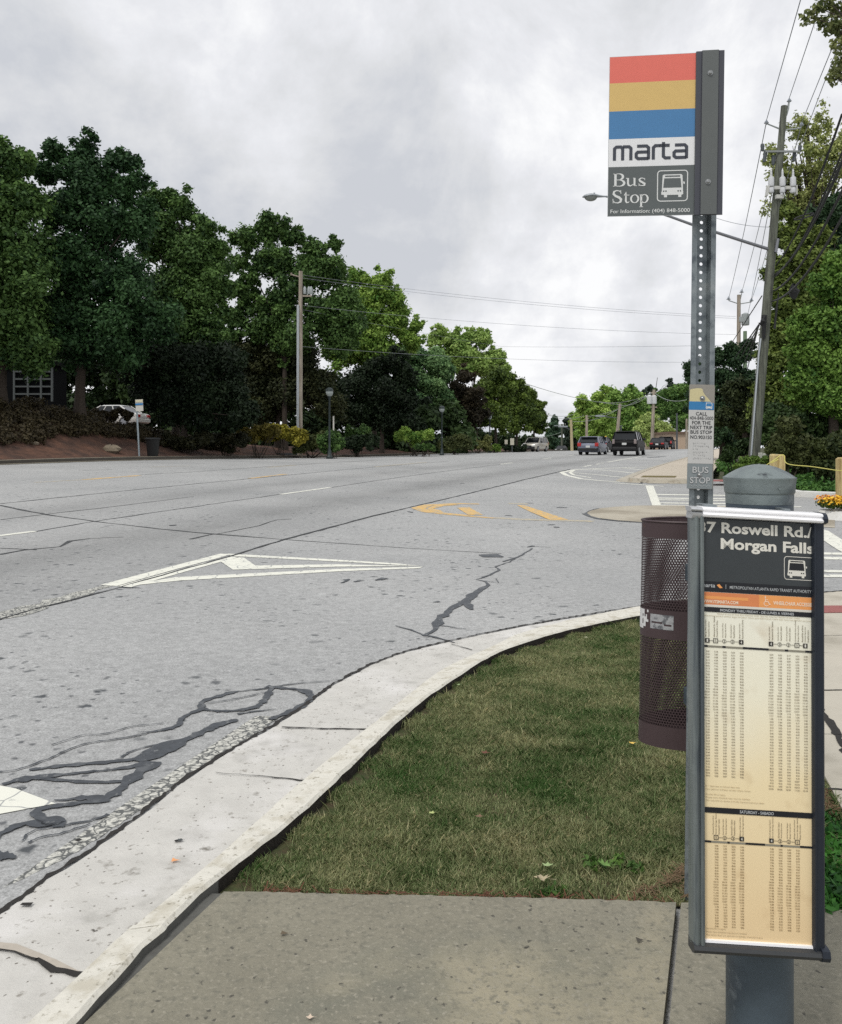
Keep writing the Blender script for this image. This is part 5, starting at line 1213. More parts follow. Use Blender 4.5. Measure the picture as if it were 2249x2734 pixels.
# second pole on the right and its companion
YB = 58.0
def B_(px, py, Y=YB): return at(px, py, Y)
b_base = B_(1972, 1212); pb = thing('utility_pole', 'pale wooden power pole rising above the dark pines behind the bus stop post', 'utility pole', b_base, 'wooden utility poles along the road')
mb = MB(); mb.tube([b_base, B_(1973.5, 787)], [.17, .12], 14); mb.build('pole', WOODL, pb, smooth=True)
for q in ((1946, 801), (1981, 782), (2007, 805)): insulator('insulator', B_(*q), 1.0, pb)
mb = MB(); mb.tube([B_(1946, 802), B_(1970, 810)], .035, 6); mb.tube([B_(2007, 806), B_(1977, 811)], .035, 6); mb.tube([B_(1981, 783), B_(1977, 800)], .035, 6); mb.build('insulator_bracket', mat('fibre_bracket', (.3, .3, .3)), pb)
mb = MB(); mb.lathe(B_(1991, 868), [(.24, 0), (.26, .05), (.26, .75), (.1, .85)], 14); mb.box(B_(1980, 853), (.4, .3, .35)); mb.build('transformer', mat('transformer_grey', lin((158, 164, 164)), .5), pb, smooth=True)
c_base = at(1989, 1212, 70); pc_ = thing('utility_pole', 'short mossy green wooden pole just right of the pale pole above the pines', 'utility pole', c_base, 'wooden utility poles along the road')
mb = MB(); mb.tube([c_base, at(1990, 884, 70)], [.2, .15], 10); mb.build('pole', mat('pole_green', lin((110, 130, 104)), .9, var=.15, vscale=4), pc_); mb = MB(); mb.tube([at(1990, 930, 70), at(1996, 905, 70), at(2010, 898, 70)], .04, 6); mb.build('lamp_arm', IRON, pc_)
# left pole across the road
YL = 55.0
l_base = Vector((at(801, 1150, YL).x, YL, G(at(801, 1150, YL).x, YL) - .1)); pl_ = thing('utility_pole', 'tall pale power pole standing in the shrubs across the road', 'utility pole', l_base, 'wooden utility poles along the road')
mb = MB(); mb.tube([l_base, at(803, 724, YL)], [.175, .125], 14); mb.build('pole', WOODL, pl_, smooth=True)
mb = MB(); mb.tube([at(796, 1150, YL) + Vector((0, -.16, 0)), at(797, 815, YL) + Vector((0, -.16, 0))], .085, 10); mb.build('conduit', mat('conduit_pale', lin((178, 184, 188)), .5, .2), pl_, smooth=True)
mb = MB(); mb.tube([at(803, 740, YL), at(778, 733, YL)], .05, 6); mb.tube([at(778, 735, YL), at(778, 728, YL)], .06, 6); mb.build('crossarm', WOODL, pl_)
for px in (814, 825, 831): mb = MB(); mb.lathe(at(px, 785, YL), [(.1, 0), (.11, .1), (.1, .38), (.04, .5)], 10); mb.build('transformer', _M['transformer_grey'], pl_, smooth=True)
mb = MB(); mb.box(at(816, 790, YL), (.8, .1, .1)); mb.build('transformer_rack', WOODL, pl_)

def wire(pts, r, name, label, m=WIRE, group='wires strung between the poles', sag=0.0, n=14, cat='wire'):
    P = [Vector(p) for p in pts]; out = []
    for i in range(len(P) - 1):
        for k in range(n):
            f = k / n; q = P[i].lerp(P[i + 1], f); q.z -= sag * 4 * f * (1 - f); out.append(q)
    out.append(P[-1]); mb = MB(); mb.tube(out, r, 6); o = mb.build(name, m, base=out[0], smooth=True); return tag(o, label, cat, group)
# spans over the viewer, each through its insulator and on past the edge of the picture
def ext(a, b, Yend=-4.0):
    d = b - a; s = (Yend - a.y) / d.y; return a + d * s
for (p, q, lab) in (((2047, 322), (2138, 0), 'thin power wire rising to the top edge from the left insulator of the leaning pole'), ((2108, 262), (2196, 0), 'thin power wire rising to the top edge from the pole-top insulator'), ((2141, 328), (2240, 85), 'thin power wire rising past the leafy branch from the right insulator')):
    a = A(*p); b = at(q[0], q[1], 17.5); e = ext(a, b); wire([a, b, e], .011, 'power_wire', lab)
wire([A(2122, 430), at(2232, 140, 19), ext(A(2122, 430), at(2232, 140, 19))], .010, 'power_wire', 'lower thin wire crossing the right insulator wire beside the oak')
for (p, q, r, lab) in (((2068, 710), (2249, 305), .024, 'uppermost thick black cable climbing steeply to the right edge'), ((2066, 735), (2252, 425), .034, 'second thick black cable with a wrapped loop climbing to the right edge'), ((2064, 742), (2252, 400), .022, 'slim black cable running tight above the looped cable'), ((2062, 778), (2254, 500), .030, 'third thick black cable climbing to the right edge'), ((2058, 806), (2254, 572), .030, 'lowest black cable carrying the splice box')):
    a = A(*p); b = at(q[0], q[1], 16.0); wire([a + Vector((0, -.15, 0)), b], r, 'communication_cable', lab, CABLE, 'thick cables on the leaning pole', sag=.35)
    e = ext(a, b); wire([b, e], r, 'communication_cable', lab + ', stretch passing overhead', CABLE, 'thick cables on the leaning pole') if False else None
mb = MB(); mb.tube([at(2112, 775, 23.6), at(2120, 765, 23.4), at(2124, 775, 23.4), at(2119, 790, 23.5), at(2111, 785, 23.6)], [.05, .1, .12, .11, .05], 8); tag(mb.build('splice_box', CABLE, smooth=True), 'black splice box hanging from the lowest thick cable', 'splice box')
mb = MB(); pts = [at(2147 + 26 * math.cos(t) - 6 * math.sin(t), 578 - 7 * math.cos(t) + 6 * math.sin(t), 21.5) for t in [k * .52 for k in range(13)]]; mb.tube(pts, .02, 6); tag(mb.build('cable_loop', CABLE), 'loop of spare black cable tied on the thick cables in front of the trees', 'cable loop')
for (p, q, r, lab) in (((2047, 325), (1946, 798), .014, 'thin wire falling from the left insulator to the pale pole'), ((2108, 266), (1981, 780), .014, 'thin wire falling from the pole top to the pale pole top'), ((2141, 332), (2007, 802), .014, 'thin wire falling behind the leaning pole to the right insulator of the pale pole'), ((2064, 500), (1992, 860), .012, 'thin neutral wire between the leaning and the pale pole')):
    wire([A(*p), B_(*q)], r, 'power_wire', lab, sag=.25)
for (p, q, r) in (((2035, 790), (1945, 930), .02), ((2030, 862), (1960, 960), .024), ((2028, 868), (1972, 968), .024), ((2026, 872), (1985, 980), .024), ((2024, 878), (1995, 990), .022)):
    wire([A(*p), at(q[0], q[1], 52)], r, 'communication_cable', 'black cable dropping leftward behind the leaning pole into the pines', CABLE, 'black cables dropping into the pines')
# wires across the sky
for (p, pY, q, qY, lab) in (((806, 734), YL, (1965, 845), 60, 'uppermost thin wire crossing the road from the left pole'), ((806, 742), YL, (1965, 850), 60, 'second thin wire crossing the road from the left pole'), ((806, 815), YL, (1965, 893), 60, 'middle thin wire crossing the road from the left pole'), ((806, 925), YL, (1968, 966), 60, 'lowest plain wire crossing low above the road'), ((806, 826), YL, (1340, 925), 110, 'thin wire slanting away from the left pole over the trees'), ((1900, 577), 30, (2064, 606), 27.0, 'thin slack wire just above the street light arm right of the bus stop post')):
    wire([at(*p, pY), at(*q, qY)], .009, 'power_wire', lab, sag=.35 if qY == 60 else .1)
wire([at(1340, 925, 110), at(1965, 921, 60)], .013, 'power_wire', 'thin wire crossing the sky above the far trees', sag=.1)

# far poles down the road
def far_pole(px, ytop, ybase, Y, rr, lab, m=WOODL, arm=None, lamp=None, trans=False, lean_px=0):
    b = at(px, ybase, Y); b.z = min(b.z, CAMZ - .1 - (1200 - YH) / F * Y); tpt = at(px + lean_px, ytop, Y); t = thing('utility_pole', lab, 'utility pole', b, 'wooden utility poles along the road')
    mb = MB(); mb.tube([b, tpt], [rr * 1.3, rr], 10); mb.build('pole', m, t, smooth=True)
    if arm:
        mb = MB(); 
        for (ay, hw) in arm: mb.box(at(px + lean_px * .9, ay, Y), (hw * 2 / F * Y, .14, .14))
        mb.build('crossarm', m, t)
    if lamp:
        mb = MB(); mb.tube([at(*lamp[0], Y), at(*lamp[1], Y)], .07, 6); mb.build('lamp_arm', IRON, t); e = at(*lamp[1], Y); mb = MB(); mb.box(e, (1.3, .4, .22)); mb.build('lamp_head', mat('lamp_shell', (.5, .5, .5)), t, bevel=.05)
    if trans:
        for dx in (-6, 6): mb = MB(); mb.lathe(at(px + dx, 1078, Y), [(.3, 0), (.32, .1), (.32, .95), (.12, 1.1)], 12); mb.build('transformer', _M['arrester_white'], t, smooth=True)
    return t
far_pole(1528, 1120, 1206, 120, .17, 'slim yellowish pole left of the silver hatchback', mat('pole_yellow', lin((176, 164, 132)), .9), arm=[(1135, 5)], lamp=((1526, 1148), (1504, 1139)), lean_px=-3)
far_pole(1501, 1132, 1192, 190, .2, 'distant pole with a cross arm left of the yellowish pole', WOODG, arm=[(1134, 10)], lamp=((1501, 1143), (1488, 1137)))
far_pole(1567, 1108, 1162, 130, .18, 'pole with a cross arm above the silver hatchback', WOODL, arm=[(1118, 5)])
far_pole(1645, 1078, 1160, 120, .2, 'leaning pale pole with a lamp arm behind the black SUV', WOODL, lean_px=11, arm=[(1085, 5)], lamp=((1650, 1116), (1603, 1111)))
far_pole(1741, 1040, 1178, 105, .17, 'pole with two white transformers right of the black SUV', WOODL, lean_px=6, trans=True, arm=[(1048, 7), (1087, 9)])
far_pole(1808, 1103, 1192, 110, .1, 'thin dark pole before the beige building', IRON)
far_pole(1834, 1118, 1192, 112, .12, 'pale thin pole right against the sign plate', WOODL)
far_pole(1659, 1136, 1160, 125, .08, 'small lamp post just behind the black SUV roof', IRON, arm=[(1137, 4)])
for (a, Ya, b, Yb) in (((1655, 1080), 120, (1340, 1000), 100), ((1568, 1112), 130, (1745, 1046), 105), ((1655, 1082), 120, (1747, 1044), 105), ((1600, 1072), 140, (1745, 1050), 105), ((1750, 1050), 105, (1850, 1062), 80), ((1655, 1090), 120, (1528, 1125), 120), ((1380, 1162), 110, (1500, 1153), 190), ((1465, 1108), 160, (1560, 1110), 130), ((1440, 1096), 130, (1535, 1105), 130)):
    wire([at(*a, Ya), at(*b, Yb)], .03, 'power_wire', 'distant sagging wire among the far poles', mat('wire_pale', lin((150, 158, 150)), .6), 'distant wires over the far crossing', sag=.6)

# old style lamp posts on the far pavement
LAMPM = mat('lamp_post_green', lin((44, 54, 54)), .5, .2)
def lamp_post(px, ytop, ybase, Y, lab):
    b = at(px, ybase, Y); h = (ybase - ytop) / F * Y; b = Vector((b.x, Y, G(b.x, Y)));
    t = thing('lamp_post', lab, 'street lamp', b, 'globe lamp posts on the far pavement', local=True); z = at(px, ytop, Y).z - b.z
    mb = MB(); mb.lathe((0, 0, 0), [(.2, 0), (.2, .12), (.13, .2), (.11, .5), (.07, .62), (.06, z - .75), (.08, z - .72), (.09, z - .6), (.12, z - .55)], 12); mb.build('post', LAMPM, t, smooth=True)
    mb = MB(); mb.lathe((0, 0, 0), [(.12, z - .55), (.2, z - .45), (.23, z - .3), (.2, z - .2)], 14); mb.build('globe', mat('lamp_globe', lin((150, 158, 156)), .2, spec=.6), t, smooth=True)
    mb = MB(); mb.lathe((0, 0, 0), [(.25, z - .24), (.22, z - .1), (.12, z - .03), (.03, z)], 14); mb.build('cap', LAMPM, t, smooth=True); return t
lamp_post(880, 1034, 1202, 52, 'globe lamp post nearest, right of the tall pole among the shrubs')
lamp_post(1180, 1083, 1207, 70, 'globe lamp post in the middle, at the green shrub bed')
lamp_post(1308, 1105, 1206, 86, 'globe lamp post farthest along, at the end of the clipped shrubs')

# bus stop sign, bin and rock on the far side
def on_bank(px, py): return on(px, py)
p = on_bank(372, 1218); q = thing('bus_stop_sign', 'small distant bus stop sign with a blue band across the road', 'bus stop sign', p)
Y = p.y; mb = MB(); tpz = at(362, 1068, Y); mb.tube([p, at(364, 1072, Y)], .045, 8); mb.build('post', mat('far_post', lin((150, 162, 168)), .5, .3), q)
def quad_at(name, c, m, parent, th=.03):
    P = [at(x, y, Y - .06) for x, y in c]; mb = MB(); P2 = [v + Vector((0, th, 0)) for v in P]; mb.mesh(P + P2, [(0, 1, 2, 3), (7, 6, 5, 4), (0, 4, 5, 1), (1, 5, 6, 2), (2, 6, 7, 3), (3, 7, 4, 0)]); return mb.build(name, m, parent)
fs = quad_at('sign_panel', [(361, 1067), (381, 1066), (382.5, 1097), (363, 1098)], mat('far_sign_white', lin((206, 204, 196)), .5), q)
Y -= .02; quad_at('blue_band', [(361.5, 1077), (381.3, 1076), (381.6, 1081), (361.8, 1082)], mat('plate_blue', (.1, .2, .4)), fs, .01); quad_at('cream_band', [(362, 1068), (380.6, 1067), (381, 1073), (361.8, 1074)], mat('far_cream', lin((214, 208, 176)), .5), fs, .01)
p = on_bank(408, 1221); Y = p.y
t = thing('litter_bin', 'black tapered litter bin beside the distant bus stop sign', 'litter bin', p, local=True)
mb = MB(); mb.lathe((0, 0, 0), [(.24, 0), (.26, .05), (.33, .85), (.35, .88)], 20); mb.build('bin_body', mat('bin_black', lin((24, 26, 28)), .6), t, smooth=True); mb = MB(); mb.lathe((0, 0, 0), [(.35, .86), (.38, .88), (.38, .93), (.3, .96)], 20); mb.build('rim', mat('bin_black', (.01,) * 3), t, smooth=True)
p = on_bank(298, 1206); mb = MB(); random.seed(2); vs = []; n = 9
for i in range(6):
    for k in range(n): th = math.pi * i / 5; ph = 2 * math.pi * k / n; vs.append(p + Vector((.48 * math.sin(th) * math.cos(ph), .3 * math.sin(th) * math.sin(ph), .12 + .24 * math.cos(th))) * 1.0 + Vector((random.gauss(0, .03), 0, random.gauss(0, .03))))
mb.mesh(vs, [(i * n + k, i * n + (k + 1) % n, (i + 1) * n + (k + 1) % n, (i + 1) * n + k) for i in range(5) for k in range(n)]); tag(mb.build('rock', mat('rock_grey', lin((122, 112, 96)), .9, var=.3, vscale=5), smooth=True), 'grey boulder half sunk in the red mulch left of the distant bus stop', 'rock')
p = on_bank(92, 1186); mb = MB(); mb.lathe(p, [(.02, -.1), (.2, -.02), (.22, .06), (.1, .12), (.02, .13)], 8); tag(mb.build('rock', mat('rock_grey', (.2,) * 3), smooth=True), 'small pale stone in the mulch near the left edge', 'rock')

# ------------------------------------------------------------------ vehicles
GLASS = mat('car_glass', lin((24, 28, 32)), .12, spec=.5); TYRE = mat('tyre', lin((26, 26, 27)), .85); RIM = mat('rim', lin((150, 152, 156)), .3, .8)
REDL = mat('tail_light', lin((176, 40, 40)), .2, coat=.5); WHL = mat('head_light', lin((214, 216, 214)), .12, coat=.6); PLATE = mat('number_plate', lin((206, 208, 206)), .5); TRIM = mat('dark_trim', lin((30, 31, 33)), .6)
def car(kind, label, px, Y, paint, heading, group, dims, wheel_r=.36, z=None, tail=None, d_dx=0, cls='car', name='parked_car', zoff=0.0):
    """dims: L, W, H, belt, hood, bottom, cab (rear y, front y at belt), roof (rear y, front y)   local +y is forward"""
    L_, W_, H_, belt, hood, bot, cab, roof = dims
    x = (px - CX) / F * Y; zz = G(x, Y) if z is None else z
    t = thing(name, label, cls, (x, Y, zz + zoff), group, rz=heading, local=True); hy, hw = L_ / 2, W_ / 2
    mb = MB(); n = 12
    sec = []   # lower body: (y, half width, z bottom, z top)
    tail_top = belt if cab[0] < -hy + .35 else belt - .03
    for y, w, zb, zt in ((-hy, hw * .86, bot + .12, tail_top - .22), (-hy + .06, hw * .95, bot + .04, tail_top - .05), (-hy + .25, hw, bot, tail_top), (cab[0] + .4, hw, bot, belt), (cab[1] - .3, hw, bot, belt), (cab[1] + .1, hw, bot, hood + .04), (hy - .5, hw * .97, bot, hood - .06), (hy - .12, hw * .9, bot + .03, hood - .16), (hy, hw * .78, bot + .12, hood - .32)):
        sec.append([(-w * .93, y, zb), (-w, y, zb + .12), (-w, y, (zb + zt) / 2), (-w * .985, y, zt - .06), (-w * .90, y, zt), (0, y, zt + .02), (w * .90, y, zt), (w * .985, y, zt - .06), (w, y, (zb + zt) / 2), (w, y, zb + .12), (w * .93, y, zb)])
    m = len(sec[0]); mb.mesh([v for s_ in sec for v in s_], [(i * m + k, i * m + (k + 1) % m, (i + 1) * m + (k + 1) % m, (i + 1) * m + k) for i in range(len(sec) - 1) for k in range(m)] + [tuple(range(m)), tuple(range((len(sec) - 1) * m, len(sec) * m))[::-1]])
    body = mb.build('body', paint, t, smooth=True)
    # greenhouse
    b0, b1 = cab; r0, r1 = roof; wb, wr = hw * .93, hw * .78; zr = H_
    def gh(i, z_): # corner points
        pass
    P = {'a': (-wb, b0, belt), 'b': (wb, b0, belt), 'c': (wb, b1, belt - .04), 'd': (-wb, b1, belt - .04), 'e': (-wr, r0, zr - .05), 'f': (wr, r0, zr - .05), 'g': (wr, r1, zr - .06), 'h': (-wr, r1, zr - .06)}
    mb = MB(); mb.mesh([P[k] for k in 'abcdefgh'], [(0, 1, 5, 4), (1, 2, 6, 5), (2, 3, 7, 6), (3, 0, 4, 7)]); cabin = mb.build('cabin_glass', GLASS, t)
    mb = MB(); vr = [(-wr * 1.02, r0 - .05, zr - .06), (wr * 1.02, r0 - .05, zr - .06), (wr * 1.02, r1 + .05, zr - .07), (-wr * 1.02, r1 + .05, zr - .07), (-wr * .8, r0 + .12, zr), (wr * .8, r0 + .12, zr), (wr * .8, r1 - .15, zr), (-wr * .8, r1 - .15, zr)]
    mb.mesh(vr, [(0, 1, 5, 4), (1, 2, 6, 5), (2, 3, 7, 6), (3, 0, 4, 7), (4, 5, 6, 7), (3, 2, 1, 0)]); mb.build('roof', paint, t, smooth=False)
    mb = MB()
    def pil(p, q, r_=.045): mb.tube([Vector(p) * 1.003, Vector(q) * 1.002], [r_ * 1.2, r_], 6)
    for a, b in (('a', 'e'), ('b', 'f'), ('c', 'g'), ('d', 'h')): pil(P[a], P[b])
    for sx in (-1, 1):
        for f in ((.36, .4), (.66, .7)) if (b1 - b0) > 2.6 else ((.5, .5),):
            yb = b0 + (b1 - b0) * f[0]; yr = r0 + (r1 - r0) * f[1]; pil((sx * wb, yb, belt), (sx * wr, yr, zr - .05), .035)
    mb.build('pillars', paint, t)
    for sx in (-1, 1):
        for yy in (-hy + L_ * .2, hy - L_ * .19):
            mb = MB(); mb.lathe((sx * (hw - .11), yy, wheel_r), [(wheel_r * .62, -.11), (wheel_r * .97, -.11), (wheel_r, -.08), (wheel_r, .08), (wheel_r * .97, .11), (wheel_r * .62, .11)], 20, axis='x'); w_ = mb.build('wheel', TYRE, t, smooth=True)
            mb = MB(); mb.lathe((sx * (hw - .11) + (.10 if sx > 0 else -.10), yy, wheel_r), [(.05, -.015), (wheel_r * .62, -.012), (wheel_r * .6, .018), (.05, .015)], 14, axis='x'); mb.build('rim', RIM, w_, smooth=True)
    mb = MB(); mb.box((0, 0, bot + .06), (W_ * .86, L_ * .94, .16)); mb.build('underbody', TRIM, t)
    mb = MB(); mb.box((0, -hy + .02, bot + .2), (W_ * .92, .16, .24)); mb.build('rear_bumper', TRIM if kind != 'sedan' else paint, t, bevel=.04)
    mb = MB(); mb.box((0, hy - .03, bot + .18), (W_ * .86, .16, .24)); mb.build('front_bumper', TRIM, t, bevel=.04)
    mb = MB(); mb.box((0, -hy - .012, belt - .30), (.34, .03, .17)); mb.build('number_plate', PLATE, t)
    mb = MB(); mb.box((0, hy + .03, bot + .24), (.32, .03, .15)); mb.build('number_plate', PLATE, t)
    for sx in (-1, 1):
        mb = MB()
        if kind == 'suv': mb.box((sx * hw * .84, -hy + .03, belt - .12), (.2, .14, .36))
        elif kind == 'hatch': mb.box((sx * hw * .80, -hy + .05, belt - .14), (.3, .16, .30))
        else: mb.box((sx * hw * .72, -hy + .02, belt - .22), (.36, .14, .17))
        mb.build('tail_light', tail or REDL, t, bevel=.03)
        mb = MB(); mb.box((sx * hw * .68, hy - .05, hood - .30), (.38, .18, .17)); mb.build('headlight', WHL, t, bevel=.03)
        mb = MB(); mb.box((sx * (hw + .10), cab[1] - .45, belt + .08), (.2, .12, .17)); mb.build('mirror', paint if kind != 'suv' else TRIM, t, bevel=.03)
    mb = MB(); mb.box((0, hy + .0, hood - .34), (W_ * .46, .1, .16)); mb.build('grille', TRIM, t)
    if kind in ('suv', 'hatch'):
        mb = MB(); mb.mesh([(-wb * .84, b0 - .012, belt + .03), (wb * .84, b0 - .012, belt + .03), (wr * .86, r0 - .03, zr - .11), (-wr * .86, r0 - .03, zr - .11)], [(0, 1, 2, 3)]); mb.build('rear_window', GLASS, t)
        mb = MB(); mb.box((0, r0 - .10, zr - .045), (wr * 1.8, .22, .04)); mb.build('spoiler', paint, t, bevel=.015)
    if kind == 'suv':
        for sx in (-1, 1): mb = MB(); mb.tube([(sx * wr * .86, r0 + .2, zr + .0), (sx * wr * .86, r0 + .35, zr + .06), (sx * wr * .86, r1 - .5, zr + .06), (sx * wr * .86, r1 - .3, zr - .01)], .022, 6); mb.build('roof_rail', TRIM, t)
    return t
P_BLACK = mat('paint_black', lin((6, 7, 9)), .5, spec=.2); P_SILVER = mat('paint_silver', lin((112, 118, 134)), .4, .2, coat=.2); P_WHITE = mat('paint_white', lin((212, 212, 208)), .3, coat=.7); P_PEARL = mat('paint_pearl', lin((176, 172, 160)), .3, .2, coat=.7); P_DARK = mat('paint_dark', lin((16, 16, 20)), .45, spec=.3)
SUV = (5.1, 2.0, 1.92, 1.22, 1.15, .36, (-2.38, 1.15), (-2.18, .45)); MPV = (4.3, 1.78, 1.52, .98, .92, .24, (-2.02, 1.0), (-1.55, .25)); SED = (4.7, 1.80, 1.45, .95, .86, .22, (-1.75, 1.1), (-1.05, .3)); CRV = (4.5, 1.85, 1.70, 1.08, 1.02, .30, (-2.1, 1.05), (-1.9, .35))
GRP = 'cars driving on the road'
def hd(Y, extra=0): return -math.radians(12.8) - min(Y, 50) / RAD + extra
car('suv', 'large black SUV with dark windows driving away in the near lane', 1681, 68.5, P_BLACK, hd(66), GRP, SUV, .41, name='driving_car', cls='SUV', tail=mat('tail_dull', lin((140, 128, 126)), .2, coat=.5), zoff=0)
car('hatch', 'silver-blue hatchback with red tail lights driving away left of the black SUV', 1584, 71, P_SILVER, hd(69), GRP, MPV, .33, name='driving_car')
car('suv', 'pale oncoming SUV in the far left lanes under the trees', 1429, 99, P_PEARL, hd(98) + math.pi - .1, GRP, CRV, .36, name='driving_car', cls='SUV')
car('sedan', 'small dark car seen low over the crest between the trees and the poles', 1499, 185, P_DARK, hd(150) + math.pi, GRP, SED, .33, name='driving_car', z=CAMZ - 17 / F * 185)
car('sedan', 'dark sedan driving away right of the black SUV', 1761, 103, P_DARK, hd(101), GRP, SED, .33, name='driving_car')
car('suv', 'dark boxy car partly hidden behind the dark sedan', 1781, 114, P_BLACK, hd(110), GRP, CRV, .36, name='driving_car')
car('hatch', 'black car hidden behind the silver hatchback, showing at its right side', 1607, 84, P_BLACK, hd(80), GRP, MPV, .33, name='driving_car')
car('sedan', 'white car half hidden between the silver hatchback and the black SUV', 1642, 135, P_WHITE, hd(110) + 1.2, GRP, SED, .33, name='driving_car')
car('hatch', 'white car just right of the sign plate at the end of the far sidewalk', 1917, 97, P_WHITE, hd(80), None, MPV, .33, name='parked_car', z=zl(98) + .05 + .7 * sst(td(34.1, 97)[1], 3.5, 12))
car('sedan', 'white car parked behind the mulch bank under the left trees', 296, 56, P_WHITE, math.radians(80), None, SED, .33, name='parked_car', z=at(296, 1082, 56).z - 1.46)

# ------------------------------------------------------------------ small things at the side street
POSTW = mat('post_timber', lin((196, 178, 128)), .85, var=.12, vscale=9, streak=(lin((160, 138, 92)), 18, .45, .6))
def post_at(px0, px1, ytop, Y, lab):
    x0, x1 = at(px0, 0, Y).x, at(px1, 0, Y).x; zt = at(0, ytop, Y).z; w = x1 - x0; c = (x0 + x1) / 2; zb = G(c, Y) + .02; mb = MB(); n = 5
    P = [(c - w / 2, Y - w / 2), (c + w / 2, Y - w / 2), (c + w / 2, Y + w / 2), (c - w / 2, Y + w / 2)]
    mb.mesh([(x, y, zb) for x, y in P] + [(x, y, zt - .04) for x, y in P] + [(c + (x - c) * .6, Y + (y - Y) * .6, zt) for x, y in P], [(0, 1, 5, 4), (1, 2, 6, 5), (2, 3, 7, 6), (3, 0, 4, 7), (4, 5, 9, 8), (5, 6, 10, 9), (6, 7, 11, 10), (7, 4, 8, 11), (8, 9, 10, 11)])
    return tag(mb.build('timber_post', POSTW, base=(c, Y, zb)), lab, 'post', 'timber posts with a yellow rope', )
post_at(2058, 2072, 1212, 22.4, 'short timber post left of the pair, behind the domed bollard cap')
post_at(2072, 2093, 1213, 21.6, 'square timber post right of the pair, with the rope knotted round it')
post_at(2237, 2258, 1221, 20.8, 'single timber post at the right edge of the picture')
mb = MB(); rp = smoothline([at(2040, 1246, 21.4), at(2062, 1232, 21.3), at(2092, 1214, 21.3), at(2103, 1238, 21.2), at(2170, 1246, 20.9), at(2237, 1256, 20.6), at(2256, 1256, 20.6)], 6); mb.tube(rp, .011, 6); mb.tube([at(2060, 1236, 21.3), at(2080, 1226, 21.3), at(2068, 1226, 21.3)], .011, 6); tag(mb.build('rope', mat('rope_yellow', lin((206, 200, 110)), .7), smooth=True), 'thin yellow rope tied between the timber posts', 'rope')
mb = MB()
for k, (x0, x1) in enumerate(((2018, 2036), (2036.6, 2058), (2058.6, 2078))):
    a, b = at(x0, 1209 + k * 2, 27.4 - k * .9), at(x1, 1211 + k * 2, 27.4 - (k + 1) * .9); mb.box(((a.x + b.x) / 2, (a.y + b.y) / 2, a.z - .3), ((b.x - a.x), .3, .62), rot=None)
tag(mb.build('block_wall', mat('wall_white', lin((176, 178, 168)), .9, var=.08, vscale=6, blotch=(lin((140, 144, 132)), 5, .55, .65)), bevel=.02), 'low pale block wall behind the foot of the leaning power pole', 'wall')
KW = mat('kerb_white', lin((214, 214, 210)), .8, var=.06, vscale=5, blotch=(lin((180, 176, 168)), 8, .6, .7))
mb = MB(); fk = [on(1960, 1300), on(2030, 1312), on(2111, 1326), on(2180, 1329), on(2249, 1332), on(2400, 1345)]
for a, b in zip(fk[:-1], fk[1:]):
    d = (b - a).normalized(); n_ = Vector((-d.y, d.x, 0)); 
    mb.mesh([a, b, b + Vector((0, 0, .14)), a + Vector((0, 0, .14)), a + n_ * .35 + Vector((0, 0, .15)), b + n_ * .35 + Vector((0, 0, .15)), a + n_ * .35 + Vector((0, 0, -.1)), b + n_ * .35 + Vector((0, 0, -.1))], [(0, 1, 2, 3), (3, 2, 5, 4), (4, 5, 7, 6)])
struct(mb.build('far_side_kerb', KW))
# planting bed on the near island
ic = Vector((9.9, 15.6, 0)); mb = MB(); N2 = 40
def isl(r, z): return [Vector((ic.x + 2.55 * r * math.cos(2 * math.pi * k / N2), ic.y + 1.15 * r * math.sin(2 * math.pi * k / N2), G(10, 15) + z)) for k in range(N2)]
R1, R2, R3 = isl(1.0, .0), isl(.97, .15), isl(.80, .17)
mb.mesh(R1 + R2 + R3, [(k, (k + 1) % N2, N2 + (k + 1) % N2, N2 + k) for k in range(N2)] + [(N2 + k, N2 + (k + 1) % N2, 2 * N2 + (k + 1) % N2, 2 * N2 + k) for k in range(N2)]); struct(mb.build('island_kerb', KW))
mb = MB(); mb.face(isl(.81, .16)); struct(mb.build('island_soil', mat('bed_mulch', lin((96, 70, 52)), 1, var=.4, vscale=10)))
random.seed(33)
FG = leafmat('flower', (46, 70, 30), (92, 110, 50)); YEL = mat('petal_yellow', lin((236, 190, 50)), .6); ORG = mat('petal_orange', lin((226, 150, 50)), .6)
for k, (px, py) in enumerate(((2196, 1352), (2206, 1345), (2218, 1350), (2228, 1340), (2240, 1345), (2252, 1350), (2212, 1358), (2234, 1356), (2250, 1362), (2266, 1345))):
    Y = 15.9 - .25 * (k % 3); c = at(px, py, Y); c.z = G(c.x, c.y) + .25
    t = thing('flower_plant', 'yellow and orange bedding flower in the white-kerbed island', 'flower', (c.x, c.y, c.z - .1), 'bedding flowers in the island bed')
    V, tt = leaf_quads([tuple(c + Vector((0, 0, .02)))], [.12], 160, .035, shell=.2, squash=.6); np_mesh('foliage', V, 4, FG, t, tt, base=tuple(t['_o']))
    V, tt = leaf_quads([tuple(c + Vector((0, -.02, .09)))], [.13], 60, .05, shell=.7, elong=1.1, squash=.7, up=1.0); np_mesh('petals', V, 4, YEL if k % 3 else ORG, t, None, base=tuple(t['_o']))
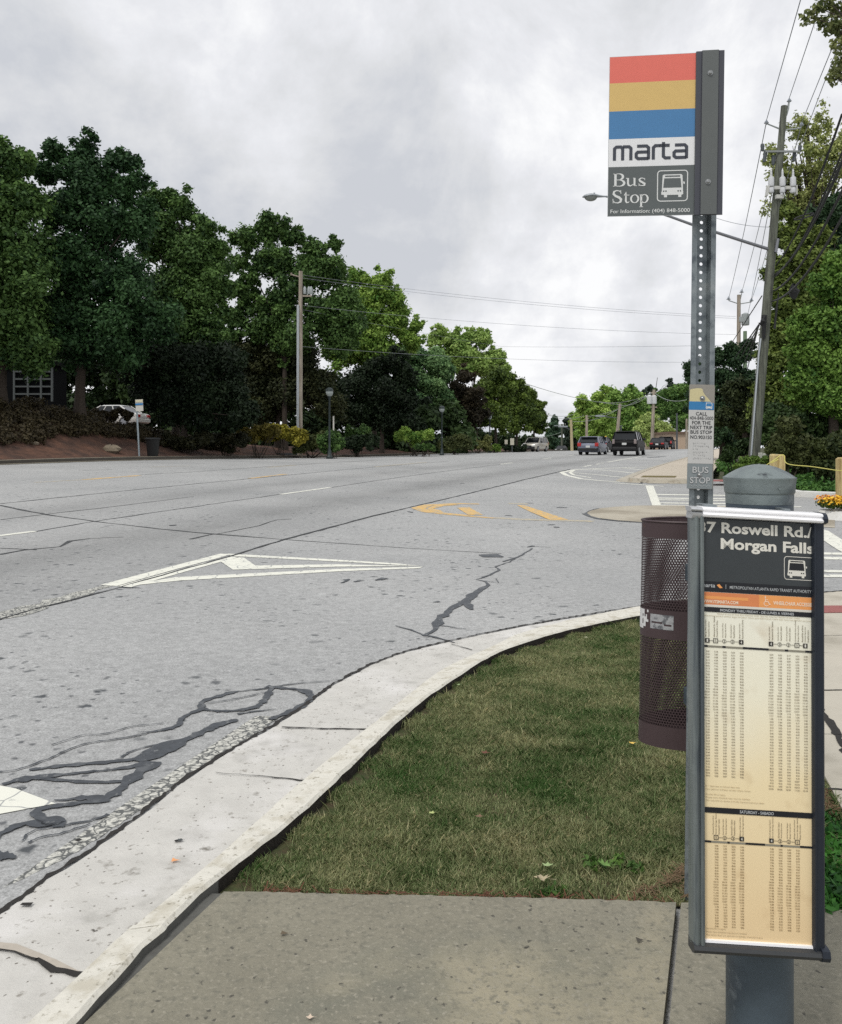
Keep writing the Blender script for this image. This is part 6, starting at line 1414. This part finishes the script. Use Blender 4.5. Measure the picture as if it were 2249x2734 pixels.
# far corner: kerb, apron, sidewalk beyond the crossing
mb = MB()
def corner_kerb():
    ts = [31.2, 30.2, 29.6, 29.4]; pts = [xy(t, -1.15) for t in rng(31.5, 118, 1.5)[::-1]] + [xy(31, -1.12), xy(30.3, -.9), xy(29.8, -.35), xy(29.7, .3), xy(29.8, 1.0)]
    for i in range(len(pts) - 1):
        (x0, y0), (x1, y1) = pts[i], pts[i + 1]; d = Vector((x1 - x0, y1 - y0, 0)).normalized(); n_ = Vector((-d.y, d.x, 0)); r = []
        for x, y in ((x0, y0), (x1, y1)):
            z = G(x, y); q = Vector((x, y, z)); r.append([q - n_ * .42 + Vector((0, 0, .006)), q + Vector((0, 0, .01)), q + n_ * .03 + Vector((0, 0, .13)), q + n_ * .17 + Vector((0, 0, .14)), q + n_ * .18 + Vector((0, 0, 0))])
        for k in range(4): mb.face([r[0][k], r[1][k], r[1][k + 1], r[0][k + 1]])
corner_kerb(); struct(mb.build('corner_kerb', mat('aged_kerb', lin((178, 172, 158)), .9, var=.1, vscale=2, blotch=(lin((140, 130, 114)), 3, .55, .68))))
mb = MB(); ts = rng(30.4, 120, 1.5)
for a, b in zip(ts[:-1], ts[1:]):
    P = [xy(a, -.98), xy(b, -.98), xy(b, 1.75), xy(a, 1.75)]; mb.face([(x, y, zl(a if i in (0, 3) else b) + .125) for i, (x, y) in enumerate(P)][::-1])
x0, y0 = xy(30.4, -.98); x1, y1 = xy(30.4, 1.75); mb.face([(x0, y0, zl(30) + .125), (x1, y1, zl(30) + .125), (x1, y1, -.1), (x0, y0, -.1)])
struct(mb.build('far_sidewalk', mat('far_walk', lin((190, 180, 164)), .9, var=.08, vscale=1)))
mb = MB(); mb.face([(*xy(t, d), zl(t) + .131) for t, d in ((31.2, -.7), (31.2, .5), (32.6, .5), (32.6, -.7))]); struct(mb.build('verge_grass', mat('dry_turf', lin((108, 98, 58)), 1, var=.3, vscale=5)))
mb = MB(); px_poly(mb, [(1900, 1292), (1948, 1291), (1950, 1297), (1896, 1297)], dz=.14); struct(mb.build('far_tactile_paving', _M['tactile_red']))
mb = MB(); px_ribbon(mb, [(1712, 1291), (1735, 1278), (1760, 1264), (1800, 1243), (1835, 1227)], .1, dz=.010, jit=.03); struct(mb.build('gutter_seam', CRACK))

# ------------------------------------------------------------------ buildings and far things
def building(name, label, pts, Y, depth, m, roof=None, wins=()):
    x0, x1, yt, yb = pts; a, b = at(x0, yt, Y), at(x1, yb, Y); t = thing(name, label, 'building', ((a.x + b.x) / 2, Y, b.z - 1))
    mb = MB(); mb.box(((a.x + b.x) / 2, Y + depth / 2, (a.z + b.z - 1) / 2), (b.x - a.x, depth, a.z - b.z + 1)); mb.build('wall', m, t)
    mb = MB(); mb.box(((a.x + b.x) / 2, Y + depth / 2, a.z + .15), (b.x - a.x + .6, depth + .6, .3)); mb.build('roof', roof or m, t)
    for (wx0, wx1, wy0, wy1, wm) in wins:
        c, d = at(wx0, wy0, Y), at(wx1, wy1, Y); mb = MB(); mb.box(((c.x + d.x) / 2, Y - .03, (c.z + d.z) / 2), (d.x - c.x, .1, c.z - d.z)); mb.build('window', wm, t)
    return t
building('brick_building', 'low beige building with a brown roof beyond the far sidewalk', (1790, 1850, 1158, 1196), 125, 14, mat('wall_beige', lin((176, 156, 136)), .9, var=.04, vscale=.5), mat('roof_brown', lin((104, 84, 70)), .9))
b = building('office_building', 'dark glass office building with a pale window grid behind the left trees', (-60, 142, 975, 1075), 66, 2.5, mat('office_dark', lin((12, 14, 16)), .9, spec=.1))
mb = MB()
for y in (992, 1012, 1032, 1052): a, c = at(40, y, 65.9), at(140, y, 65.9); mb.box(((a.x + c.x) / 2, 65.85, a.z), (c.x - a.x, .12, .12))
for x in (39, 76, 111, 140): a, c = at(x, 978, 65.9), at(x, 1072, 65.9); mb.box((a.x, 65.84, (a.z + c.z) / 2), (.14, .14, a.z - c.z))
mb.build('window_grid', mat('mullion', lin((70, 76, 76)), .8), b)
def sign_diamond(px, py, Y, s, lab):
    c = at(px, py, Y); t = thing('warning_sign', lab, 'road sign', (c.x, Y, c.z - 2.2), 'yellow diamond signs'); mb = MB(); r = s / F * Y
    mb.mesh([(c.x - r, Y, c.z), (c.x, Y, c.z + r), (c.x + r, Y, c.z), (c.x, Y, c.z - r), (c.x - r, Y + .03, c.z), (c.x, Y + .03, c.z + r), (c.x + r, Y + .03, c.z), (c.x, Y + .03, c.z - r)], [(3, 2, 1, 0), (4, 5, 6, 7), (0, 1, 5, 4), (1, 2, 6, 5), (2, 3, 7, 6), (3, 0, 4, 7)]); mb.build('sign_panel', mat('sign_yellow', lin((224, 186, 70)), .5), t)
    mb = MB(); mb.tube([(c.x, Y + .05, c.z - 2.2), (c.x, Y + .05, c.z)], .04, 6); mb.build('post', IRON, t)
sign_diamond(1618, 1170, 112, 7, 'yellow diamond sign, the upper of two right of the hatchback'); sign_diamond(1622, 1184, 108, 8, 'yellow diamond sign, the lower of two right of the hatchback')
def board(px, py0, py1, w, Y, lab):
    a, c = at(px, py0, Y), at(px, py1, Y); t = thing('notice_board', lab, 'sign', (a.x, Y, c.z - .8)); mb = MB(); mb.box((a.x, Y, (a.z + c.z) / 2), (w / F * Y, .08, a.z - c.z)); mb.build('sign_panel', mat('board_cream', lin((196, 192, 176)), .6), t); mb = MB(); mb.box((a.x, Y + .08, c.z - .4), (.1, .06, 1.0)); mb.build('post', IRON, t)
board(1368, 1170, 1188, 10, 95, 'small cream notice board under the trees left of the pale SUV'); board(1352, 1174, 1186, 8, 97, 'narrow cream board half hidden by the one beside the pale SUV')
mb = MB(); a = at(891, 1120, 60); mb.box((a.x, 60, a.z - .3), (.1, .1, 1.1)); tag(mb.build('marker_post', mat('far_sign_white', (.5,) * 3)), 'thin white marker post behind the nearest lamp post', 'post')
# drain opening on the far kerb
mb = MB(); c = xy(38, -24.36); 
px_ribbon(mb, [(742, 1222), (800, 1221)], .5, dz=.17); struct(mb.build('drain_cover', TRIM))
# ------------------------------------------------------------------ trees and planting
random.seed(77)
DG = leafmat('deep_green', (24, 48, 30), (70, 104, 60)); MG = leafmat('mid_green', (36, 64, 34), (106, 138, 72)); LG = leafmat('light_green', (72, 112, 44), (158, 186, 88)); YG = leafmat('yellow_green', (90, 112, 40), (166, 178, 84))
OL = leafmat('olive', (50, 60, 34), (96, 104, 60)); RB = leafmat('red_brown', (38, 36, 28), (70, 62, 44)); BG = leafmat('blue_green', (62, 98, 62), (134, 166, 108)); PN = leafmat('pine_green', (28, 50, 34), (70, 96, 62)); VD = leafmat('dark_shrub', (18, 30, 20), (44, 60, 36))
JN = leafmat('juniper_brown', (48, 42, 32), (84, 76, 52)); YS = leafmat('gold_shrub', (96, 96, 30), (178, 168, 66)); BUD = leafmat('budding', (104, 118, 58), (188, 194, 126))
GT = 'trees lining the left side of the road'
grow_tree('broadleaf_tree', 'broad green tree cut off by the left edge of the picture', 'tree', [(-30, 430, 90), (40, 440, 50), (15, 400, 30), (-20, 560, 120), (60, 540, 60), (40, 640, 110), (-20, 740, 130), (90, 720, 70), (30, 850, 110), (70, 930, 80), (-40, 900, 100)], 40, MG, 5, 22000, .19, GT, trunk_r=.22)
grow_tree('broadleaf_tree', 'tallest dark green tree with ragged twin tops on the mulch bank', 'tree', [(150, 405, 34), (235, 398, 36), (310, 430, 34), (350, 432, 26), (125, 470, 40), (240, 470, 80), (330, 505, 48), (372, 490, 22), (390, 560, 30), (165, 560, 70), (270, 590, 100), (360, 600, 60), (200, 700, 110), (320, 740, 100), (140, 830, 90), (260, 860, 110), (390, 860, 80), (200, 920, 70), (330, 940, 70)], 43, DG, 213, 34000, .19, GT, trunk_r=.26)
grow_tree('broadleaf_tree', 'light green topped rounded tree right of the tallest dark tree', 'tree', [(445, 530, 38), (400, 540, 36), (490, 560, 44), (550, 610, 42), (585, 660, 26), (430, 620, 70), (510, 680, 80), (570, 720, 40), (540, 790, 70), (450, 780, 80), (590, 840, 36), (600, 770, 26), (480, 880, 80), (560, 900, 60)], 50, MG, 470, 26000, .2, GT)
grow_tree('understorey_tree', 'low very dark spreading tree beneath the two tallest trees', 'tree', [(340, 960, 60), (430, 960, 80), (520, 980, 80), (600, 960, 60), (400, 1040, 60), (480, 1060, 70), (560, 1060, 70), (620, 1040, 50), (650, 1100, 50), (540, 1120, 40)], 47, VD, 490, 20000, .19, GT)
grow_tree('broadleaf_tree', 'large round-topped tree with sky gaps behind the tall pale pole', 'tree', [(720, 610, 46), (660, 640, 44), (780, 630, 42), (640, 700, 30), (838, 665, 38), (890, 650, 20), (730, 700, 60), (820, 730, 66), (890, 730, 46), (660, 790, 34), (672, 745, 30), (760, 800, 60), (920, 800, 50), (860, 840, 70), (690, 880, 50), (625, 770, 30), (640, 850, 36), (620, 900, 36), (700, 820, 40), (780, 900, 70), (900, 900, 60), (950, 860, 40)], 60, MG, 760, 26000, .23, GT)
grow_tree('understorey_tree', 'brownish green bushy tree around the foot of the tall pale pole', 'tree', [(660, 950, 60), (730, 960, 60), (800, 960, 60), (680, 1030, 60), (760, 1050, 66), (840, 1030, 60), (880, 1080, 50), (700, 1100, 50)], 61, leafmat('dull_green', (34, 44, 26), (74, 78, 46)), 740, 20000, .22, GT)
grow_tree('broadleaf_tree', 'bright green tree with rounded crowns at the middle of the left row', 'tree', [(955, 740, 34), (1020, 755, 38), (985, 800, 50), (1050, 800, 36), (1065, 850, 30), (950, 870, 60), (1030, 860, 50), (1000, 930, 60), (920, 940, 50), (1080, 900, 26), (1110, 870, 22), (1100, 905, 30)], 74, LG, 1000, 17000, .27, GT)
grow_tree('broadleaf_tree', 'pale fresh green tree forming the far end of the skyline of the left row', 'tree', [(1168, 900, 30), (1215, 905, 28), (1255, 900, 26), (1290, 905, 28), (1330, 950, 28), (1345, 985, 24), (1180, 960, 46), (1240, 960, 50), (1300, 980, 44), (1340, 1020, 30), (1355, 1045, 18)], 108, leafmat('fresh_green', (96, 130, 60), (178, 202, 116)), 1260, 14000, .38, GT)
grow_tree('broadleaf_tree', 'grey-green feathery tree before the pale fresh tree', 'tree', [(1060, 945, 34), (1110, 950, 40), (1160, 970, 40), (1195, 985, 26), (1100, 1010, 46), (1160, 1030, 44), (1190, 1060, 30), (1130, 1080, 44), (1170, 1110, 36), (1020, 960, 30)], 82, BG, 1140, 15000, .26, GT)
grow_tree('evergreen_bush_tree', 'blackish green evergreen mound in front of the grey-green tree', 'tree', [(1000, 985, 44), (1050, 970, 40), (1080, 1010, 40), (960, 1030, 50), (1030, 1050, 60), (1090, 1070, 40), (960, 1100, 46), (1040, 1120, 50), (1100, 1130, 36), (920, 1090, 40)], 70, VD, 1020, 16000, .22, GT)
grow_tree('magnolia_tree', 'conical dark reddish-brown tree between the lamp posts', 'tree', [(1240, 1005, 26), (1225, 1045, 34), (1265, 1060, 34), (1215, 1090, 40), (1265, 1110, 38), (1200, 1130, 34), (1250, 1150, 34)], 84, RB, 1240, 10000, .24, GT)
for i, (lob, px, Y, lab) in enumerate((([(1330, 1005, 30), (1300, 1040, 34), (1345, 1050, 36), (1310, 1090, 40), (1290, 1120, 30), (1335, 1120, 36)], 1325, 88, 'first of the rounded dark-trunked street trees, nearest the magnolia'), ([(1375, 1030, 28), (1390, 1065, 34), (1365, 1090, 36), (1395, 1110, 34), (1375, 1140, 26)], 1380, 98, 'second rounded street tree, above the notice boards'), ([(1415, 1055, 24), (1430, 1085, 28), (1415, 1115, 30), (1445, 1115, 20), (1440, 1145, 18)], 1425, 108, 'last and lowest rounded street tree, right over the pale SUV'))):
    grow_tree('street_tree', lab, 'tree', lob, Y, leafmat('crape_green', (40, 60, 28), (116, 138, 60)), px, 9000, .26, 'rounded street trees at the end of the left row', trunk_r=.16)
grow_tree('broadleaf_tree', 'tree beyond the left edge of the picture beside the broad green tree', 'tree', [(-220, 500, 90), (-160, 620, 110), (-280, 640, 120), (-200, 780, 130), (-320, 820, 100), (-150, 900, 90)], 37, DG, -220, 12000, .2, GT)
# far centre
GF = 'far trees closing the view'
grow_tree('broadleaf_tree', 'wide fresh green tree mass beyond the crest behind the cars', 'tree', [(1560, 1085, 26), (1600, 1062, 26), (1545, 1120, 26), (1600, 1110, 40), (1575, 1150, 30), (1620, 1150, 36)], 165, leafmat('far_fresh', (108, 146, 62), (186, 212, 112)), 1590, 11000, .48, GF)
grow_tree('broadleaf_tree', 'rounded far tree directly above the black SUV', 'tree', [(1640, 1055, 26), (1685, 1050, 28), (1660, 1090, 40), (1710, 1090, 26), (1680, 1130, 40), (1640, 1140, 30), (1720, 1120, 24)], 172, leafmat('far_mid', (80, 120, 54), (154, 186, 96)), 1670, 11000, .48, GF)
grow_tree('broadleaf_tree', 'small pale yellow-green round tree right of the black SUV', 'tree', [(1735, 1120, 22), (1715, 1145, 22), (1755, 1140, 26), (1780, 1155, 20), (1740, 1170, 26), (1775, 1180, 20)], 135, leafmat('far_pale', (132, 156, 88), (194, 210, 130)), 1745, 8000, .34, GF)
grow_tree('broadleaf_tree', 'dark green far tree left of the sign plate', 'tree', [(1765, 1060, 24), (1790, 1050, 22), (1820, 1040, 24), (1800, 1085, 34), (1835, 1080, 26), (1770, 1100, 26), (1815, 1125, 32), (1845, 1120, 26), (1735, 1080, 22)], 150, leafmat('far_deep', (58, 92, 46), (126, 160, 84)), 1800, 12000, .42, GF)
grow_tree('broadleaf_tree', 'low bright tree filling in behind the leaning pale pole', 'tree', [(1560, 1160, 30), (1610, 1165, 30), (1660, 1165, 30), (1700, 1165, 30), (1640, 1120, 34), (1600, 1130, 30)], 185, leafmat('far_fill', (96, 136, 58), (170, 200, 104)), 1630, 9000, .5, GF)
grow_tree('pine_tree', 'thin topped pine poking out above the far green trees', 'tree', [(1735, 1035, 8), (1725, 1045, 10), (1745, 1048, 9), (1788, 1015, 7), (1792, 1028, 8)], 200, leafmat('far_pine', (50, 66, 56), (84, 98, 82)), 1735, 1400, .5, GF)
grow_tree('pine_tree', 'small distant blue-green pine in the gap over the far left lane', 'tree', [(1482, 1118, 9), (1478, 1135, 14), (1490, 1150, 16), (1470, 1160, 16), (1485, 1180, 16)], 240, _M.get('x') or leafmat('far_pine2', (56, 84, 66), (96, 122, 92)), 1482, 4000, .6, GF)
grow_tree('pine_tree', 'dark ragged pine right of the small pine in the road gap', 'tree', [(1512, 1122, 8), (1518, 1135, 10), (1528, 1130, 8), (1515, 1150, 14), (1525, 1165, 16), (1510, 1180, 14), (1540, 1150, 14), (1545, 1180, 14)], 230, leafmat('far_pine3', (30, 40, 36), (66, 82, 66)), 1515, 5000, .6, GF)
# far woods low along the horizon: reads as one mass
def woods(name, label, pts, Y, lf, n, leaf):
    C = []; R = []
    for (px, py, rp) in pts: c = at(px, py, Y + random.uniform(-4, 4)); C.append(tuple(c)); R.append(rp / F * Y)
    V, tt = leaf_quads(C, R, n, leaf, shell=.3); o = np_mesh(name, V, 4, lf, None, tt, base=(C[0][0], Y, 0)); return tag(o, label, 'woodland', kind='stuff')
woods('far_woodland', 'low far-off woodland along the horizon beyond the crest', [(1420 + 13 * k, 1180 + (k * 7 % 5) * 3, 20) for k in range(36)], 260, leafmat('far_wood', (44, 66, 44), (88, 110, 70)), 16000, .75)
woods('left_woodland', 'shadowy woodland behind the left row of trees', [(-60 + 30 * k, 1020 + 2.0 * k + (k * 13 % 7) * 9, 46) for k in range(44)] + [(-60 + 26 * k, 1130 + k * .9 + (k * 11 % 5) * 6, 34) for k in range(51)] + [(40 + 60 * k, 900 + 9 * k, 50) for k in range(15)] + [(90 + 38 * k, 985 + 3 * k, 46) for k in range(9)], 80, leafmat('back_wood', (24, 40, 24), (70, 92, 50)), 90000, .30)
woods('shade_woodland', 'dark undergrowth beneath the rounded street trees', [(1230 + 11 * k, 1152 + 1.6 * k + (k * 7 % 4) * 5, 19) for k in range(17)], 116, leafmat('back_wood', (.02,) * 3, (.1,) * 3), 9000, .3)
# bank planting
def strip_bush(name, label, pts, lf, n, leaf, cat='ground cover', kind='stuff', rr=.45):
    C = []; R = []
    for (px, py) in pts:
        c = on(px, py); C.append((c.x, c.y, c.z + rr * .35)); R.append(rr * random.uniform(.7, 1.3))
    V, tt = leaf_quads(C, R, n, leaf, shell=.3, squash=.75); o = np_mesh(name, V, 4, lf, None, tt, base=C[0]); return tag(o, label, cat, kind=kind)
def crest_y(x): return float(np.interp(x, [-420, 60, 130, 200, 320, 480, 600], [1066, 1072, 1078, 1088, 1122, 1168, 1185]))
def front_y(x): return float(np.interp(x, [-60, 100, 160, 220, 330, 420, 600], [1190, 1184, 1172, 1160, 1168, 1188, 1206]))
pts = []
for k in range(640):
    x = random.uniform(-420, 620); y0, y1 = crest_y(x) + 5, front_y(x); pts.append((x, random.uniform(y0, max(y0 + 4, y1))))
strip_bush('juniper_bank', 'brown-green juniper ground cover over the mulch bank at left', pts, JN, 78000, .085, rr=.42)
def shrub_row(px0, px1, y0, y1, Y, lf, lab, n=6000, leaf=.12, r=22, k=7, cat='shrub', grp='shrubs in the bed across the road'):
    lob = [(px0 + (px1 - px0) * (i + .5) / k, y0 + (y1 - y0) * random.random(), r * random.uniform(.8, 1.2)) for i in range(k)]
    return bush('shrub', lab, cat, lob, Y, lf, n, leaf, grp)
shrub_row(205, 350, 1094, 1114, 47, JN, 'brown-green hedge on the bank crest hiding the parked white car', 9000, .09, r=15, k=9)
shrub_row(640, 740, 1145, 1168, 50, leafmat('gold_dull', (70, 66, 26), (128, 118, 52)), 'dull gold shrub left of the tall pale pole')
shrub_row(700, 800, 1150, 1170, 53, YS, 'bright gold-green shrub at the foot of the tall pale pole', 8000)
shrub_row(790, 870, 1165, 1190, 54, OL, 'olive shrub right of the tall pole foot')
shrub_row(860, 910, 1160, 1195, 53, MG, 'green rounded shrub at the nearest lamp post', r=20)
shrub_row(910, 1010, 1175, 1195, 60, VD, 'dark low shrub between the first two lamp posts')
shrub_row(930, 980, 1150, 1170, 62, MG, 'mid green shrub behind the dark low shrub')
shrub_row(1060, 1150, 1155, 1175, 66, LG, 'bright green shrub left of the middle lamp post', 7000)
shrub_row(1110, 1160, 1190, 1196, 64, MG, 'small flat green shrub at the kerb by the middle lamp post', 2500, r=9)
shrub_row(1180, 1250, 1170, 1190, 72, OL, 'clipped olive shrub right of the middle lamp post', 7000, r=20)
shrub_row(1240, 1310, 1180, 1195, 80, leafmat('pale_shrub', (84, 92, 50), (136, 138, 84)), 'pale clipped shrub before the farthest lamp post', 6000, r=16)
shrub_row(1305, 1335, 1192, 1200, 86, LG, 'low bright shrub just past the farthest lamp post', 2500, r=10)
shrub_row(1350, 1400, 1190, 1200, 96, VD, 'dark low hedge beneath the street trees', 3000, .16, r=11)
shrub_row(440, 560, 1165, 1185, 46, leafmat('bank_dark', (30, 34, 22), (60, 60, 36)), 'dark low shrub at the right foot of the mulch bank', 8000, .1, r=24)
shrub_row(560, 660, 1170, 1190, 48, leafmat('bank_dark', (.02,) * 3, (.05,) * 3), 'dark low shrub left of the dull gold shrub', 7000, .1, r=22)
# right-hand trees
GR = 'trees on the right behind the power pole'
grow_tree('oak_tree', 'tall half-bare oak with sparse new leaves at the upper right', 'tree', [(2090, 420, 30), (2130, 350, 30), (2175, 330, 34), (2220, 350, 40), (2110, 470, 40), (2170, 430, 50), (2230, 440, 50), (2100, 540, 40), (2160, 560, 50), (2220, 560, 60), (2075, 470, 22), (2280, 400, 60), (2065, 420, 16), (2150, 500, 40)], 40, BUD, 2200, 7600, .14, GR, sub=9, trunk_r=.22, shell=.05, limbs=90, bark=BARK, subr=.62, loose=.35)
grow_tree('broadleaf_tree', 'dense olive-green tree directly behind the leaning power pole', 'tree', [(2100, 640, 40), (2085, 720, 36), (2140, 600, 40), (2160, 700, 60), (2090, 800, 40), (2130, 830, 60), (2200, 800, 60), (2090, 900, 50), (2150, 950, 70), (2060, 960, 30), (2050, 1040, 44), (2110, 1060, 60), (2035, 1090, 34), (2120, 760, 50), (2080, 770, 30), (2075, 870, 30), (2090, 560, 24), (2060, 1000, 36), (2045, 945, 20), (2180, 640, 40)], 36, leafmat('olive_tree', (70, 90, 40), (134, 150, 76)), 2130, 26000, .16, GR, trunk_r=.24)
grow_tree('pine_tree', 'dark shaggy pine high at the right edge between the oak and the bright tree', 'tree', [(2190, 600, 40), (2240, 560, 50), (2215, 680, 50), (2260, 650, 60), (2190, 760, 34)], 38, PN, 2240, 14000, .17, GR, elong=2.4, trunk_r=.2)
grow_tree('broadleaf_tree', 'bright green leafy tree filling the right edge below the pine', 'tree', [(2235, 700, 40), (2200, 760, 40), (2250, 780, 60), (2180, 850, 44), (2240, 880, 70), (2170, 940, 50), (2230, 980, 60), (2150, 1020, 44), (2210, 1060, 60), (2260, 1080, 60), (2140, 880, 26)], 30, leafmat('bright_leaf', (60, 96, 40), (130, 164, 76)), 2230, 26000, .13, GR, trunk_r=.2)
grow_tree('evergreen_tree', 'dark evergreen clump right behind the bus stop post, below the wires', 'tree', [(1850, 985, 22), (1880, 965, 24), (1915, 955, 24), (1955, 950, 26), (1995, 950, 22), (1870, 1020, 34), (1930, 1010, 44), (1985, 1010, 40), (1880, 1080, 46), (1950, 1090, 60), (1900, 1150, 50), (1975, 1160, 50), (1953, 925, 10), (2000, 925, 12)], 52, PN, 1930, 24000, .17, GR)
grow_tree('evergreen_tree', 'olive leaved evergreen between the dark clump and the power pole foot', 'tree', [(1960, 1050, 34), (2000, 1060, 34), (1940, 1110, 34), (1990, 1130, 40), (2030, 1150, 40)], 42, leafmat('holly', (30, 42, 26), (78, 88, 52)), 1990, 12000, .14, GR)
grow_tree('understorey_tree', 'shadowy dark understorey tree right of the power pole', 'tree', [(2080, 1120, 50), (2140, 1140, 60), (2200, 1150, 60), (2250, 1130, 60), (2050, 1160, 40), (2180, 1220, 50), (2240, 1220, 50)], 31, leafmat('under_mid', (30, 48, 26), (80, 104, 56)), 2150, 20000, .14, GR)
bush('shrub', 'olive shrub behind the timber posts', 'shrub', [(2080, 1190, 44), (2110, 1150, 40), (2150, 1190, 48), (2130, 1230, 40), (2100, 1240, 30)], 25.5, OL, 12000, .085, 'shrubs behind the side street')
bush('shrub', 'rounded shrub right of the rope centre', 'shrub', [(2190, 1200, 44), (2230, 1190, 44), (2200, 1250, 44), (2250, 1240, 44)], 24.5, leafmat('rope_shrub', (38, 52, 28), (88, 98, 54)), 12000, .085, 'shrubs behind the side street')
bush('shrub', 'dark shrub left of the power pole foot', 'shrub', [(1960, 1205, 26), (1985, 1190, 26), (1940, 1215, 20), (2005, 1215, 18)], 33, leafmat('pole_shrub', (28, 48, 26), (66, 86, 46)), 7000, .1, 'shrubs behind the side street')
bush('shrub', 'bright little shrub at the power pole foot', 'shrub', [(1990, 1232, 18), (2015, 1225, 14), (2045, 1232, 18), (1975, 1245, 16)], 25.2, leafmat('foot_shrub', (52, 84, 34), (116, 142, 66)), 5000, .07, 'shrubs behind the side street')
gc = []
for k in range(240):
    x = random.uniform(1920, 2280); lo = np.interp(x, [1920, 2000, 2100, 2280], [1236, 1246, 1262, 1290]); hi = np.interp(x, [1920, 1960, 2030, 2110, 2280], [1258, 1282, 1300, 1318, 1322]); gc.append((x, random.uniform(lo, hi)))
strip_bush('ivy_ground_cover', 'low bright ivy ground cover behind the white far kerb', gc, leafmat('ivy', (40, 80, 34), (100, 140, 66)), 26000, .07, rr=.28)
# branches reaching into the top right corner from a tree standing right of the picture
def corner_branch():
    base = Vector((9.6, 13.0, G(9.6, 13.0))); t = thing('overhanging_tree', 'leafy branches of a near tree reaching into the top right corner', 'tree', base, GR)
    mb = MB(); hub = base + Vector((.2, 0, 7.6)); mb.tube([base, base + Vector((0, 0, 3)), hub, hub + Vector((0, 0, 2))], [.22, .18, .13, .08], 9); tips = []
    for (px, py) in ((2160, 45), (2185, 20), (2200, 60), (2225, 70), (2240, 30), (2245, 85), (2215, 5), (2237, 120), (2245, 185), (2232, 205), (2250, 160), (2265, 100), (2275, 40), (2280, 150)):
        tp = at(px, py, 13.0 + random.uniform(-.5, .5)); j = at(2240 + random.uniform(-10, 30), py + 30, 13.0); mb.tube([hub, j, tp], [.035, .014, .004], 5); tips.append(tp)
    mb.build('trunk', BARK, t, smooth=True)
    C = [tuple(v) for v in tips]; V, tt = leaf_quads(C, [.13 + .05 * random.random() for _ in C], 1500, .05, shell=.3, elong=1.5); np_mesh('crown', V, 4, BUD if False else leafmat('corner_leaf', (66, 80, 42), (140, 146, 92)), t, tt, base=tuple(base))
corner_branch()
for o in list(bpy.data.objects):
    if '_o' in o: del o['_o']
import os
if os.environ.get('DBG'):
    for nm,px,Y in (('sedan',1761,103),('box',1781,114),('suv',1681,68.5),('hatch',1584,71),('pale',1429,99),('small',1499,185),('white',1642,135),('w2',1915,84),('bldg',1820,125)):
        x=(px-CX)/F*Y; z=G(x,Y); print('DBG',nm,'z',round(z,2),'y px',YH+(CAMZ-z)*F/Y, td(x,Y))
